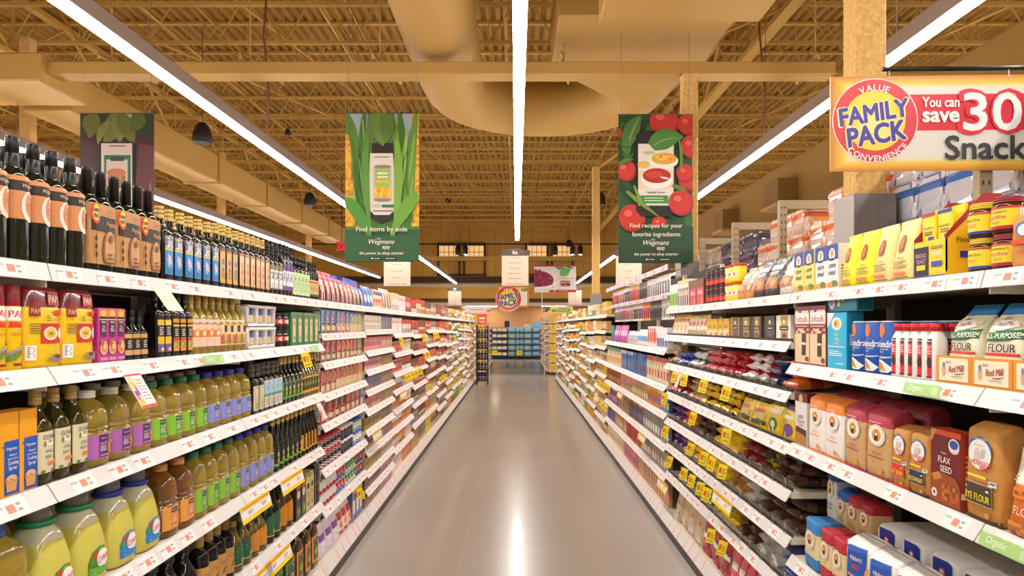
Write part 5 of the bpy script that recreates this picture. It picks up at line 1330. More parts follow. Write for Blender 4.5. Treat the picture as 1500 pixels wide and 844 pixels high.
# ---- second shelf
def softasilk(w):
    return carton('cake_flour_box', w, .07, .235, 'E2C9A0', [('r', -.5, .90, .5, 1, '8E3A44'), ('r', -.46, .70, .46, .93, 'F2ECE6'), ('e', -.12, .92, .08, .03, '3A4AB0'), ('t', 'Softasilk', 0, .785, .11, 'C84A4A', {'w': .88, 'b': .008}), ('r', -.5, .62, .5, .70, '8E3040'), ('r', -.42, .655, .42, .668, 'E8D0D0'), ('n', -.5, .54, .5, .62, ['8E3040', 'E2C9A0', 'D8B890'], 8, 2, 4), ('r', .02, .38, .28, .54, '4A2A22'), ('r', .02, .16, .26, .34, '4A2A22'), ('r', .02, .34, .28, .38, 'F0E0CC'), ('e', .36, .1, .12, .04, '8A3A30'), ('r', -.5, 0, .5, .03, '8E3040')], [('r', -.5, .9, .5, 1, '7A2E38'), ('r', -.5, 0, .5, .9, '8E2E3C'), ('r', -.35, .12, .35, .8, 'D8C0A0')], 'A05A5A')
runs(1, 2.642, 1.392, V2, [(2, .153, softasilk, 'cream and wine-red cake flour box')], 'box', rot=1)
def tealbox(w):
    return carton('pancake_mix_box', w, .06, .205, '2AB0D8', [('r', -.46, .02, .46, .98, '25B4E0'), ('p', [(-.5, .72), (-.1, 1), (-.5, 1)], 'E8E4DE'), ('e', .0, .80, .26, .115, 'F0ECE0'), ('e', .0, .80, .18, .08, 'E8C84A'), ('e', -.04, .8, .07, .05, 'C85AA0'), ('t', 'pan', .02, .60, .07, 'F4E23A', {'w': .7, 'b': .01}), ('t', 'cake', .02, .53, .07, 'F4E23A', {'w': .75, 'b': .01}), ('t', 'mix', .02, .46, .07, 'F4E23A', {'w': .6, 'b': .01}), ('r', -.46, .385, .46, .40, 'E8F0F0'), ('l', -.38, .22, .3, .33, 'E8F4F4', 3), ('l', .0, .08, .38, .11, 'E8F4F4', 1)], [('r', -.5, 0, .5, 1, '2088B0'), ('r', -.3, .42, .3, .62, 'D8D4CC'), ('l', -.24, .44, .24, .6, '6A6660', 4)], '1E8AB0')
row(1, 2.478, 2.638, 1, 1.392, tealbox, 'upright turquoise pancake mix box', V2, 'box', rot=0)
row(1, 2.42, 2.66, 1, 1.600, lambda w: carton('pancake_mix_box', w, .06, .066, '1E8098', [('e', -.32, .5, .09, .35, 'E0DCC8'), ('e', -.32, .5, .05, .2, 'C86A9A'), ('p', [(.05, .5), (.3, 1), (-.05, 1)], 'C8D8DC'), ('r', -.12, .3, -.02, .7, 'D8C83A')], [('r', -.4, .1, .4, .9, '155A6E')], '186A80'), 'turquoise pancake mix box lying on top of another', V2, 'box', xin=1.18, rot=0)
def wondra(w):
    return bottle('flour_canister', w, .172, [(0, .97), (.02, 1), (.97, 1), (.98, .98)], mat('1E57B0', .35), (.975, 1, 1.02, mat('E6E2DC', .4)), [('p', [(-.9, .5), (-.2, .98), (-.9, .98)], '2A6AC8'), ('e', -.02, .82, .2, .125, 'EC8A2E'), ('e', -.02, .82, .14, .09, 'E07A22'), ('l', -.12, .79, .10, .85, 'F4E8D8', 2), ('t', 'Wondra', .08, .57, .13, 'F4F2EE', {'w': .95, 'b': .02}), ('t', 'QUICK-MIXING', .04, .47, .03, 'F4F2EE', {'w': .6}), ('t', 'FLOUR', .0, .425, .03, 'F4F2EE', {'w': .3}), ('p', [(-.3, .06), (.3, .04), (.5, .12), (.1, .26), (-.25, .30)], 'F0ECE6'), ('p', [(-.25, .08), (.22, .07), (.05, .22), (-.22, .26)], 'C88A3A'), ('leaf', (.5, .34), (.1, .30), (-.3, .34), .03, 'B8C4D8')], n=22)
runs(1, 2.195, 1.392, V2, [(3, .092, wondra, 'blue flour canister with orange dot')], 'canister', rot=5)
runs(1, 2.05, 1.392, V2, [(4, .098, wondra, 'rear blue flour canister')], 'canister', xin=1.275)
def milkb(w):
    rings = [(0, w * .47, w * .47, 4, 0, 0), (.004, w * .5, w * .5, 4, 0, 0), (.112, w * .5, w * .5, 4, 0, 0), (.125, w * .44, w * .44, 3, 0, 0), (.137, w * .34, w * .34, 2, 0, 0), (.142, w * .34, w * .34, 2, 0, 0)]
    mb = MB(); mb.loft(rings, 20, mat('F0EAE2', .35)); root = mb.build('baking_bottle')
    mb = MB(); a = w * .41; mb.loft([(.142, a, a, 2, 0, 0), (.162, a, a, 2, 0, 0), (.163, a * .9, a * .9, 2, 0, 0)], 16, mat('CC1F2E', .35)); kid(mb.build('cap'), root)
    mb = MB(); art(mb, [('r', -.22, .05, .24, .72, 'D8283A'), ('r', -.22, .645, .24, .73, '241C1C'), ('t', 'Wegmans', .01, .69, .04, 'F0ECE8', {'i': .3, 'w': .5}), ('l', -.18, .46, .2, .62, 'F0D8D8', 4), ('e', .01, .32, .22, .10, '3A2A2E'), ('r', -.16, .25, .18, .33, '3A2A2E'), ('r', -.22, .05, .24, .08, '3A1A1E')], w, .163, Skin(rings).flat, .0008, .0003, .4, 6); kid(mb.build('label', recalc=False), root)
    return root, w
runs(1, 1.962, 1.392, V2, [(5, .0465, milkb, 'white squared bottle with red label and cap')], 'bottle', rot=2, fit=.97)
runs(1, 1.962, 1.392, V2, [(5, .047, lambda w: milkb(w), 'rear white bottle with red cap')], 'bottle', xin=1.225)
def tray(w):
    h = .075; d = .15; m = mat('E2902A', .5)
    mb = MB(); mb.box(-w / 2, w / 2, -d / 2, d / 2, 0, .005, m); root = mb.build('display_tray')
    mb = MB(); mb.box(-w / 2, w / 2, -d / 2, -d / 2 + .004, .005, h, m)
    art(mb, [('r', -.42, .10, .42, .92, 'EAE2C4'), ('r', -.44, .07, .44, .10, 'B87A2A'), ('e', -.27, .66, .045, .11, '7A8AB0'), ('p', [(-.33, .56), (-.21, .56), (-.23, .3), (-.27, .22), (-.31, .3)], 'D8A088'), ('t', "Bob's", -.12, .78, .10, 'A8303A', {'w': .16, 'i': .2}), ('t', 'Red Mill', .10, .55, .24, 'A8262E', {'w': .44, 'i': .25, 'rot': 5, 'b': .015}), ('l', -.05, .24, .28, .32, 'B8A88A', 1), ('leaf', (.05, .36), (.2, .34), (.34, .42), .01, 'A8303A')], w, h, flat_front(-d / 2), .0006, .0003)
    kid(mb.build('front_panel', recalc=False), root)
    for s in (-1, 1):
        mb = MB(); x = s * (w / 2 - .002); mb.box(x - .002, x + .002, -d / 2 + .004, d / 2, .005, h * .95, mat('C87A1E', .5)); kid(mb.build('side_panel'), root)
    mb = MB(); mb.box(-w / 2 + .004, w / 2 - .004, d / 2 - .004, d / 2, .005, h * .95, m); kid(mb.build('back_panel'), root)
    return root, d
row(1, 1.20, 1.955, 5, 1.392, tray, 'orange cardboard tray with cream flour label', V2, 'tray', xin=1.172, rot=0, fit=.98)
def bobs(stripe, line1, line2, tint):
    def f(w):
        h = .205; d = .085
        def m(i, j):
            if i == 5: return mat('2A7AB0', .4)
            if i >= 6: return mat('1E6AA0', .4)
            return mat('E6DFC0', .45)
        rings = [(0, w * .46, d * .46, 6, 0, 0), (.01, w * .49, d * .5, 6, 0, 0), (h * .4, w * .5, d * .52, 5, 0, 0), (h * .62, w * .5, d * .48, 4, 0, 0), (h * .78, w * .49, d * .36, 3, 0, .004), (h * .86, w * .48, d * .2, 2.6, 0, .012), (h * .93, w * .49, d * .12, 2.5, 0, .022), (h, w * .5, d * .05, 2.4, 0, .03)]
        mb = MB(); mb.loft(rings, 24, m, jit=.0016, seed=9); root = mb.build('flour_bag')
        mb = MB(); art(mb, [('p', [(-.46, .60), (.46, .74), (.46, .86), (-.1, .84), (-.46, .8)], 'DCD2A8'), ('p', [(-.40, .70), (-.2, .80), (.25, .80), (.40, .72), (.0, .68)], 'F2EEE4'), ('t', "Bob's", 0, .82, .04, '5A2A1E', {'w': .6}), ('t', 'Red Mill', .05, .755, .05, 'A8303A', {'w': .7, 'rot': 5, 'i': .2}), ('p', [(-.48, .53), (.48, .565), (.48, .69), (-.48, .655)], stripe), ('t', line1, .02, .608, .062, 'F4F0E4', {'w': .88, 'b': .02, 'rot': 2}), ('t', line2, .06, .46, .10, '2A2620', {'w': .80, 'b': .012}), ('p', [(-.48, .36), (.48, .36), (.44, .39), (.48, .40), (-.48, .40)], 'D8483A'), ('r', -.48, .02, .48, .36, 'E6DCC0')], w, h, Skin(rings).flat, .0035, .0003, .4, 7)
        kid(mb.build('printed_front', recalc=False), root)
        return root, d
    return f
row(1, 1.645, 1.945, 2, 1.399, bobs('1E6B3A', 'ALL-PURPOSE', 'FLOUR', 0), 'cream flour bag with green all-purpose band', V2 + ' trays', 'bag', xin=1.190, rot=4, fit=.84)
row(1, 1.21, 1.64, 3, 1.399, bobs('1E6B3A', 'WHOLE WHEAT', 'FLOUR', 0), 'cream flour bag with green whole wheat band', V2 + ' trays', 'bag', xin=1.190, rot=4, fit=.86)
row(1, 1.22, 1.945, 5, 1.394, bobs('1E6B3A', 'ORGANIC', 'FLOUR', 0), 'rear cream flour bag with blue folded top', V2, 'bag', xin=1.345, rot=4, fit=.8)

# ---- third shelf
def badge(u, v, ru, rv):                                     # plain round badge with a white ring
    return [('e', u, v, ru, rv, 'F0ECE6'), ('e', u, v, ru * .9, rv * .9, 'B8A890'), ('e', u, v, ru * .84, rv * .84, 'F4F0EA'), ('e', u, v, ru * .56, rv * .62, 'E29A3E'), ('p', [(u - ru * .25, v - rv * .5), (u + ru * .22, v - rv * .5), (u + ru * .18, v + rv * .1), (u, v + rv * .45), (u - ru * .22, v + rv * .05)], '3A2A22'), ('e', u, v + rv * .1, ru * .14, rv * .16, 'F0E8DC')]
def kbag(top, body, txt, h=.222, jit=.0018, badge_v=.62):
    def f(w):
        t = mat(top, .5); b = mat(body, .55)
        return paper_bag('flour_bag', w, .09, h, lambda i, j: t if i >= 4 else b, badge(.0, badge_v, .34, .155) + [('r', -.36, .80, .2, .808, 'F4E4D8'), ('t', 'WHEAT', .05, .36, .05, txt, {'w': .6}), ('l', -.3, .28, .3, .32, txt, 1), ('r', -.5, .0, .5, .05, top), ('r', .1, .08, .25, .15, 'D8A03A')], jit=jit, side=[('r', -.42, .1, .42, .7, body)])
    return f
row(1, 2.818, 2.942, 1, 1.056, lambda w: carton('cake_mix_box', w, .06, .215, 'E4DED8', [('r', -.5, .84, .5, 1, '6A2430'), ('r', -.5, .83, .5, .84, 'D8C0B0'), ('e', .0, .9, .16, .08, 'D8B87A'), ('t', 'DEEP', 0, .55, .07, '8A3A40', {'w': .7, 'i': .2}), ('t', 'Chocolate', .0, .47, .06, '8A3A40', {'w': .85, 'i': .2}), ('t', 'Cake', .0, .40, .06, '8A3A40', {'w': .5, 'i': .2}), ('p', [(-.46, .02), (.46, .02), (.46, .2), (.1, .26), (-.46, .32)], 'B8803A'), ('p', [(-.4, .26), (.46, .2), (.46, .32), (-.4, .36)], '5A2A26')], [('r', -.5, .84, .5, 1, '5A1E28'), ('r', -.5, 0, .5, .84, 'C8B8A8')], '5A1E28'), 'white cake mix box with wine-red top', V3, 'box', rot=0)
runs(1, 2.51, 1.056, V3, [(2, .152, kbag('E8832E', 'EEE8E2', 'E89A6A'), 'white flour bag with orange top and badge')], 'bag', rot=3)
runs(1, 2.19, 1.056, V3, [(2, .158, kbag('B03A4A', 'C9A06A', 'A84A3A'), 'brown flour bag with red top and badge')], 'bag', rot=3)
row(1, 2.19, 2.83, 4, 1.056, kbag('8E2A34', 'A88050', '7A3A2A', .235), 'rear flour bag with dark red top', V3, 'bag', xin=1.285, rot=3)
def hodg(label, bandc, txtc, h):
    def f(w):
        return paper_bag('flour_bag', w, .085, h, lambda i, j: mat('C4883E', .6), [('e', -.02, .72, .36, .15, '2E62B0'), ('e', -.02, .685, .34, .155, 'ECE6E2'), ('p', [(-.2, .62), (-.02, .60), (.06, .68), (-.06, .76), (-.16, .72)], 'CFC3BC'), ('p', [(.0, .64), (.14, .66), (.16, .74), (.06, .75)], 'C4B8B4'), ('l', -.2, .77, .1, .79, 'B8ACA8', 1), ('t', 'STONE GROUND', 0, .845, .02, 'F0E23A', {'w': .5}), ('t', 'HODGSON', .06, .60, .05, 'D8343A', {'w': .62, 'b': .012}), ('t', 'MILL', .14, .55, .05, 'D8343A', {'w': .36, 'b': .012}), ('r', -.36, .445, .2, .47, 'F0DA2A'), ('r', .28, .39, .46, .44, 'E8EAE8'), ('r', .30, .41, .44, .43, '4A7AB0')] + ([('r', -.46, .17, .38, .39, 'C8A880'), ('r', -.45, .18, .37, .38, bandc), ('l', -.4, .31, .3, .355, 'F0ECE0', 1), ('t', label, -.04, .245, .075, txtc, {'w': .74, 'b': .015})] if label else []) + [('r', -.5, 0, .5, .05, bandc), ('r', .2, .06, .3, .11, 'E2A02E')], jit=.002)
    return f
row(1, 2.09, 2.186, 1, 1.056, hodg('OAT BRAN', 'D83A2A', 'F4D23A', .185), 'small brown flour bag with red and yellow band', V3, 'bag', rot=2)
row(1, 1.985, 2.087, 1, 1.056, hodg('BUCKWHEAT', '2A3450', 'E8D83A', .185), 'small brown flour bag with navy band', V3, 'bag', rot=3)
row(1, 1.838, 1.98, 1, 1.056, lambda w: carton('flax_seed_box', w, .055, .205, '6E241E', [('r', -.5, .93, .5, 1, 'D04A2E'), ('p', [(-.5, .8), (-.3, 1), (-.5, 1)], 'C88A4A'), ('e', .28, .82, .18, .1, 'E8E2DE'), ('e', .28, .84, .14, .06, '3A5AA8'), ('t', 'HODGSON', .3, .74, .025, 'E89A8A', {'w': .3}), ('t', 'MILLED', -.05, .70, .026, 'F0E4D8', {'w': .36}), ('t', 'FLAX', -.03, .61, .085, 'F4EEE6', {'w': .56, 'b': .006}), ('t', 'SEED', .03, .49, .085, 'F4EEE6', {'w': .58, 'b': .006}), ('p', [(-.5, .36), (-.1, .44), (.36, .40), (.5, .3), (.5, .02), (-.5, .02)], '9A4A22'), ('p', [(-.46, .38), (-.2, .44), (-.1, .36), (-.36, .3)], 'C8803A'), ('n', -.1, .08, .44, .28, ['B8622A', 'A8542A', '8A3E1E', 'C8743A'], 6, 4, 6), ('e', -.36, .14, .1, .06, 'E8E0DC'), ('e', -.36, .14, .04, .025, 'C8302E')], [('r', -.5, 0, .5, 1, 'A8381E'), ('l', -.3, .3, .3, .75, 'D88A6A', 7), ('r', -.5, .16, .5, .24, 'E8D0A0'), ('r', -.2, .03, .3, .11, 'E8EAE0'), ('e', .05, .07, .14, .03, '5A8AB8')], 'C84A2A'), 'dark red flax seed box', V3, 'box', rot=1)
row(1, 1.692, 1.83, 1, 1.056, hodg('RYE FLOUR', '4A3A24', 'F2DE3A', .245), 'large brown rye flour bag', V3, 'bag', rot=2)
def bakebag(w):
    return pouch('baking_mix_bag', w, .09, .20, lambda i, j: mat('EDE8E0', .35) if i >= 3 else mat('D8762A', .4), [('r', -.46, .44, .46, .56, 'E07A2A'), ('t', 'ALL PURPOSE', .0, .50, .05, '4A2A10', {'w': .86, 'b': .01}), ('e', .05, .28, .34, .13, 'C8642A'), ('t', 'FLOUR', .05, .30, .1, 'F0E0C8', {'w': .7}), ('n', -.4, .02, .44, .16, ['5A2A10', 'B8622A', '8A4A1E', 'D8923A'], 7, 3, 8), ('l', -.4, .62, .4, .70, '8AA86A', 2)], jit=.004, n=24)
row(1, 1.40, 1.685, 2, 1.056, bakebag, 'crumpled white bag over orange baking mix print', V3, 'bag', rot=5)

# ---- fourth shelf: flour bags in two layers
def smallk(top, body, foot, h=.19):
    def f(w):
        t = mat(top, .5); b = mat(body, .55); q = mat(foot, .5)
        return paper_bag('flour_bag', w, .11, h, lambda i, j: t if i >= 4 else q if i < 2 else b, badge(0, .60, .36, .18) + [('r', -.5, .30, .5, .31, 'C8B080')], jit=.002, fold=False)
    return f
row(1, 2.712, 2.85, 1, .586, smallk('3A86C8', 'E8D8A6', '3A86C8', .19), 'front cream flour bag with sky blue top', V4, 'bag', rot=3)
row(1, 2.50, 2.71, 2, .586, smallk('C0303E', 'E6D29A', 'C0303E', .185), 'front cream flour bag with red top', V4, 'bag', rot=3)
row(1, 2.57, 2.935, 3, .586, smallk('2E5EA8', 'D8D4CE', '2E5EA8', .13), 'lower rear flour bag with blue top', V4, 'bag', xin=1.302, rot=2)
row(1, 2.855, 2.935, 1, .722, kbag('2E5EA8', 'E0DCD8', '3A6AB0', .25), 'upper tall white flour bag with blue top', V4, 'bag', xin=1.30, rot=1)
row(1, 2.758, 2.85, 1, .722, kbag('2E5EA8', 'E0C888', '3A6AB0', .17), 'upper tan flour bag with blue top', V4, 'bag', xin=1.30, rot=1)
row(1, 2.57, 2.755, 2, .722, kbag('A8242E', 'D8B478', '8A3A2A', .168), 'upper tan flour bag with red top', V4, 'bag', xin=1.30, rot=1)
def pill(w):
    return paper_bag('flour_bag', w, .12, .225, lambda i, j: mat('EDEAE6', .5), [('r', -.36, .30, .40, .86, '2A55B0'), ('p', [(-.36, .78), (.40, .84), (.40, .92), (-.3, .88)], '3A6AC8'), ('t', 'Pillsbury', .02, .70, .07, 'F4F0EC', {'w': .66, 'rot': 8, 'b': .012}), ('t', 'BEST', .02, .58, .07, 'E8502E', {'w': .4, 'b': .012}), ('leaf', (-.3, .44), (0, .38), (.36, .5), .03, 'F0A03A'), ('l', -.28, .32, .3, .38, 'E8E4F0', 2), ('p', [(.34, .40), (.46, .44), (.46, .66), (.38, .6)], 'F0A03A')], jit=.0035, fold=True, seed=12)
row(1, 2.02, 2.495, 3, .586, pill, 'front white flour bag with royal blue panel', V4, 'bag', rot=5, fit=.97)
def lyingflour(w):
    L = .27; t = .125
    mb = MB(); mb.loft([(0, w * .42, t * .40, 5, 0, 0), (.008, w * .47, t * .46, 5, 0, 0), (.04, w * .49, t * .5, 5, 0, 0), (L * .5, w * .5, t * .5, 5, 0, 0), (L * .9, w * .48, t * .47, 5, 0, 0), (L, w * .44, t * .38, 5, 0, 0)], 24, mat('E9E5E0', .55), jit=.003, seed=8)
    mb.v = [(x, z - L / 2, y + t / 2) for x, y, z in mb.v]
    root = mb.build('flour_bag')
    mb = MB(); art(mb, [('r', -.3, .26, .3, .86, '2A3E98'), ('p', [(-.3, .82), (.3, .86), (.2, .92), (-.26, .9)], '2A3E98'), ('e', 0, .6, .1, .1, 'D85A3A'), ('t', 'Flour', 0, .42, .1, 'F0ECE8', {'w': .4}), ('e', 0, .62, .06, .05, 'F0ECE8')], w, t, flat_front(-L / 2), .0035, .0003); kid(mb.build('printed_end', recalc=False), root)
    return root, L
for k, zz in ((0, .586), (1, .713)):
    row(1, 1.92, 2.565, 4, zz, lyingflour, ('lower' if k == 0 else 'upper') + ' white flour bag lying end-on with navy logo', V4, 'bag', xin=1.315, rot=2, fit=.95)
row(1, 1.62, 1.97, 2, .586, lambda w: pouch('flour_sack', w, .11, .22, lambda i, j: mat('EDE6DA', .5), [('n', -.4, .62, .44, .86, ['E8843A', 'EDE6DA', 'E09A4A'], 5, 4, 4), ('e', .05, .34, .34, .2, 'E8A03A'), ('l', -.3, .5, .3, .58, '4A3A1E', 2), ('e', .1, .3, .2, .1, 'D86A2A')], jit=.003), 'white flour sack with orange lattice print', V4, 'bag', rot=6)
runs(1, 2.2, .14, 'on the base flour shelf', [(5, .14, smallk('C0303E', '2A3E98', 'C0303E', .26), 'red and blue flour bag')], 'bag')

# ------------------------------------------------------------------ candy bays
C_ = lambda k: 'on the %s candy shelf' % k
# top shelf
def snackp(c1, c2, h, ops=None):
    return lambda w: pouch('baking_pouch', w, .08, h, lambda i, j: mat(c1 if i > 1 else c2, .28, .25 if c1 == '6E6864' else 0), ops or [('p', [(-.4, .2), (.4, .2), (.36, .46), (-.3, .5)], 'C8743A'), ('e', .1, .34, .2, .1, 'E0A060'), ('e', -.15, .3, .12, .07, 'B84A2E'), ('r', -.36, .68, .36, .80, 'E8E4E0'), ('l', -.3, .56, .3, .64, 'D8D0C8', 2)], lean=.03, jit=.003)
runs(1, 2.97, 1.685, C_('top'), [(1, .17, snackp('E4DED8', 'D8D2CA', .175), 'white baking pouch with dark fruit'), (2, .165, snackp('6E6864', '4A4440', .18), 'silver-grey baking pouch'), (2, .12, snackp('C8BBA6', 'D89A4A', .165), 'shiny tan baking pouch')], 'pouch', rot=5)
for k, zz in ((0, 1.685), (1, 1.785)):
    lv = ('lower', 'upper')[k]
    row(1, 3.73, 3.95, 3, zz, lambda w: tin('cocoa_canister', w, .098, 'D8302A', [(.1, 'E8C01E'), (.88, 'F2CC1E')], [('r', -.3, .3, .4, .6, 'F0ECE0'), ('e', 0, .45, .18, .1, 'D8302A')]), lv + ' yellow canister with red lid', C_('top'), 'canister')
    row(1, 3.96, 4.36, 4, zz, lambda w: tin('cocoa_canister', w, .1, '3A1A14', [(.12, '4A2018'), (.35, 'D8402E'), (.9, '5A2A20')], [('r', -.4, .5, .45, .84, '3A1612'), ('l', -.3, .6, .35, .76, 'E8D8D0', 2)]), lv + ' brown cocoa canister', C_('top'), 'canister')
runs(1, 4.37, 1.685, C_('top'), [(2, .19, lambda w: carton('baking_kit_box', w, .08, .165, '7A4428', [('r', -.3, .02, .5, .66, 'D8405A'), ('l', -.2, .4, .4, .56, 'F4E4E4', 3), ('e', .3, .16, .14, .14, 'E8842E'), ('n', -.5, .68, .5, 1, ['8A5030', '6E3C22', '7A4428'], 5, 2, 3)], (), '6A3A20'), 'brown and pink baking kit box'), (5, .062, lambda w: carton('tall_mix_box', w, .06, .185, 'EFE6D8', [('r', -.5, .84, .5, 1, 'E8D08A'), ('r', -.3, .04, .3, .7, '3A2A24'), ('e', 0, .5, .2, .1, 'D8C8A8')], (), 'E8D890'), 'slim dark box with cream top'), (3, .09, lambda w: carton('tall_mix_box', w, .05, .17, 'EAF0E0', [('r', -.5, .1, .5, .6, '7AC04A'), ('leaf', (-.3, .1), (0, .4), (.3, .8), .08, '4A8A34'), ('e', .1, .25, .16, .07, 'E8842E')], (), 'F0EEE0'), 'white box with green leaf print')], 'box', rot=1)
# second shelf
def choc(c, band): return lambda w: carton('chocolate_box', w, .06, .115, c, [('r', -.16, .08, .32, .98, band), ('r', -.24, .42, .36, .58, '2A2430'), ('l', -.16, .46, .28, .54, 'E8E0D0', 1), ('e', .06, .74, .08, .09, 'E8D8A8'), ('e', .08, .22, .16, .08, '6A4A8A')], [('r', -.5, 0, .5, 1, c)], c)
runs(1, 3.02, 1.481, C_('second'), [(1, .17, choc('ECE4D4', 'B8963E'), 'cream chocolate box with gold band'), (1, .17, choc('4A423C', '5A524A'), 'dark grey chocolate box'), (2, .17, choc('4A4038', 'B09038'), 'brown chocolate box with gold band'), (1, .17, choc('A8803A', '6E5A3A'), 'golden chocolate box')], 'box', rot=4, xin=1.184)
runs(1, 3.9, 1.481, C_('second'), [(4, .11, lambda w: carton('pudding_box', w, .05, .11, 'E2B23A', [('r', -.5, .0, .5, .4, 'E8D8A8'), ('r', .1, .05, .4, .25, 'E8602E'), ('l', -.3, .5, .3, .7, '8A5A1E', 2)], (), 'D8A83A'), 'yellow pudding box'), (5, .10, lambda w: pouch('mix_bag', w, .06, .14, lambda i, j: mat('E0D0B8' if i < 4 else 'C8A84A', .3), [('e', 0, .6, .3, .12, 'D83A44'), ('r', -.4, .1, .4, .3, 'B89878')]), 'tan mix bag with red badge'), (4, .12, lambda w: pouch('mix_bag', w, .07, .15, lambda i, j: mat('F0ECE8' if i < 3 else 'D8B84A', .3), [('e', 0, .4, .3, .16, 'E0A04A'), ('r', -.4, .7, .4, .8, 'C84A3A')]), 'white mix bag with golden print')], 'packet', rot=4, xin=1.184)
# bags lying in heaps
CB = {'red': ('B0202C', 'C82A36', '6A1A1A'), 'white and red': ('E8E4E2', 'C02A3A', 'E8E0DC'), 'navy': ('1E2448', '2A3A8A', '4A3A34'), 'orange': ('E0662A', 'E88A3A', 'B8401E'), 'yellow': ('EAC41E', 'F0CE2A', '5A4A20'), 'yellow and brown': ('E0B81E', '4A3018', 'E8C82A'), 'purple': ('5A2A78', '7A3A9A', '3A2048'), 'brown': ('3E2418', '5A3422', '2E1A12'), 'silver': ('A8A6A0', 'C4C2BC', '7A7670'), 'clear amber': ('A87434', 'C08A44', '7A5220'), 'green and white': ('3E6A34', 'D8DAC8', '7A5A30'), 'tan': ('C8A878', 'D8C09A', '8A6A48'), 'blue': ('1E3A9A', '2A50C0', '16286A'), 'white and green': ('EAE8E2', '2A8A6A', 'C8A878'), 'pink and red': ('D86A78', 'C83A4A', 'E8B8B8'), 'gold': ('C89A2E', 'B07A2A', '8A5A1E'), 'dark red': ('7A1620', '9A2028', '3A1210'), 'black and yellow': ('2A2018', 'E8C41E', '3A2A1A')}
def heap(y, n, pitch, z, cname, where, layers=3, t=.052, L=.19, noun='candy bag', seed=1):
    a, b, c = (mat(q, .22, coat=.4) for q in CB[cname])
    R = random.Random(seed)
    root, d = lying_bag('candy_bag', pitch * .93, L, t, lambda i, j: a if i < 3 else b if i == 3 else c if i == 4 else a if i > 5 else (b if j % 5 else c), seed=seed, droop=.0)
    first = True
    for k in range(n):
        for l in range(layers):
            o = root if first else copy_tree(root); first = False
            o.location = (1.184 + L / 2 + l * .012 + R.uniform(-.006, .006), y + pitch * (k + .5) + R.uniform(-.006, .006), z + .005 + l * t * .80)
            o.rotation_euler = (math.radians(-6 * min(1, l)), math.radians(R.uniform(-4, 4)), -math.pi / 2 + math.radians(R.uniform(-7, 7)))
            lv = {1: '', 2: ('bottom ', 'top '), 3: ('bottom ', 'middle ', 'top ')}[layers]
            lv = lv[l] if layers > 1 else ''
            name_it(o, ('%s nearest %s%s %s %s' % (ordinal(k + 1), lv, cname, noun, where)) if n > 1 else '%s%s %s %s' % (lv, cname, noun, where), 'bag', '%s bags %s' % (cname, where))
    return y + n * pitch
def heaps(z, where, items, y=2.965):
    for q, (n, pitch, cname, *r_) in enumerate(items):
        kw = r_[0] if r_ else {}
        y = heap(y, n, pitch, z, cname, where, seed=int(z * 100) + q, **kw) + .004
heaps(1.267, C_('third'), [(1, .16, 'orange'), (1, .19, 'navy', {'t': .05}), (2, .17, 'white and red'), (2, .16, 'red'), (3, .15, 'pink and red'), (2, .16, 'white and green', {'t': .06, 'layers': 2}), (3, .15, 'blue', {'layers': 2}), (1, .15, 'tan')])
def yellowpouch(w): return pouch('chip_pouch', w, .07, .15, lambda i, j: mat('EBC61E' if i < 4 else '4A3A1A', .25), [('e', .05, .42, .28, .14, 'C8B84A'), ('r', -.4, .14, .4, .28, '4A3418'), ('p', [(-.3, .5), (.3, .54), (.3, .66), (-.3, .62)], 'D8481E'), ('e', .0, .24, .18, .1, '3A5A3A')], jit=.004, lean=.02)
row(1, 2.965, 3.14, 1, 1.047, lambda w: pouch('chip_pouch', w, .07, .155, lambda i, j: mat('E8C22A' if i < 4 else '5A3A7A', .25), [('e', 0, .3, .3, .18, '6A3A8A'), ('r', -.4, .6, .4, .7, 'F0E8D0')], jit=.004), 'upright yellow pouch with purple base print', C_('fourth'), 'pouch', xin=1.184)
row(1, 3.145, 3.33, 1, 1.047, lambda w: pouch('chip_pouch', w, .08, .165, lambda i, j: mat('EBC61E' if i < 4 else '2E5A44', .25), [('e', 0, .3, .26, .18, '2A6A4A'), ('e', 0, .3, .16, .1, 'D8D0A8'), ('r', -.4, .6, .4, .7, 'E8E4D0')], jit=.004), 'upright yellow pouch with green top', C_('fourth'), 'pouch', xin=1.184)
row(1, 3.335, 3.75, 2, 1.047, yellowpouch, 'upright yellow chip pouch', C_('fourth'), 'pouch', rot=6, xin=1.184)
heaps(1.047, C_('fourth'), [(5, .15, 'yellow and brown'), (2, .17, 'tan'), (2, .17, 'dark red', {'t': .05, 'layers': 2}), (1, .2, 'pink and red', {'layers': 2})], 3.76)
heaps(.847, C_('fifth'), [(2, .16, 'brown'), (1, .16, 'black and yellow'), (2, .14, 'dark red'), (3, .16, 'yellow'), (3, .16, 'brown', {'t': .045, 'noun': 'wrapped candy bag'}), (2, .16, 'orange'), (2, .17, 'purple', {'layers': 2})])
heaps(.652, C_('sixth'), [(3, .16, 'brown', {'noun': 'dark chocolate bag'}), (1, .19, 'silver'), (2, .15, 'clear amber'), (5, .15, 'yellow'), (2, .15, 'gold'), (2, .15, 'purple', {'layers': 2})])
heaps(.437, C_('seventh'), [(1, .18, 'blue'), (2, .16, 'silver'), (2, .15, 'brown'), (3, .15, 'yellow', {'noun': 'nut bag'}), (6, .15, 'green and white', {'t': .05})])
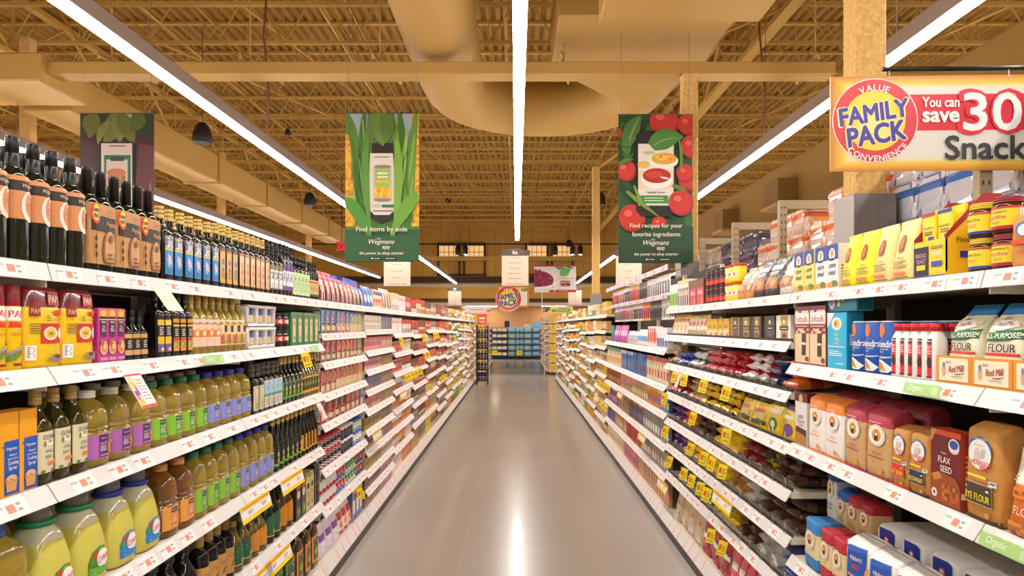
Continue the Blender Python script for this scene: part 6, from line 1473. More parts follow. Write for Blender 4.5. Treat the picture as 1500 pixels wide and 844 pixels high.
runs(1, 3.0, .14, C_('base'), [(3, .13, lambda w: pouch('nut_bag', w, .08, .2, lambda i, j: mat('E0B02A', .3), [('r', -.4, .3, .4, .6, 'C8302E')]), 'yellow nut bag with red print'), (4, .11, lambda w: pouch('nut_bag', w, .07, .19, lambda i, j: mat('D85A6A', .3), [('r', -.4, .5, .4, .7, 'F0E8E4'), ('r', -.4, .2, .4, .3, 'F0D0D0')]), 'pink striped nut bag'), (3, .19, lambda w: pouch('nut_bag', w, .09, .25, lambda i, j: mat('B82438' if j > 14 or j < 2 or i < 1 else 'A88A74', .25), [('r', -.42, .04, .42, .14, 'B82438'), ('r', -.3, .40, .36, .52, 'E8E4DE'), ('r', -.05, .18, .22, .36, '7A4A38'), ('leaf', (-.4, .6), (0, .55), (.4, .5), .03, '2A7A4A')], jit=.004), 'clear nut bag with red edges'), (4, .19, lambda w: pouch('nut_bag', w, .09, .25, lambda i, j: mat('C8B090', .25), [('p', [(-.1, .5), (.1, .5), (.05, .7)], 'E8842E'), ('r', -.3, .1, .3, .3, 'D8C8B0')], jit=.004), 'clear tan nut bag')], 'bag', rot=5)

# ------------------------------------------------------------------ baking tools and books
U_ = lambda k: 'on the %s baking tool shelf' % k
def card(c1, c2, h): return lambda w: (lambda r: (r, .014))(_card(w, c1, c2, h))
def _card(w, c1, c2, h):
    mb = MB(); mb.box(-w / 2, w / 2, -.002, .002, 0, h, mat(c1, .35), 0); root = mb.build('utensil_card')
    mb = MB(); mb.tube([(0, -.008, h * .12), (0, -.008, h * .55), (0, -.012, h * .72)], [.006, .005, w * .14], mat(c2, .25, .4), 8); kid(mb.build('utensil'), root)
    mb = MB(); mb.tube([(0, .05, h * .97), (0, -.012, h * .97), (0, -.016, h * .99)], .002, mat('8A8680', .3, .8), 5); kid(mb.build('peg_hook'), root)
    return root
cards = [('EFECEA', '9A9690', 'white utensil card'), ('E4DEDA', 'B8B0A8', 'off-white utensil card'), ('4A4644', '9A9690', 'dark utensil card'), ('E8B23A', 'D84A9A', 'yellow and pink utensil card'), ('ECE8E4', '4A4642', 'white card with dark utensil'), ('E6DEDC', 'D88A7A', 'pale utensil card'), ('DCD6D8', 'C85A5A', 'pale card with red utensil')]
y = 5.42
for q, (z, lv) in enumerate(((1.79, 'upper'), (1.60, 'lower'))):
    y = 5.42; k = q
    for n_, in ((5,), (5,), (4,), (5,), (4,), (5,), (5,)):
        c1, c2, nm = cards[k % 7]
        row(1, y, y + n_ * .098, n_, z, card(c1, c2, .17), nm, 'in the %s row of hanging tools' % lv, 'utensil', xin=1.19 + .03 * q, rot=3, fit=.8)
        y += n_ * .098; k += 1
for (z, za, lv) in ((1.985, 2.03, 'upper'), (1.765, 1.80, 'lower')):
    for k in range(3):
        mb = MB(); mb.box(1.165, 1.172, B0 + BAY * (4 + k) + .01, B0 + BAY * (5 + k) - .01, z, za, mat('CFC3D2', .4))
        for j in range(6):
            yy = B0 + BAY * (4 + k) + .12 + j * .19; mb.box(1.163, 1.165, yy, yy + .06, z + .006, za - .006, mat('E8D8DC' if j % 2 else 'D88A8A', .4))
        o = tag(mb.build('header_strip', recalc=False), '%s lavender header strip of the %s baking tool bay' % (lv, ordinal(k + 1)), 'price strip', 'lavender header strips')
        m2 = MB()
        for yy in (B0 + BAY * (4 + k) + .2, B0 + BAY * (5 + k) - .2): m2.tube([(1.172, yy, z + .02), (1.62, yy, z + .02)], .004, mat('8A8680', .3, .7), 5)
        kid(m2.build('support_arm'), o)
runs(1, 5.42, 1.366, U_('top'), [(4, .10, lambda w: carton('candle_box', w, .05, .17, 'E8E6EC', [('r', -.4, .1, .4, .5, '5A6AB8'), ('e', 0, .3, .2, .1, '8A4A2A')]), 'white and blue decorating box'), (4, .10, lambda w: carton('candle_box', w, .05, .18, 'E8E0DC', [('r', -.5, .2, .0, .9, 'D8403A'), ('r', 0, .3, .5, .7, 'E8862A')]), 'red and orange decorating box'), (6, .085, lambda w: pouch('cup_packet', w, .05, .15, lambda i, j: mat('EDE8E8', .3), [('r', -.4, .3, .4, .6, '4AA0D8')]), 'white baking cup packet'), (8, .08, lambda w: pouch('cup_packet', w, .05, .13, lambda i, j: mat('E4DCDC', .3), [('n', -.4, .2, .4, .7, ['E8E0E0', 'D88AA8', 'C8B84A', '8AA8D8'], 4, 3, 3)]), 'speckled baking cup packet'), (6, .16, lambda w: pouch('tool_pouch', w, .05, .19, lambda i, j: mat('D84A9A' if j % 2 else '8A3A8A', .3), [('r', -.4, .4, .4, .7, 'E8C0D8')]), 'magenta tool pouch'), (3, .09, lambda w: carton('candle_box', w, .05, .19, '2A5AB8', [('r', -.5, .5, .5, 1, '3A9A5A')]), 'blue and green tool box')], 'packet', rot=3)
def book(c1, c2, c3, h): return lambda w: plain_box('recipe_booklet', w, .03, h, lambda i, j: CN[c2] if (j in (1, 2) and i in (1, 2)) else CN[c3] if j == 5 else CN[c1], mat(CN[c1], .4), 3, 6)
for z, lv, its in ((1.085, 'second', [(8, .11, ('cream', 'red', 'red'), 'cream and red tray pack'), (6, .11, ('blue', 'brown', 'blue'), 'blue and brown tray pack'), (6, .12, ('blue', 'grey', 'white'), 'blue and grey tray pack'), (10, .11, ('cream', 'orange', 'teal'), 'cream and orange tray pack')]),
                   (.87, 'third', [(3, .10, ('blue', 'yellow', 'white'), 'bright blue booklet'), (5, .10, ('orange', 'blue', 'yellow'), 'bright orange booklet'), (8, .10, ('tan', 'cream', 'pink'), 'tan booklet'), (8, .09, ('pink', 'green', 'orange'), 'pink and green booklet'), (10, .10, ('brown', 'orange', 'red'), 'brown and orange booklet')]),
                   (.62, 'fourth', [(10, .11, ('grey', 'white', 'grey'), 'grey tray pack'), (8, .10, ('brown', 'blue', 'tan'), 'brown and blue tray pack'), (7, .10, ('tan', 'brown', 'cream'), 'tan and brown tray pack'), (9, .11, ('purple', 'pink', 'white'), 'purple and pink tray pack')]),
                   (.39, 'fifth', [(10, .11, ('grey', 'cream', 'grey'), 'grey and cream tray pack'), (9, .10, ('red', 'brown', 'orange'), 'red and brown tray pack'), (8, .10, ('tan', 'cream', 'brown'), 'tan and cream tray pack'), (6, .11, ('purple', 'blue', 'white'), 'purple and blue tray pack')]),
                   (.14, 'base', [(12, .10, ('tan', 'pink', 'brown'), 'tan and pink booklet'), (8, .10, ('pink', 'purple', 'blue'), 'pink and purple booklet'), (12, .10, ('cream', 'tan', 'orange'), 'cream and tan booklet')])):
    tot = sum(n * p for n, p, *_ in its); sc = 3.60 / tot; y = 5.41
    hh = {1.085: .20, .87: .15, .62: .185, .39: .17, .14: .19}[z]
    for n_, p_, cs, nm in its:
        row(1, y, y + n_ * p_ * sc, n_, z, book(*cs, hh), nm, U_(lv), 'packet', fit=.86, rot=4, xin=1.178); y += n_ * p_ * sc
# ------------------------------------------------------------------ sale tags clipped under the price rails
TAG_Y = mat('F5D81C', .4)
def sale_tag():
    mb = MB(); w, h = .046, .076
    mb.box(-w / 2, w / 2, -.001, .001, -h, 0, TAG_Y)
    mb.box(-w / 2, w / 2, .0, .012, 0, .002, TAG_Y)
    root = mb.build('sale_tag')
    mb = MB(); art(mb, [('r', -.36, -.60, -.10, -.22, 'E0501E'), ('l', -.02, -.66, .38, -.24, '8A7A1E', 4), ('l', -.36, -.9, .36, -.74, '9A8A2A', 1)], w, h, flat_front(-.001), .0004, .0002); kid(mb.build('printed_price', recalc=False), root)
    return root
def price_strip():
    mb = MB(); w, h = .33, .07
    mb.box(-w / 2, w / 2, -.0015, .0015, -h, 0, mat('F2EEF0', .4))
    root = mb.build('price_strip')
    mb = MB(); art(mb, [('r', -.5, -.30, .5, 0, 'F5C81C'), ('r', -.5, -1, .5, -.74, 'F5D81C'), ('l', -.44, -.22, .44, -.06, 'D8701E', 1), ('t', '$3.79', -.22, -.52, .2, '3A3A44', {'w': .3}), ('t', '$3.29', .24, -.52, .2, '3A3A44', {'w': .3})], w, h, flat_front(-.0015), .0004, .0002); kid(mb.build('printed_price', recalc=False), root)
    return root
def shelf_card():
    mb = MB(); w, h = .085, .11
    mb.box(-w / 2, w / 2, -.001, .001, -h, 0, mat('F4ECE6', .4)); root = mb.build('shelf_card')
    mb = MB(); art(mb, [('r', -.5, -1, .5, -.92, 'E0402E'), ('r', -.5, -.06, .5, 0, 'E0402E'), ('n', -.46, -.9, -.16, -.08, ['8A3A8A', 'F0B82E', 'C05AA0', 'E8C890'], 2, 6, 3), ('l', -.08, -.8, .42, -.14, 'B8A8A0', 7), ('e', .1, -.2, .12, .04, 'F0B82E')], w, h, flat_front(-.001), .0004, .0002); kid(mb.build('printed_price', recalc=False), root)
    return root
def plain_card():
    mb = MB(); w, h = .10, .085
    mb.box(-w / 2, w / 2, -.001, .001, -h, 0, mat('F4E4B8', .4)); root = mb.build('shelf_card')
    mb = MB(); art(mb, [('l', -.3, -.6, .3, -.3, 'C8B88A', 2)], w, h, flat_front(-.001), .0004, .0002); kid(mb.build('printed_price', recalc=False), root)
    return root
_tagp = {}
def clip(maker, side, y, z, tilt, label, cat, group):
    if maker not in _tagp: o = _tagp[maker] = maker()
    else: o = copy_tree(_tagp[maker])
    flag = maker is sale_tag
    o.location = (side * (1.103 if flag else 1.121), y, z - .034)
    o.rotation_euler = (math.radians(tilt), math.radians(side * 13 + rnd.uniform(-5, 5)) if flag else 0, -side * math.radians(rnd.uniform(22, 50) if flag else 90))
    name_it(o, label, cat, group)
def YY(px): return 1179.0 / abs(px - 756.0)
tags = {}
for side, px, z, sh in [(1, 984, 1.085, 'second shelf of the baking tool bays')] + [(1, p, 1.267, 'third shelf of the candy bays') for p in (1000, 1014, 1044, 1079)] + \
    [(1, p, 1.047, 'fourth shelf of the candy bays') for p in (1028, 1079)] + [(1, p, .847, 'fifth shelf of the candy bays') for p in (1025, 1045, 1057, 1073)] + \
    [(1, p, .652, 'sixth shelf of the candy bays') for p in (992, 1014, 1026, 1039, 1050)] + [(1, p, .437, 'seventh shelf of the candy bays') for p in (1055, 1073)] + [(1, 986, .847, 'fifth shelf beside the purple bags')] + \
    [(1, p, .87, 'third shelf of the baking tool bays') for p in (884, 889, 893, 898)] + [(1, p, .62, 'fourth shelf of the baking tool bays') for p in (885, 890, 895)] + \
    [(-1, 433, 1.444, 'second shelf of the oil bays'), (-1, 516, .442, 'seventh shelf of the cake mix bay')] + [(-1, p, 1.10, 'third shelf past the gelatin boxes') for p in (587, 592, 598, 603, 609)] + \
    [(-1, p, 1.476, 'second shelf past the gelatin boxes') for p in (579.5, 614)] + [(-1, p, 1.26, 'shelf of red tea boxes') for p in (616, 622)] + [(-1, p, 1.49, 'upper shelf of red tea boxes') for p in (614.5, 631, 635)] + [(-1, p, .84, 'middle shelf of brown packets') for p in (624, 640, 644, 648)]:
    tags.setdefault((side, sh, z), []).append(px)
for (side, sh, z), pxs in tags.items():
    pxs = sorted(pxs, key=lambda p: -abs(p - 756))
    for k, p in enumerate(pxs):
        clip(sale_tag, side, YY(p), z, -8, ('yellow sale tag hanging from the %s' % sh) if len(pxs) == 1 else '%s nearest yellow sale tag hanging from the %s' % (ordinal(k + 1), sh), 'price tag', 'yellow sale tags under the ' + sh)
for side, px, z, lb in ((-1, 363, .831, 'left of two wide yellow price strips on the fourth shelf of the oil bays'), (-1, 418, .831, 'right of two wide yellow price strips on the fourth shelf of the oil bays'), (-1, 366, .504, 'nearer wide yellow price strip on the fifth shelf of the oil bays'), (-1, 398, .504, 'farther wide yellow price strip on the fifth shelf of the oil bays'),
                        (-1, 546, .735, 'wide yellow price strip by the gelatin boxes'), (-1, 585, .93, 'wide yellow price strip past the gelatin boxes'), (1, 1067, .652, 'wide yellow price strip under the silver candy bag shelf'), (1, 977, .39, 'wide yellow price strip near the nut bags'), (1, 946, .62, 'wide yellow price strip on the booklets, middle of the tool bays'), (1, 913, .87, 'wide yellow price strip higher on the booklets'), (1, 877, .66, 'wide yellow price strip past the tool bays')):
    clip(price_strip, side, YY(px), z + .012, -14, lb, 'price strip', 'wide yellow price strips')
clip(plain_card, -1, YY(222), 1.702, -35, 'blank cream card tilting from the top shelf of the oil bays', 'card', 'shelf cards')
clip(shelf_card, -1, YY(178), 1.444, -30, 'white and red picture card above the purple oil jugs', 'card', 'shelf cards')
clip(shelf_card, -1, YY(458), 1.153, -25, 'white and red picture card at the end of the third oil shelf', 'card', 'shelf cards')
clip(shelf_card, 1, YY(1003), 1.267, -20, 'white and red picture card on the third candy shelf', 'card', 'shelf cards')
def organic(w=.17):
    mb = MB(); mb.box(-w / 2, w / 2, -.001, .001, -.032, 0, mat('A6CF7A', .4)); root = mb.build('shelf_strip')
    mb = MB(); art(mb, [('t', 'Organic', -.15, -.5, .55, 'F0F6E8', {'i': .25, 'w': .4}), ('r', .3, -.8, .44, -.2, 'C0DCA0')], w, .032, flat_front(-.001), .0004, .0002); kid(mb.build('printed_word', recalc=False), root)
    return root
for side, y, z, lb in ((1, YY(1367), 1.392, 'green organic strip under the white bottles'), (1, YY(1478), .586, 'green organic strip at the lowest flour shelf'), (1, 1.60, 1.06, 'green organic strip under the rye flour'), (-1, YY(300), 1.444, 'green organic strip under the pale oil bottles'), (-1, YY(452), 1.444, 'green organic strip under the green cartons')):
    clip(organic, side, y, z + .033, -16, lb, 'price strip', 'green organic strips')

# ------------------------------------------------------------------ hanging banners
def hang_wires(root, w, z0, ztop, xs=None, r=.003):
    mb = MB()
    for x in xs or (-w * .46, w * .46): mb.tube([(x, 0, z0), (x, 0, ztop)], r, mat('8A7A66', .5), 4)
    kid(mb.build('hanging_wire'), root)
def banner(x, y, zb, ops, label, ground, w=.91, h=1.83):
    mb = MB(); mb.box(-w / 2, w / 2, -.004, .004, 0, h, mat(ground, .5)); root = mb.build('hanging_banner', None, (x, y, zb))
    tag(root, label, 'banner')
    mb = MB()
    cl = lambda u, v, o: (max(-w / 2, min(w / 2, u)), -.004 - o, max(0, min(h, v)))
    art(mb, ops, w, h, cl, .0008, .0006, .5); kid(mb.build('printed_picture', recalc=False), root)
    mb = MB(); mb.tube([(-w / 2 - .01, 0, h + .006), (w / 2 + .01, 0, h + .006)], .008, mat('5A5048', .5), 6); kid(mb.build('top_rod'), root)
    hang_wires(root, w, h, (5.18 if x > 0 else 6.68) - zb)
    return root
def appfoot(a, b=None):
    o = []
    if b: o += [('t', a, 0, .245, .030, 'EFE3D0', {'w': .86, 'b': .008}), ('t', b, 0, .187, .030, 'EFE3D0', {'w': .84, 'b': .008})]
    else: o += [('t', a, .0, .215, .034, 'EFE3D0', {'w': .78, 'b': .008})]
    o += [('t', 'the', -.04, .155, .014, 'EFE3D0', {}), ('t', 'Wegmans', 0, .130, .032, 'EFE3D0', {'i': .35, 'w': .42, 'b': .006}), ('t', 'app', .06, .092, .028, 'EFE3D0', {'b': .01}), ('t', 'the power to shop smarter', 0, .055, .020, 'EFE3D0', {'w': .60, 'i': .15, 'b': .012}), ('r', -.16, .012, 0, .032, '1E1A16'), ('r', .03, .012, .2, .032, '1E1A16'), ('e', -.13, .022, .012, .006, 'E8E0D4'), ('l', -.11, .016, -.02, .029, 'C8C0B4', 1), ('l', .05, .016, .18, .029, 'C8C0B4', 1)]
    return o
KN = ['E2A42A', 'D8961E', 'EAB23A', 'C8841A']
corn = [('r', -.5, 0, .5, .22, '2E5A2E'), ('r', -.5, .22, .5, .32, '4A7A2A'), ('r', -.5, .32, .5, .5, '5A8A34'), ('r', -.5, .5, .5, 1, '6E8A5A'),
        ('p', [(-.42, .82), (-.22, .78), (-.2, 1), (-.44, 1)], 'A8B4C4'), ('p', [(.18, .78), (.4, .74), (.42, 1), (.16, 1)], 'A8B4C4'), ('n', -.5, .24, -.36, .86, KN, 4, 30, 4), ('n', .40, .24, .5, 1, KN, 3, 36, 5),
        ('leaf', (-.48, 1.0), (-.30, .8), (-.34, .3), .06, '5E8A34'), ('leaf', (-.24, 1.0), (-.34, .6), (-.2, .22), .05, '4E7E2E'), ('leaf', (-.12, 1.0), (-.26, .6), (-.12, .2), .055, '74983E'), ('leaf', (.10, 1.0), (.34, .66), (.28, .24), .065, '6A9436'), ('leaf', (.24, 1.0), (.30, .7), (.42, .26), .055, '4E7E2E'), ('leaf', (.46, 1.0), (.36, .6), (.42, .3), .05, '6A9436'),
        ('p', [(-.13, .80), (.15, .80), (.2, .30), (.0, .255), (-.18, .30)], '2A241E'), ('p', [(-.16, .73), (.15, .73), (.21, .36), (.1, .315), (-.1, .315), (-.19, .36)], 'DCD2C4'),
        ('r', -.11, .415, .13, .64, 'B8B0A4'), ('e', .01, .64, .12, .012, '8A8278'), ('e', .01, .415, .12, .012, '8A8278'), ('r', -.08, .50, .10, .625, '9ABE4A'), ('l', -.06, .56, .08, .61, 'E8E4D0', 2), ('r', -.08, .53, .1, .55, 'E2B83A'), ('n', -.10, .43, .12, .50, ['E8B83A', 'D8A02A', 'F0C85A'], 8, 4, 4),
        ('l', -.1, .70, .1, .71, '4A443C', 1), ('r', -.13, .365, -.02, .385, 'C8BCAC'), ('r', 0, .365, .18, .385, '3A7A44'), ('l', -.12, .335, .15, .352, '6A645C', 1),
        ('leaf', (-.2, .86), (-.27, .55), (-.14, .18), .05, '5A9034'), ('leaf', (.2, .82), (.27, .55), (.16, .16), .055, '7AA83E'), ('leaf', (-.02, 1.02), (-.06, .9), (.02, .78), .11, '6E8C44'), ('leaf', (.04, 1.02), (.1, .9), (.04, .8), .09, '5A7E34'),
        ('leaf', (-.5, .42), (-.3, .36), (-.14, .14), .08, '4E8A30'), ('leaf', (.5, .46), (.3, .38), (.12, .16), .085, '6E9E36'), ('r', -.5, 0, .5, .175, '2F5B33')]
_r3 = random.Random(21)
_st = []
for _q in range(26):
    _u = _r3.choice((-1, 1)) * _r3.uniform(.2, .44); _v = _r3.uniform(.5, .98)
    _st.append(('leaf', (_u, _v), (_u * .92, _v - .15), (_u * .8, _v - _r3.uniform(.2, .34)), _r3.uniform(.006, .018), _r3.choice(['8AB04A', '3E6E28', '9ABE5A', '4A7A2E', '2E5A22'])))
_k0 = next(i for i, q in enumerate(corn) if q[0] == 'p' and q[2] == '2A241E')
corn = corn[:_k0] + _st + corn[_k0:]
banner(-1.654, 8.65, 2.345, corn + appfoot('Find items by aisle'), 'green banner of corn and leeks around a phone showing a can', '4A7A34')
tom = lambda u, v, r_: [('e', u, v, r_, r_ * .5, 'A8281C'), ('e', u - .01, v + .01, r_ * .93, r_ * .46, 'C4342A'), ('e', u - r_ * .3, v + r_ * .18, r_ * .3, r_ * .12, 'DC6450')]
_r2 = random.Random(9)
_lv = []
for _q in range(34):
    _u, _v, _a = _r2.uniform(-.46, .46), _r2.uniform(.24, .97), _r2.uniform(0, 6.28)
    _lv.append(('leaf', (_u, _v), (_u + .08 * math.cos(_a + .4), _v + .05 * math.sin(_a + .4)), (_u + .16 * math.cos(_a), _v + .09 * math.sin(_a)), .06, _r2.choice(['1E4022', '3A6A34', '26482A', '4A7A3A', '2A5430', '1A361E'])))
sal = [('r', -.5, 0, .5, 1, '2E5230'), ('r', -.5, .6, -.2, 1, '244A28')] + _lv + tom(.12, .95, .2) + tom(.44, .93, .14) + tom(.49, .78, .15) + tom(.44, .55, .13) + tom(-.52, .87, .07) + tom(-.40, .62, .14) + tom(.40, .60, .12) + tom(-.32, .30, .18) + tom(.05, .26, .1) + \
      [('leaf', (-.4, .78), (-.34, .92), (-.2, .99), .1, '4E7A36'), ('leaf', (-.36, .82), (-.3, .92), (-.22, .98), .012, '7AA05A'), ('leaf', (-.44, .74), (-.38, .68), (-.3, .74), .03, '3A6A2A'), ('leaf', (.34, .62), (.36, .75), (.3, .86), .02, '6A8A34'),
       ('p', [(-.27, .86), (-.18, .89), (.22, .89), (.27, .86), (.27, .35), (.2, .31), (-.2, .31), (-.27, .35)], '241E1A'), ('r', -.24, .385, .24, .80, 'E4DACE'), ('r', -.24, .50, .24, .62, 'E6CFA8'), ('e', .11, .685, .19, .05, 'EFE8DC'), ('e', .11, .70, .17, .04, 'DCA43A'), ('n', .0, .69, .22, .72, ['E0A83A', 'D0902A', 'ECC05A'], 5, 2, 3), ('e', -.17, .66, .08, .025, 'E0B45A'), ('e', -.1, .74, .08, .012, 'B8C88A'), ('e', .01, .565, .21, .07, 'F0EAE2'), ('e', .01, .585, .19, .05, 'B02A22'), ('e', -.02, .592, .12, .025, 'C84034'), ('leaf', (.06, .575), (.12, .57), (.2, .56), .012, 'E8E0D4'),
        ('t', 'Sunday Sauce', -.0, .472, .016, '3A342C', {'w': .28, 'b': .01}), ('r', -.24, .40, .16, .452, '3E8A3C'), ('l', -.16, .41, .1, .445, 'B8D8A8', 2), ('leaf', (-.06, .78), (.12, .86), (.36, .84), .13, '4E8238'), ('leaf', (-.04, .785), (.12, .845), (.34, .835), .008, '86A85E'), ('leaf', (-.4, .48), (-.26, .42), (.06, .30), .03, '6E8E34'), ('leaf', (-.3, .52), (-.22, .42), (-.14, .36), .02, '7E9A40')] + tom(.34, .40, .17) + \
      [('leaf', (.22, .52), (.34, .5), (.42, .48), .03, '5A7A2E'), ('leaf', (-.5, .66), (-.4, .7), (-.3, .69), .03, '4E7A2E'), ('r', -.5, 0, .5, .115, '27452A'), ('p', [(-.5, .1), (.5, .1), (.5, .24), (.2, .27), (-.2, .2), (-.5, .18)], '2B4A2C')]
banner(1.72, 8.65, 2.33, sal + appfoot('Find recipes for your', 'favorite ingredients'), 'tomato and basil banner with a phone showing soup bowls', '2E5230')
egg = [('r', -.5, 0, .5, 1, '3E2224'), ('p', [(-.5, .3), (-.28, .3), (-.3, .8), (-.5, .82)], '4A282A'), ('p', [(.2, .2), (.5, .1), (.5, .78), (.3, .8)], '5E3436'), ('p', [(.34, .3), (.5, .2), (.46, .56)], '8A5A58'), ('r', -.5, .86, .5, 1, '2E3A24'), ('p', [(-.2, .90), (-.08, .9), (-.1, .95)], '8A9AA8'), ('p', [(.1, .9), (.24, .93), (.2, 1), (.1, 1)], '9AA6B0'),
       ('leaf', (-.4, 1), (-.3, .94), (-.38, .84), .12, '6A6A30'), ('leaf', (0, 1.02), (.0, .9), (-.18, .80), .12, '6E7030'), ('leaf', (.02, 1.0), (.04, .9), (.04, .81), .1, '7A7A38'), ('leaf', (.04, 1.0), (.14, .9), (.24, .80), .1, '646A2C'), ('leaf', (.3, 1), (.3, .94), (.2, .88), .1, '5A6428'), ('leaf', (-.1, .95), (-.25, .88), (-.25, .79), .05, '7E7E3A'),
       ('r', -.24, .2, .24, .81, '221A1C'), ('r', -.21, .25, .21, .80, 'CDB9AC'), ('l', -.1, .775, .12, .79, '4A3A38', 1), ('r', -.17, .3, .19, .72, '2E6A48'), ('r', -.14, .32, .15, .69, 'C8B4AC'), ('r', -.08, .68, .1, .71, '3A3A34'), ('e', .0, .6, .13, .03, 'B8704A'), ('n', -.12, .5, .12, .58, ['8A6A3A', 'B8864A', 'A85A3A'], 5, 3, 3)]
banner(-4.93, 8.65, 2.345, egg + appfoot('Find items by aisle'), 'dark eggplant banner partly behind the dark oil bottles', '3E2224')

# ------------------------------------------------------------------ the big value sign over the flours
def value_sign(x, y, z, w, h, label, small=False, rz=0):
    mb = MB(); mb.box(-w / 2, w / 2, -.004, .004, 0, h, mat('F0A83A', .25)); root = mb.build('hanging_sign', None, (x, y, z)); root.rotation_euler.z = rz
    tag(root, label, 'sign')
    K = 1.0; L0 = -w / 2
    ops = []
    cs = ['D08A30', 'DE9A34', 'E8AC38', 'EEBE3A', 'F0CC58', 'EED890', 'EADFBE', 'E6DED0']
    for k, c in enumerate(cs):                               # printed border fading from orange to cream
        i = k * .0085 * (1 if not small else 2)
        ops.append(('r', L0 + i * 1.6, i, w / 2 - i * 1.6, h - i, c))
    R = h * .445; cx, cz = L0 + R * 1.03, h * .53
    if small: R = h * .6; cx, cz = L0 + w * .36, h * .40
    ops += [('r', cx, h * .42, w / 2, h * .80, 'E02A3A')] if not small else [('r', w * .18, h * .1, w * .45, h * .85, 'F6F0E0')]
    ops += [('e', cx, cz, R, R, 'F4E6DC'), ('e', cx, cz, R * .975, R * .975, 'DE3A3E'), ('e', cx, cz, R * .71, R * .71, 'F4D93E'), ('e', cx, cz - R * .1, R * .4, R * .4, 'F6E88A')]
    for bo, c in ((.095, 'F4EAA0'), (.042, '46389C')):
        ops += [('t', 'FAMILY', cx - R * .03, cz + R * .19, R * .42, c, {'b': bo * .8, 'rot': 9, 'w': R * 1.66 if bo > .05 else R * 1.62, 'i': .06, 'fit': 1}), ('t', 'PACK', cx + R * .02, cz - R * .32, R * .46, c, {'b': bo * .8, 'rot': 9, 'w': R * 1.36 if bo > .05 else R * 1.34, 'i': .06, 'fit': 1})]
    ops += [('arc', 'VALUE', cx, cz, R * .775, R * .155, 92, 'F4EAE4', {'b': .03}), ('arc', 'CONVENIENCE', cx, cz, R * .905, R * .145, -86, 'F4EAE4', {'b': .03, 'inward': True})]
    if not small:
        x1 = cx + R
        ops += [('t', 'You can', x1 + .100, h * .715, .046, 'FBF6F0', {'b': .025, 'w': .165, 'fit': 1}), ('t', 'save', x1 + .100, h * .56, .070, 'FBF6F0', {'b': .035, 'w': .160, 'fit': 1}),
                ('t', '30', x1 + .330, h * .61, .185, 'E02A3A', {'b': .06, 'w': .285, 'fit': 1}), ('t', '30', x1 + .330, h * .61, .172, 'FBF6F0', {'b': .02, 'w': .255, 'fit': 1}), ('t', '%', x1 + .52, h * .74, .075, 'FBF6F0', {'b': .02}), ('t', 'off', x1 + .53, h * .54, .05, 'FBF6F0', {'b': .03}),
                ('t', 'Snacks', x1 + .325, h * .235, .108, '3C3A34', {'b': .022, 'w': .41, 'fit': 1})]
    else:
        ops += [('t', '4/$9', w * .36, h * .8, h * .13, '5A5A1E', {'b': .03, 'w': w * .2})]
    mb = MB(); art(mb, ops, 1.0, 1.0, flat_front(-.004), .0006, .0004, .3); kid(mb.build('printed_face', recalc=False), root)
    if not small:
        mb = MB(); mb.tube([(L0 + .235, 0, h + .033), (w / 2 + .02, 0, h + .030)], .011, mat('1E1A18', .3, .3), 8); kid(mb.build('hanging_rod'), root)
        mb = MB()
        for xx in (L0 + .265, L0 + .80, w / 2 - .1): mb.tube([(xx, -.005, h - .012), (xx, -.005, h + .03)], .0025, mat('D8CFC4', .4, .5), 5); mb.loft([(h - .016, .004, .004, 2, xx, -.006), (h - .006, .004, .004, 2, xx, -.006)], 8, mat('E8E0D8', .3, .4))
        kid(mb.build('hook_wire'), root)
        hang_wires(root, w, h + .03, 4.97 - z, (L0 + .3, w / 2 - .05), .002)
    else: hang_wires(root, w, h, 6.68 - z)
    return root
value_sign(2.045, 3.2, 2.262, 1.2, .435, 'yellow sign with red round badge, big red discount band, above the flour shelves', rz=math.radians(-2.0))
value_sign(-.10, 22.0, 2.14, 1.0, .68, 'small distant yellow sign with round badge under the middle aisle sign', True)

# ------------------------------------------------------------------ aisle signs
def aisle_sign(x, y, z, w, h, code, lines, label):
    mb = MB(); mb.box(-w / 2, w / 2, -.012, .012, 0, h, mat('DCC6AE', .5), .003); root = mb.build('aisle_sign', None, (x, y, z)); tag(root, label, 'sign', 'cream aisle signs')
    mb = MB(); P = [(-w * .56, h), (w * .56, h), (w * .56, h + w * .20), (w * .30, h + w * .22), (0, h + w * .30), (-w * .30, h + w * .22), (-w * .56, h + w * .20)]
    a = [mb.vert((p, -.03, q)) for p, q in P]; b = [mb.vert((p, .03, q)) for p, q in P]; m = mat('5A4436', .5)
    mb.face(a, m); mb.face(b[::-1], m)
    for i in range(len(P)): mb.face((a[i], a[(i + 1) % len(P)], b[(i + 1) % len(P)], b[i]), m)
    hd = mb.build('header', root); KIDS.setdefault(root.name, []).append(hd)
    mb = MB()
    ops = [('t', s, 0, .92 - (.86 / max(1, len(lines) - 1)) * k if len(lines) > 1 else .5, .048, '7A6450', {'w': .86}) for k, s in enumerate(lines)]
    art(mb, ops, w, h, flat_front(-.012), .001, .0002, .5)
    if code: art(mb, [('t', code, 0, h + w * .125, w * .165, 'F0E0CC', {'b': .01})], 1, 1, flat_front(-.03), .001, .0002, .5)
    kid(mb.build('lettering', recalc=False), root)
    hang_wires(root, w, h + w * .2, 6.68 - z)
    return root
aisle_sign(-.03, 20.0, 2.71, .76, .86, '6a', ['POPCORN', 'FRUIT SNACKS', 'RICE CAKES', 'BREADSTICKS', 'MEAT SNACKS', 'WAREHOUSE SNACKS'], 'middle aisle sign with dark header at the end of the centre light')
aisle_sign(-3.4, 20.0, 2.70, .76, .86, '5a', ['CHIPS', 'TORTILLA', 'SALSA & DIPS', 'PRETZELS', 'WAREHOUSE CHIPS'], 'cream aisle sign half hidden under the corn banner')
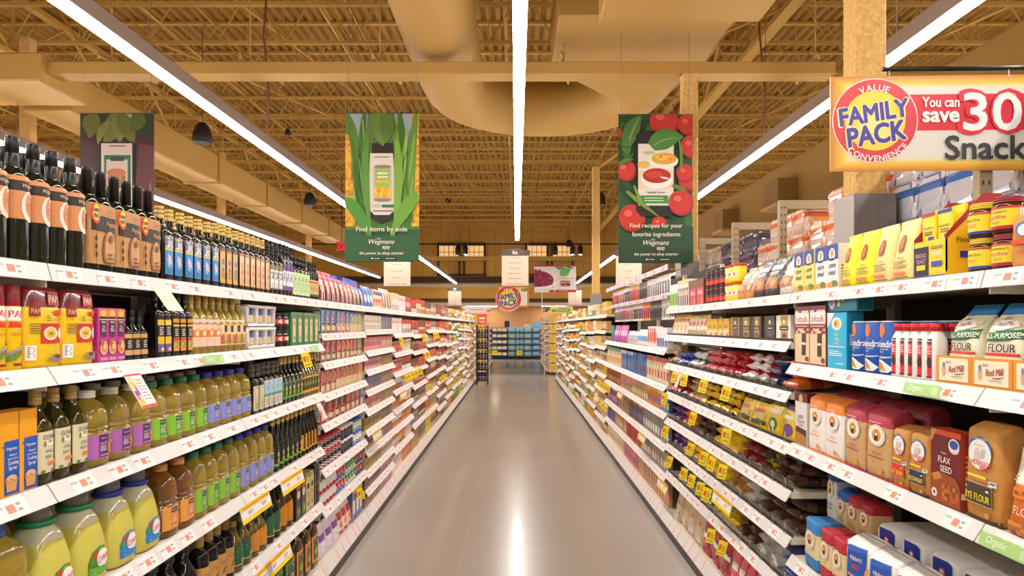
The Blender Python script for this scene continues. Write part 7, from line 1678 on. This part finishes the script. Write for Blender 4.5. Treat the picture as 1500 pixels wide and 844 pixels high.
aisle_sign(3.22, 20.0, 2.70, .74, .86, '7a', ['CONDIMENTS', 'KETCHUP', 'OLIVES', 'PICKLES', 'MUSTARD'], 'cream aisle sign half hidden under the tomato banner')
aisle_sign(-3.42, 39.0, 2.72, .74, .80, '5b', ['SODA', 'WATER', 'JUICE', 'TEA', 'MIXERS'], 'small far aisle sign where the oil-side light strip ends')
aisle_sign(3.20, 38.0, 2.72, .74, .80, '7b', ['PAPER', 'FOIL', 'BAGS', 'WRAPS', 'CUPS'], 'small far aisle sign below the berry poster')
# berry poster
mb = MB(); w, h = 1.43, .93; mb.box(-w / 2, w / 2, -.006, .006, 0, h, mat('E6DEDA', .45)); pr = mb.build('hanging_poster', None, (1.34, 24.0, 2.71)); tag(pr, 'poster of red berries in a bowl with a green sprig', 'poster')
R_ = random.Random(4); bb = []
for k in range(60):
    a = R_.uniform(0, 1); u = -.5 + .44 * a; v = .20 + R_.uniform(0, .62) * math.sqrt(max(0, 1 - a ** 2.2))
    bb.append(('e', u, v, .032, .05, R_.choice(['8A2A48', 'A0305A', 'B83A5A', '6A1E38', '94264A'])))
mb = MB(); art(mb, [('r', -.5, .95, .5, 1, 'C8283A'), ('r', .0, 0, .5, .10, 'D02A3E'), ('e', -.5, .16, .56, .16, 'F2EEEC'), ('e', -.44, .46, .40, .34, '8A2A48')] + bb + [('leaf', (-.62, .17), (-.1, .08), (.07, .40), .035, 'F4F0EE'), ('leaf', (-.62, .08), (-.1, .02), (.0, .2), .04, 'EAE4E2')] + [('r', -.5, 0, -.02, .02, 'F0EAE8'), ('leaf', (.0, .98), (.1, .86), (.14, .84), .02, '3E7A3A'), ('leaf', (.1, .98), (.2, .86), (.26, .84), .02, '4E8A3E'), ('leaf', (.24, .98), (.36, .9), (.46, .88), .02, '3E7A3A'), ('leaf', (.14, .68), (.24, .74), (.36, .86), .09, '6AA84A'), ('l', .04, .50, .46, .545, 'A8A09A', 1), ('p', [(.14, .24), (.24, .22), (.27, .42), (.12, .42)], 'A83A4A'), ('p', [(.28, .22), (.36, .24), (.36, .42), (.25, .42)], '7A3A3A'), ('r', .13, .34, .25, .38, 'B8C04A'), ('r', .27, .34, .36, .38, 'B8C04A'), ('e', -.08, .04, .07, .05, 'C02A44'), ('l', .1, .04, .3, .07, 'F0C8CC', 1)], w, h, lambda u, v, o: (max(-w / 2, min(w / 2, u)), -.006 - o, max(0, min(h, v))), .001, .0005); kid(mb.build('printed_picture', recalc=False), pr)
hang_wires(pr, w, h, 3.9)
mb = MB(); mb.tube([(-.45, 0, 0), (-.45, 0, -.75)], .012, mat('E8E4DE', .4), 5); kid(mb.build('pull_cord'), pr)

# ------------------------------------------------------------------ pendant speakers, track rail with spots, exit sign
def speaker(x, y, z, r, label):
    root = empty('pendant_speaker', (x, y, z)); tag(root, label, 'speaker', 'black pendant speakers under the roof')
    mb = MB(); mb.loft([(-.18, .155, .155, 2, 0, 0), (-.16, .165, .165, 2, 0, 0), (-.02, .155, .155, 2, 0, 0), (.10, .11, .11, 2, 0, 0), (.16, .06, .06, 2, 0, 0), (.17, .02, .02, 2, 0, 0)], 16, mat('1E1B1A', .5)); kid(mb.build('housing'), root)
    mb = MB(); mb.loft([(-.184, .14, .14, 2, 0, 0), (-.178, .148, .148, 2, 0, 0)], 16, mat('34302E', .6)); kid(mb.build('grille'), root)
    mb = MB(); mb.tube([(0, 0, .16), (0, 0, 6.7 - z)], .006, mat('3A322A', .5), 4); kid(mb.build('hanging_cord'), root)
    root.scale = (r, r, r)
for (px, py, y, r, lb) in ((296.5, 194, 12.0, 1, 'pendant speaker near the eggplant banner'), (454, 291, 19.0, 1, 'pendant speaker between the oil-side light strips'), (656, 292, 30.0, .8, 'small far pendant speaker beside the corn banner'), (879, 291, 19.5, 1, 'pendant speaker beside the tomato banner'), (834, 356, 34.0, 1.0, 'far pendant speaker in front of the back windows'), (421.5, 193, 13.0, .35, 'small dark pendant sensor on a long cord')):
    speaker((px - VX) * y / FPX, y, EYE - (py - VY) * y / FPX, r, lb)
rail = empty('track_rail', (0, 36.0, 5.78)); tag(rail, 'long thin black track rail with spotlights before the back wall', 'track light')
mb = MB(); mb.box(-15, 8.2, -.03, .03, -.035, .035, mat('1C1815', .5)); kid(mb.build('rail_bar'), rail)
for k, (x, lit) in enumerate(((-2.6, 1), (-3.0, 0), (2.0, 0), (2.9, 1), (3.3, 1), (-11.6, 0))):
    mb = MB(); mb.loft([(-.55, .12, .12, 2, 0, -.05), (-.2, .14, .14, 2, 0, 0), (-.04, .05, .05, 2, 0, 0)], 12, mat('1E1A18', .5)); o = mb.build('spotlight'); o.location = (x, 0, 0); kid(o, rail)
    if lit:
        mb = MB(); mb.loft([(-.57, .07, .07, 2, 0, -.06), (-.54, .11, .11, 2, 0, -.06), (-.45, .1, .1, 2, 0, -.05)], 12, mat('FFF3E2', .4, emit=9)); p = mb.build('lamp_lens'); p.parent = o; KIDS.setdefault(o.name, []).append(p)
mb = MB()
for x in (-12, -6, -2.4, 2.6, 6): mb.tube([(x, 0, .03), (x, 0, .9)], .012, mat('3A322A', .5), 4)
kid(mb.build('rail_hanger'), rail)
mb = MB(); mb.box(-.2, .2, -.03, .03, -.18, .14, mat('241C1A', .5)); ex = mb.build('exit_sign', None, (-5.98, 24.0, 4.31)); tag(ex, 'red lit exit sign beside the corn banner', 'sign')
mb = MB(); art(mb, [('r', -.18, -.16, .18, .12, 'E8202E'), ('t', 'EXIT', 0, -.02, .18, '3A0E12', {'w': .32, 'b': .03})], 1, 1, flat_front(-.03), .002, .003, .4)
m_ex = mat('E8202E', .4, emit=.8); me_ = mb.build('lit_face', recalc=False); me_.data.materials[0] = m_ex; kid(me_, ex)
mb = MB(); mb.tube([(0, 0, .13), (0, 0, 2.4)], .012, mat('241C1A', .5), 5); kid(mb.build('hanging_stem'), ex)

# ------------------------------------------------------------------ storage racks behind the flour shelves
M_RK = mat('A08C6C', .5)
for k in (0, 2, 3, 4, 5):
    y = 3.24 + 1.2192 * k
    root = empty('storage_rack', (2.16, y, 0)); tag(root, '%s nearest tall storage rack frame behind the flour shelves' % ordinal(max(1, k)), 'rack', 'storage rack frames behind the flour shelves')
    for yy in ():
        pass
    for xx in (0.0, .95):
        mb = MB(); mb.box(xx - .03, xx + .03, -.025, .025, 0, 2.57, M_RK)
        for j in range(16):
            zz = 1.6 + j * .06
            for s in (-.014, .014): mb.box(xx + s - .004, xx + s + .004, -.0262, -.0255, zz, zz + .02, mat('3A3026', .6))
        kid(mb.build('upright_post', recalc=False), root)
    mb = MB(); mb.box(0, .95, -.02, .02, 2.50, 2.57, M_RK); kid(mb.build('top_bar'), root)
    mb = MB(); mb.bar((.03, 0, 1.75), (.92, 0, 2.45), .014, M_RK); kid(mb.build('brace'), root)
for k in range(7):
    y = 2.02 + 1.2192 * k
    mb = MB(); mb.box(2.34, 3.12, y + .03, y + 1.2192 - .03, 1.66, 1.72, M_RK); b_ = mb.build('rack_shelf')
    tag(b_, '%s nearest upper rack shelf behind the flour side' % ordinal(k + 1), 'shelf', 'upper rack shelves')
    m2 = MB()
    for (xx, yy) in ((2.38, y + .08), (2.38, y + 1.14), (3.05, y + .08), (3.05, y + 1.14)): m2.box(xx - .02, xx + .02, yy - .02, yy + .02, 0, 1.66, M_RK)
    kid(m2.build('support_leg'), b_)
def shrinkpack(w, d, h, kind):
    """bottles or tubs under clear film: lumpy wrapped block"""
    mb = MB(); nx = 5
    if kind == 'water': cols = ['C8C4CC', 'B8BCC8', 'D8D4D8', '4A6AA8', 'E0DCDC']; band = '3A66A8'
    elif kind == 'orange': cols = ['E0CFC4', 'D8B8A4', 'ECDDD4', 'E0A05A', 'E4D4CC']; band = 'DC6A3A'
    elif kind == 'dark': cols = ['5A5264', '6A5A70', '4A4450', '8A7A90', '5A4A6A']; band = '3A3444'
    else: cols = ['C8B8AC', 'B8A89C', 'D8C8BC', 'C0A894', 'C8B8AC']; band = 'B09888'
    R = random.Random(len(kind))
    rings = []
    for s in (0, .04, .2, .4, .6, .74, .80, .92, .97, 1): rings.append((s * h, w * (.5 if .03 < s < .93 else .47), d * (.5 if .03 < s < .93 else .46), 12, 0, 0))
    def mf(i, j):
        if i in (4, 5): return mat(band, .12, coat=.6)
        return mat(cols[(i * 3 + j * 2 + (i * j) % 3) % 5], .12, coat=.6)
    mb.loft(rings, 32, mf, jit=.006, seed=len(kind) + 3, smooth=False)
    return mb.build('bottled_water_pack'), d
STK = [('water', 'blue and white shrink-wrapped water pack', 2.06, 4, 4, .23), ('water', 'blue and white shrink-wrapped water pack', 3.30, 4, 4, .23), ('orange', 'orange and clear shrink-wrapped drink pack', 4.52, 4, 4, .21), ('orange', 'orange and clear shrink-wrapped drink pack', 5.74, 4, 4, .20), ('dark', 'dark purple shrink-wrapped pack', 6.96, 3, 4, .19), ('plain', 'pale shrink-wrapped pack', 8.18, 3, 4, .19), ('water', 'pale blue shrink-wrapped pack', 9.40, 3, 3, .18)]
for (kind, nm, y, n_, lv, hh) in STK:
    bn = {2.06: 'nearest rack', 3.30: 'second rack', 4.52: 'third rack', 5.74: 'fourth rack', 6.96: 'fifth rack', 8.18: 'sixth rack', 9.40: 'farthest rack'}[y]
    z = 1.727
    for l in range(lv):
        nn = n_ if not (l == lv - 1 and kind == 'orange') else n_ - 1
        row(1, y, y + (1.13 if y > 3 else 1.04) * nn / n_, nn, z, lambda w: shrinkpack(w, .40, hh, kind), '%s-layer %s' % (ordinal(l + 1), nm), 'on the %s' % bn, 'water pack', xin=2.36 + .01 * (l % 2), rot=1.5, fit=.97, jit=.015)
        z += hh + .001

# ------------------------------------------------------------------ far end: water display, wine rack, end caps
mb = MB(); root = empty('display_rack', (.02, 33.2, 0)); tag(root, 'wide black rack of water packs across the far end of the aisle', 'rack')
mb.box(-1.15, 1.13, -.35, .35, .02, .12, mat('1E1C1C', .5)); kid(mb.build('base'), root)
for x in (-1.14, -.42, .15, .72, 1.12):
    mb = MB(); mb.box(x - .012, x + .012, -.35, -.32, .1, 1.5, mat('1E1C1C', .5)); kid(mb.build('post'), root)
for k in range(5):
    mb = MB(); mb.box(-1.14, 1.12, -.34, .34, .115 + k * .282, .13 + k * .282, mat('2A2828', .5)); kid(mb.build('rack_shelf'), root)
def bluepack(w, c):
    mb = MB(); h = .245; rings = [(s * h, w * k, .2 * k * 2 * .5, 8, 0, 0) for s, k in ((0, .46), (.06, .5), (.5, .5), (.94, .5), (1, .46))]
    mb.loft(rings, 24, mat(c, .25), jit=.004, seed=5); r = mb.build('bottled_water_pack')
    mb = MB(); art(mb, [('e', 0, .55, .34, .24, 'C4EAF2'), ('r', -.3, .16, .3, .3, 'E8862A' if c != '78B0E8' else '8A5AB8'), ('l', -.26, .5, .26, .66, '2A5A98', 1), ('r', -.5, .88, .5, .96, '1E3A6A')], w, h, Skin(rings).flat, .005, .001, .35); kid(mb.build('printed_front', recalc=False), r)
    return r, .4
def bottlepack(w, cap):
    mb = MB(); h = .245
    rings = [(0, w * .46, .18, 8, 0, 0), (.01, w * .49, .19, 8, 0, 0), (.06, w * .49, .19, 8, 0, 0), (.15, w * .49, .19, 8, 0, 0), (.17, w * .47, .18, 8, 0, 0), (.20, w * .42, .16, 6, 0, 0)]
    cs = ['3A8AC8', '2A6AB0', 'EADFC8', 'D8C8A8', cap]
    mb.loft(rings, 24, lambda i, j: mat(cs[min(i, 4)], .3)); r = mb.build('bottled_drink_pack')
    for k in range(3):
        mb = MB(); x = (-.3 + .3 * k) * w; mb.loft([(.20, .022, .022, 2, x, -.1), (.235, .022, .022, 2, x, -.1)], 10, mat('2A3A6A', .4)); kid(mb.build('cap'), r)
    return r, .38
for k in range(5):
    z = .132 + k * .282
    for c in range(4):
        o, d = bluepack(.36, '86CCE0' if c < 3 else '78B0E8') if (k == 0 and c in (0, 3)) else (None, 0)
        if o is not None:
            if c == 0: BP = o
            else: BQ = o
        else: o = copy_tree(BP if c < 3 else BQ)
        o.location = (-.22 + c * .385, 33.06, z); o.rotation_euler = (0, 0, 0)
        name_it(o, '%s turquoise water pack from the aisle middle, %s row up, far rack' % (ordinal(c + 1), ordinal(k + 1)), 'water pack', 'water packs on the far rack')
    for c in range(3):
        if k == 0 and c == 0: o = BT = bottlepack(.225, 'E8C83A')[0]
        else: o = copy_tree(BT)
        o.location = (-1.02 + c * .24, 33.06, z)
        name_it(o, '%s cream and blue drink pack, %s row up, far rack' % (ordinal(c + 1), ordinal(k + 1)), 'drink pack', 'drink packs on the far rack')
for (x, lb) in ((-1.0, 'yellow price card low on the drink packs of the far rack'), (.16, 'yellow price card low on the water packs of the far rack')):
    mb = MB(); mb.box(-.13, .13, -.005, .005, 0, .22, TAG_Y); o = mb.build('price_card', None, (x, 32.80, .2)); tag(o, lb, 'price card')
    mb = MB(); art(mb, [('l', -.3, .3, .3, .8, 'B8A01E', 3)], .26, .22, flat_front(-.005), .001, .001); kid(mb.build('printed_price', recalc=False), o)
# things on the counter behind: monitor, bags, cooker lamp
for (x, z, w, h, c, nm, lb, cat) in ((-.45, 1.50, .24, .30, '2A2F5A', 'coffee_machine', 'dark blue machine on the far display', 'machine'), (.48, 1.50, .26, .14, 'D8D0C4', 'paper_pad', 'pale paper pad on the far display', 'paper'), (1.0, 1.50, .36, .26, '5AA8E0', 'computer_monitor', 'light blue monitor on the far display', 'monitor')):
    mb = MB(); mb.box(-w / 2, w / 2, -.08, .08, .0, h, mat(c, .4), .02); o = mb.build(nm, None, (x + .02, 33.3, z - .0)); tag(o, lb, cat)
    mb = MB(); mb.box(-w * .42, w * .42, -.085, -.08, h * .15, h * .85, mat('8AC8F0' if nm == 'computer_monitor' else c, .3)); kid(mb.build('front_face'), o)
mb = MB(); mb.box(-6, 6, -.3, .3, 0, 1.46, mat('6A4A34', .6), .01); tag(mb.build('service_counter', None, (0, 34.6, 0)), 'brown service counter behind the far water rack', 'counter')
mb = MB(); mb.tube([(0, 0, 4.0), (0, 0, -1.1)], .008, mat('C8B8A8', .4), 5); lp = mb.build('pendant_lamp', None, (.62, 34.07, 2.7)); tag(lp, 'small bare pendant lamp at the far counter', 'lamp')
mb = MB(); mb.loft([(-1.35, .04, .04, 2, 0, 0), (-1.27, .10, .10, 2, 0, 0), (-1.15, .09, .09, 2, 0, 0), (-1.08, .03, .03, 2, 0, 0)], 12, mat('D8CFC0', .2, .3)); kid(mb.build('lamp_bulb'), lp)
for (xa, xb, lb) in ((-2.9, -1.0, 'bright cove light below the far soffit on the oil side'), (1.5, 2.9, 'bright cove light below the far soffit on the flour side')):
    mb = MB(); mb.box(xa, xb, 40.5, 41.2, 2.68, 2.718, mat('FFF0DC', .5, emit=10)); o = mb.build('soffit_light'); tag(o, lb, 'ceiling light')
# black wire rack of dark bottles
root = empty('wire_rack', (-.90, 18.7, 0)); tag(root, 'tall black wire rack of dark bottles at the aisle end', 'rack')
for x in (-.145, .145):
    for y in (-.16, .16):
        mb = MB(); mb.box(x - .012, x + .012, y - .012, y + .012, 0, 1.58, mat('1A1617', .4)); kid(mb.build('post'), root)
for k in range(6):
    mb = MB(); mb.box(-.14, .14, -.15, .15, .09 + k * .285, .105 + k * .285, mat('1A1617', .4)); kid(mb.build('rack_shelf'), root)
mb = MB(); mb.box(-.125, .125, -.165, -.155, 1.60, 1.87, mat('D8512A', .4)); sg = mb.build('sign_card'); kid(sg, root)
mb = MB(); art(mb, [('l', -.08, 1.72, .08, 1.82, 'F4E4D8', 1), ('l', -.08, 1.64, .08, 1.70, 'F0D8C8', 2)], 1, 1, flat_front(-.165), .001, .001); kid(mb.build('sign_print', recalc=False), root)
vb = None
for k in range(5):
    for c in range(3):
        if vb is None: o = vb = bottle('dark_drink_bottle', .072, .235, P_WINE, mat('241620', .15), (.76, 1, .5, mat('2A1A2E', .4)), [('r', -.7, .15, .7, .5, '8A7A88'), ('r', -.5, .2, .5, .4, '4A3452')])[0]
        else: o = copy_tree(vb)
        o.location = (-.90 - .085 + .085 * c, 18.58, .106 + k * .285)
        name_it(o, '%s dark bottle on the %s level of the black wire rack' % (('outer', 'middle', 'inner')[c], ordinal(k + 1)), 'bottle', 'dark bottles on the wire rack')
# end cap headers past the cross aisle
for (x, w, c, tx, lb, ops) in ((-1.28, .95, 'E8DCE0', '', 'white header board with red lettering over the far end cap, oil side', [('l', -.2, .36, .26, .66, 'C87A88', 1), ('n', -.5, .1, -.3, .9, ['D8882E', 'C86A2A', 'E8E0DC'], 3, 3, 3), ('e', .44, .3, .08, .2, 'D8782E')]),
                              (1.32, .95, 'E8C86A', '', 'yellow and green header board over the far end cap, flour side', [('r', -.2, .1, .42, .5, '4A9A3A'), ('n', -.5, .1, -.26, .9, ['5A3A7A', 'E0B82E', '4A8A3A'], 3, 3, 6), ('l', .0, .6, .4, .85, '5A5A8A', 1), ('l', -.1, .22, .34, .4, 'D8E8C8', 1)])):
    s = 1 if x > 0 else -1
    mb = MB(); mb.box(-w / 2, w / 2, -.02, .02, 0, .2, mat(c, .5)); o = mb.build('header_board', None, (x, 22.1, 1.98)); tag(o, lb, 'sign')
    mb = MB(); art(mb, ops, w, .2, flat_front(-.02), .001, .001); kid(mb.build('lettering', recalc=False), o)
    mb = MB()
    for q in (-w * .45, w * .45): mb.box(q - .012, q + .012, -.0, .02, -1.98, 0, mat('C8BCA4', .5))
    kid(mb.build('support_post'), o)
    root = empty('end_cap_shelving', (x + s * .22, 22.12, 0)); tag(root, 'end cap shelves facing the camera past the cross aisle, %s side' % ('oil' if s < 0 else 'flour'), 'shelving')
    m = MB(); m.box(-.5, .5, .40, .42, 0, 1.95, mat('D9C9A8', .5)); kid(m.build('back_panel'), root)
    m = MB(); m.box(-.5, .5, .02, .4, 0, .1, M_KICK); kid(m.build('base'), root)
    for k in range(6):
        m = MB(); m.box(-.5, .5, .03, .4, .10 + k * .31, .125 + k * .31, M_RAIL); kid(m.build('shelf'), root)
        for half in range(2):
            A = [('yellow', 'E8B82E'), ('brown', '8A5A34')][half]; pr_ = None
            nm = '%s snack packet' % A[0]
            for c in range(4):
                if pr_ is None: o = pr_ = plain_box('snack_packet', .11, .08, .24, lambda i, j: [A[1], A[1], 'C8A05A', A[1]][(i + j) % 4], mat(A[1], .4), 3, 4)[0]
                else: o = copy_tree(pr_)
                o.location = (x + s * .22 + s * (-.43 + (half * 4 + c) * .122), 22.20, .126 + k * .31)
                name_it(o, '%s %s from the aisle, %s level of the %s-side end cap' % (ordinal(c + 1), nm, ordinal(k + 1), 'oil' if s < 0 else 'flour'), 'packet', '%s snack packets on the end cap' % A[0])
print('OBJECTS', len(bpy.data.objects), 'MESHES', len(bpy.data.meshes))
for o in list(bpy.data.objects):
    if o.parent is None and o.type in ('MESH', 'EMPTY') and not o.get('kind') and not o.get('label'): print('NOLABEL', o.name)
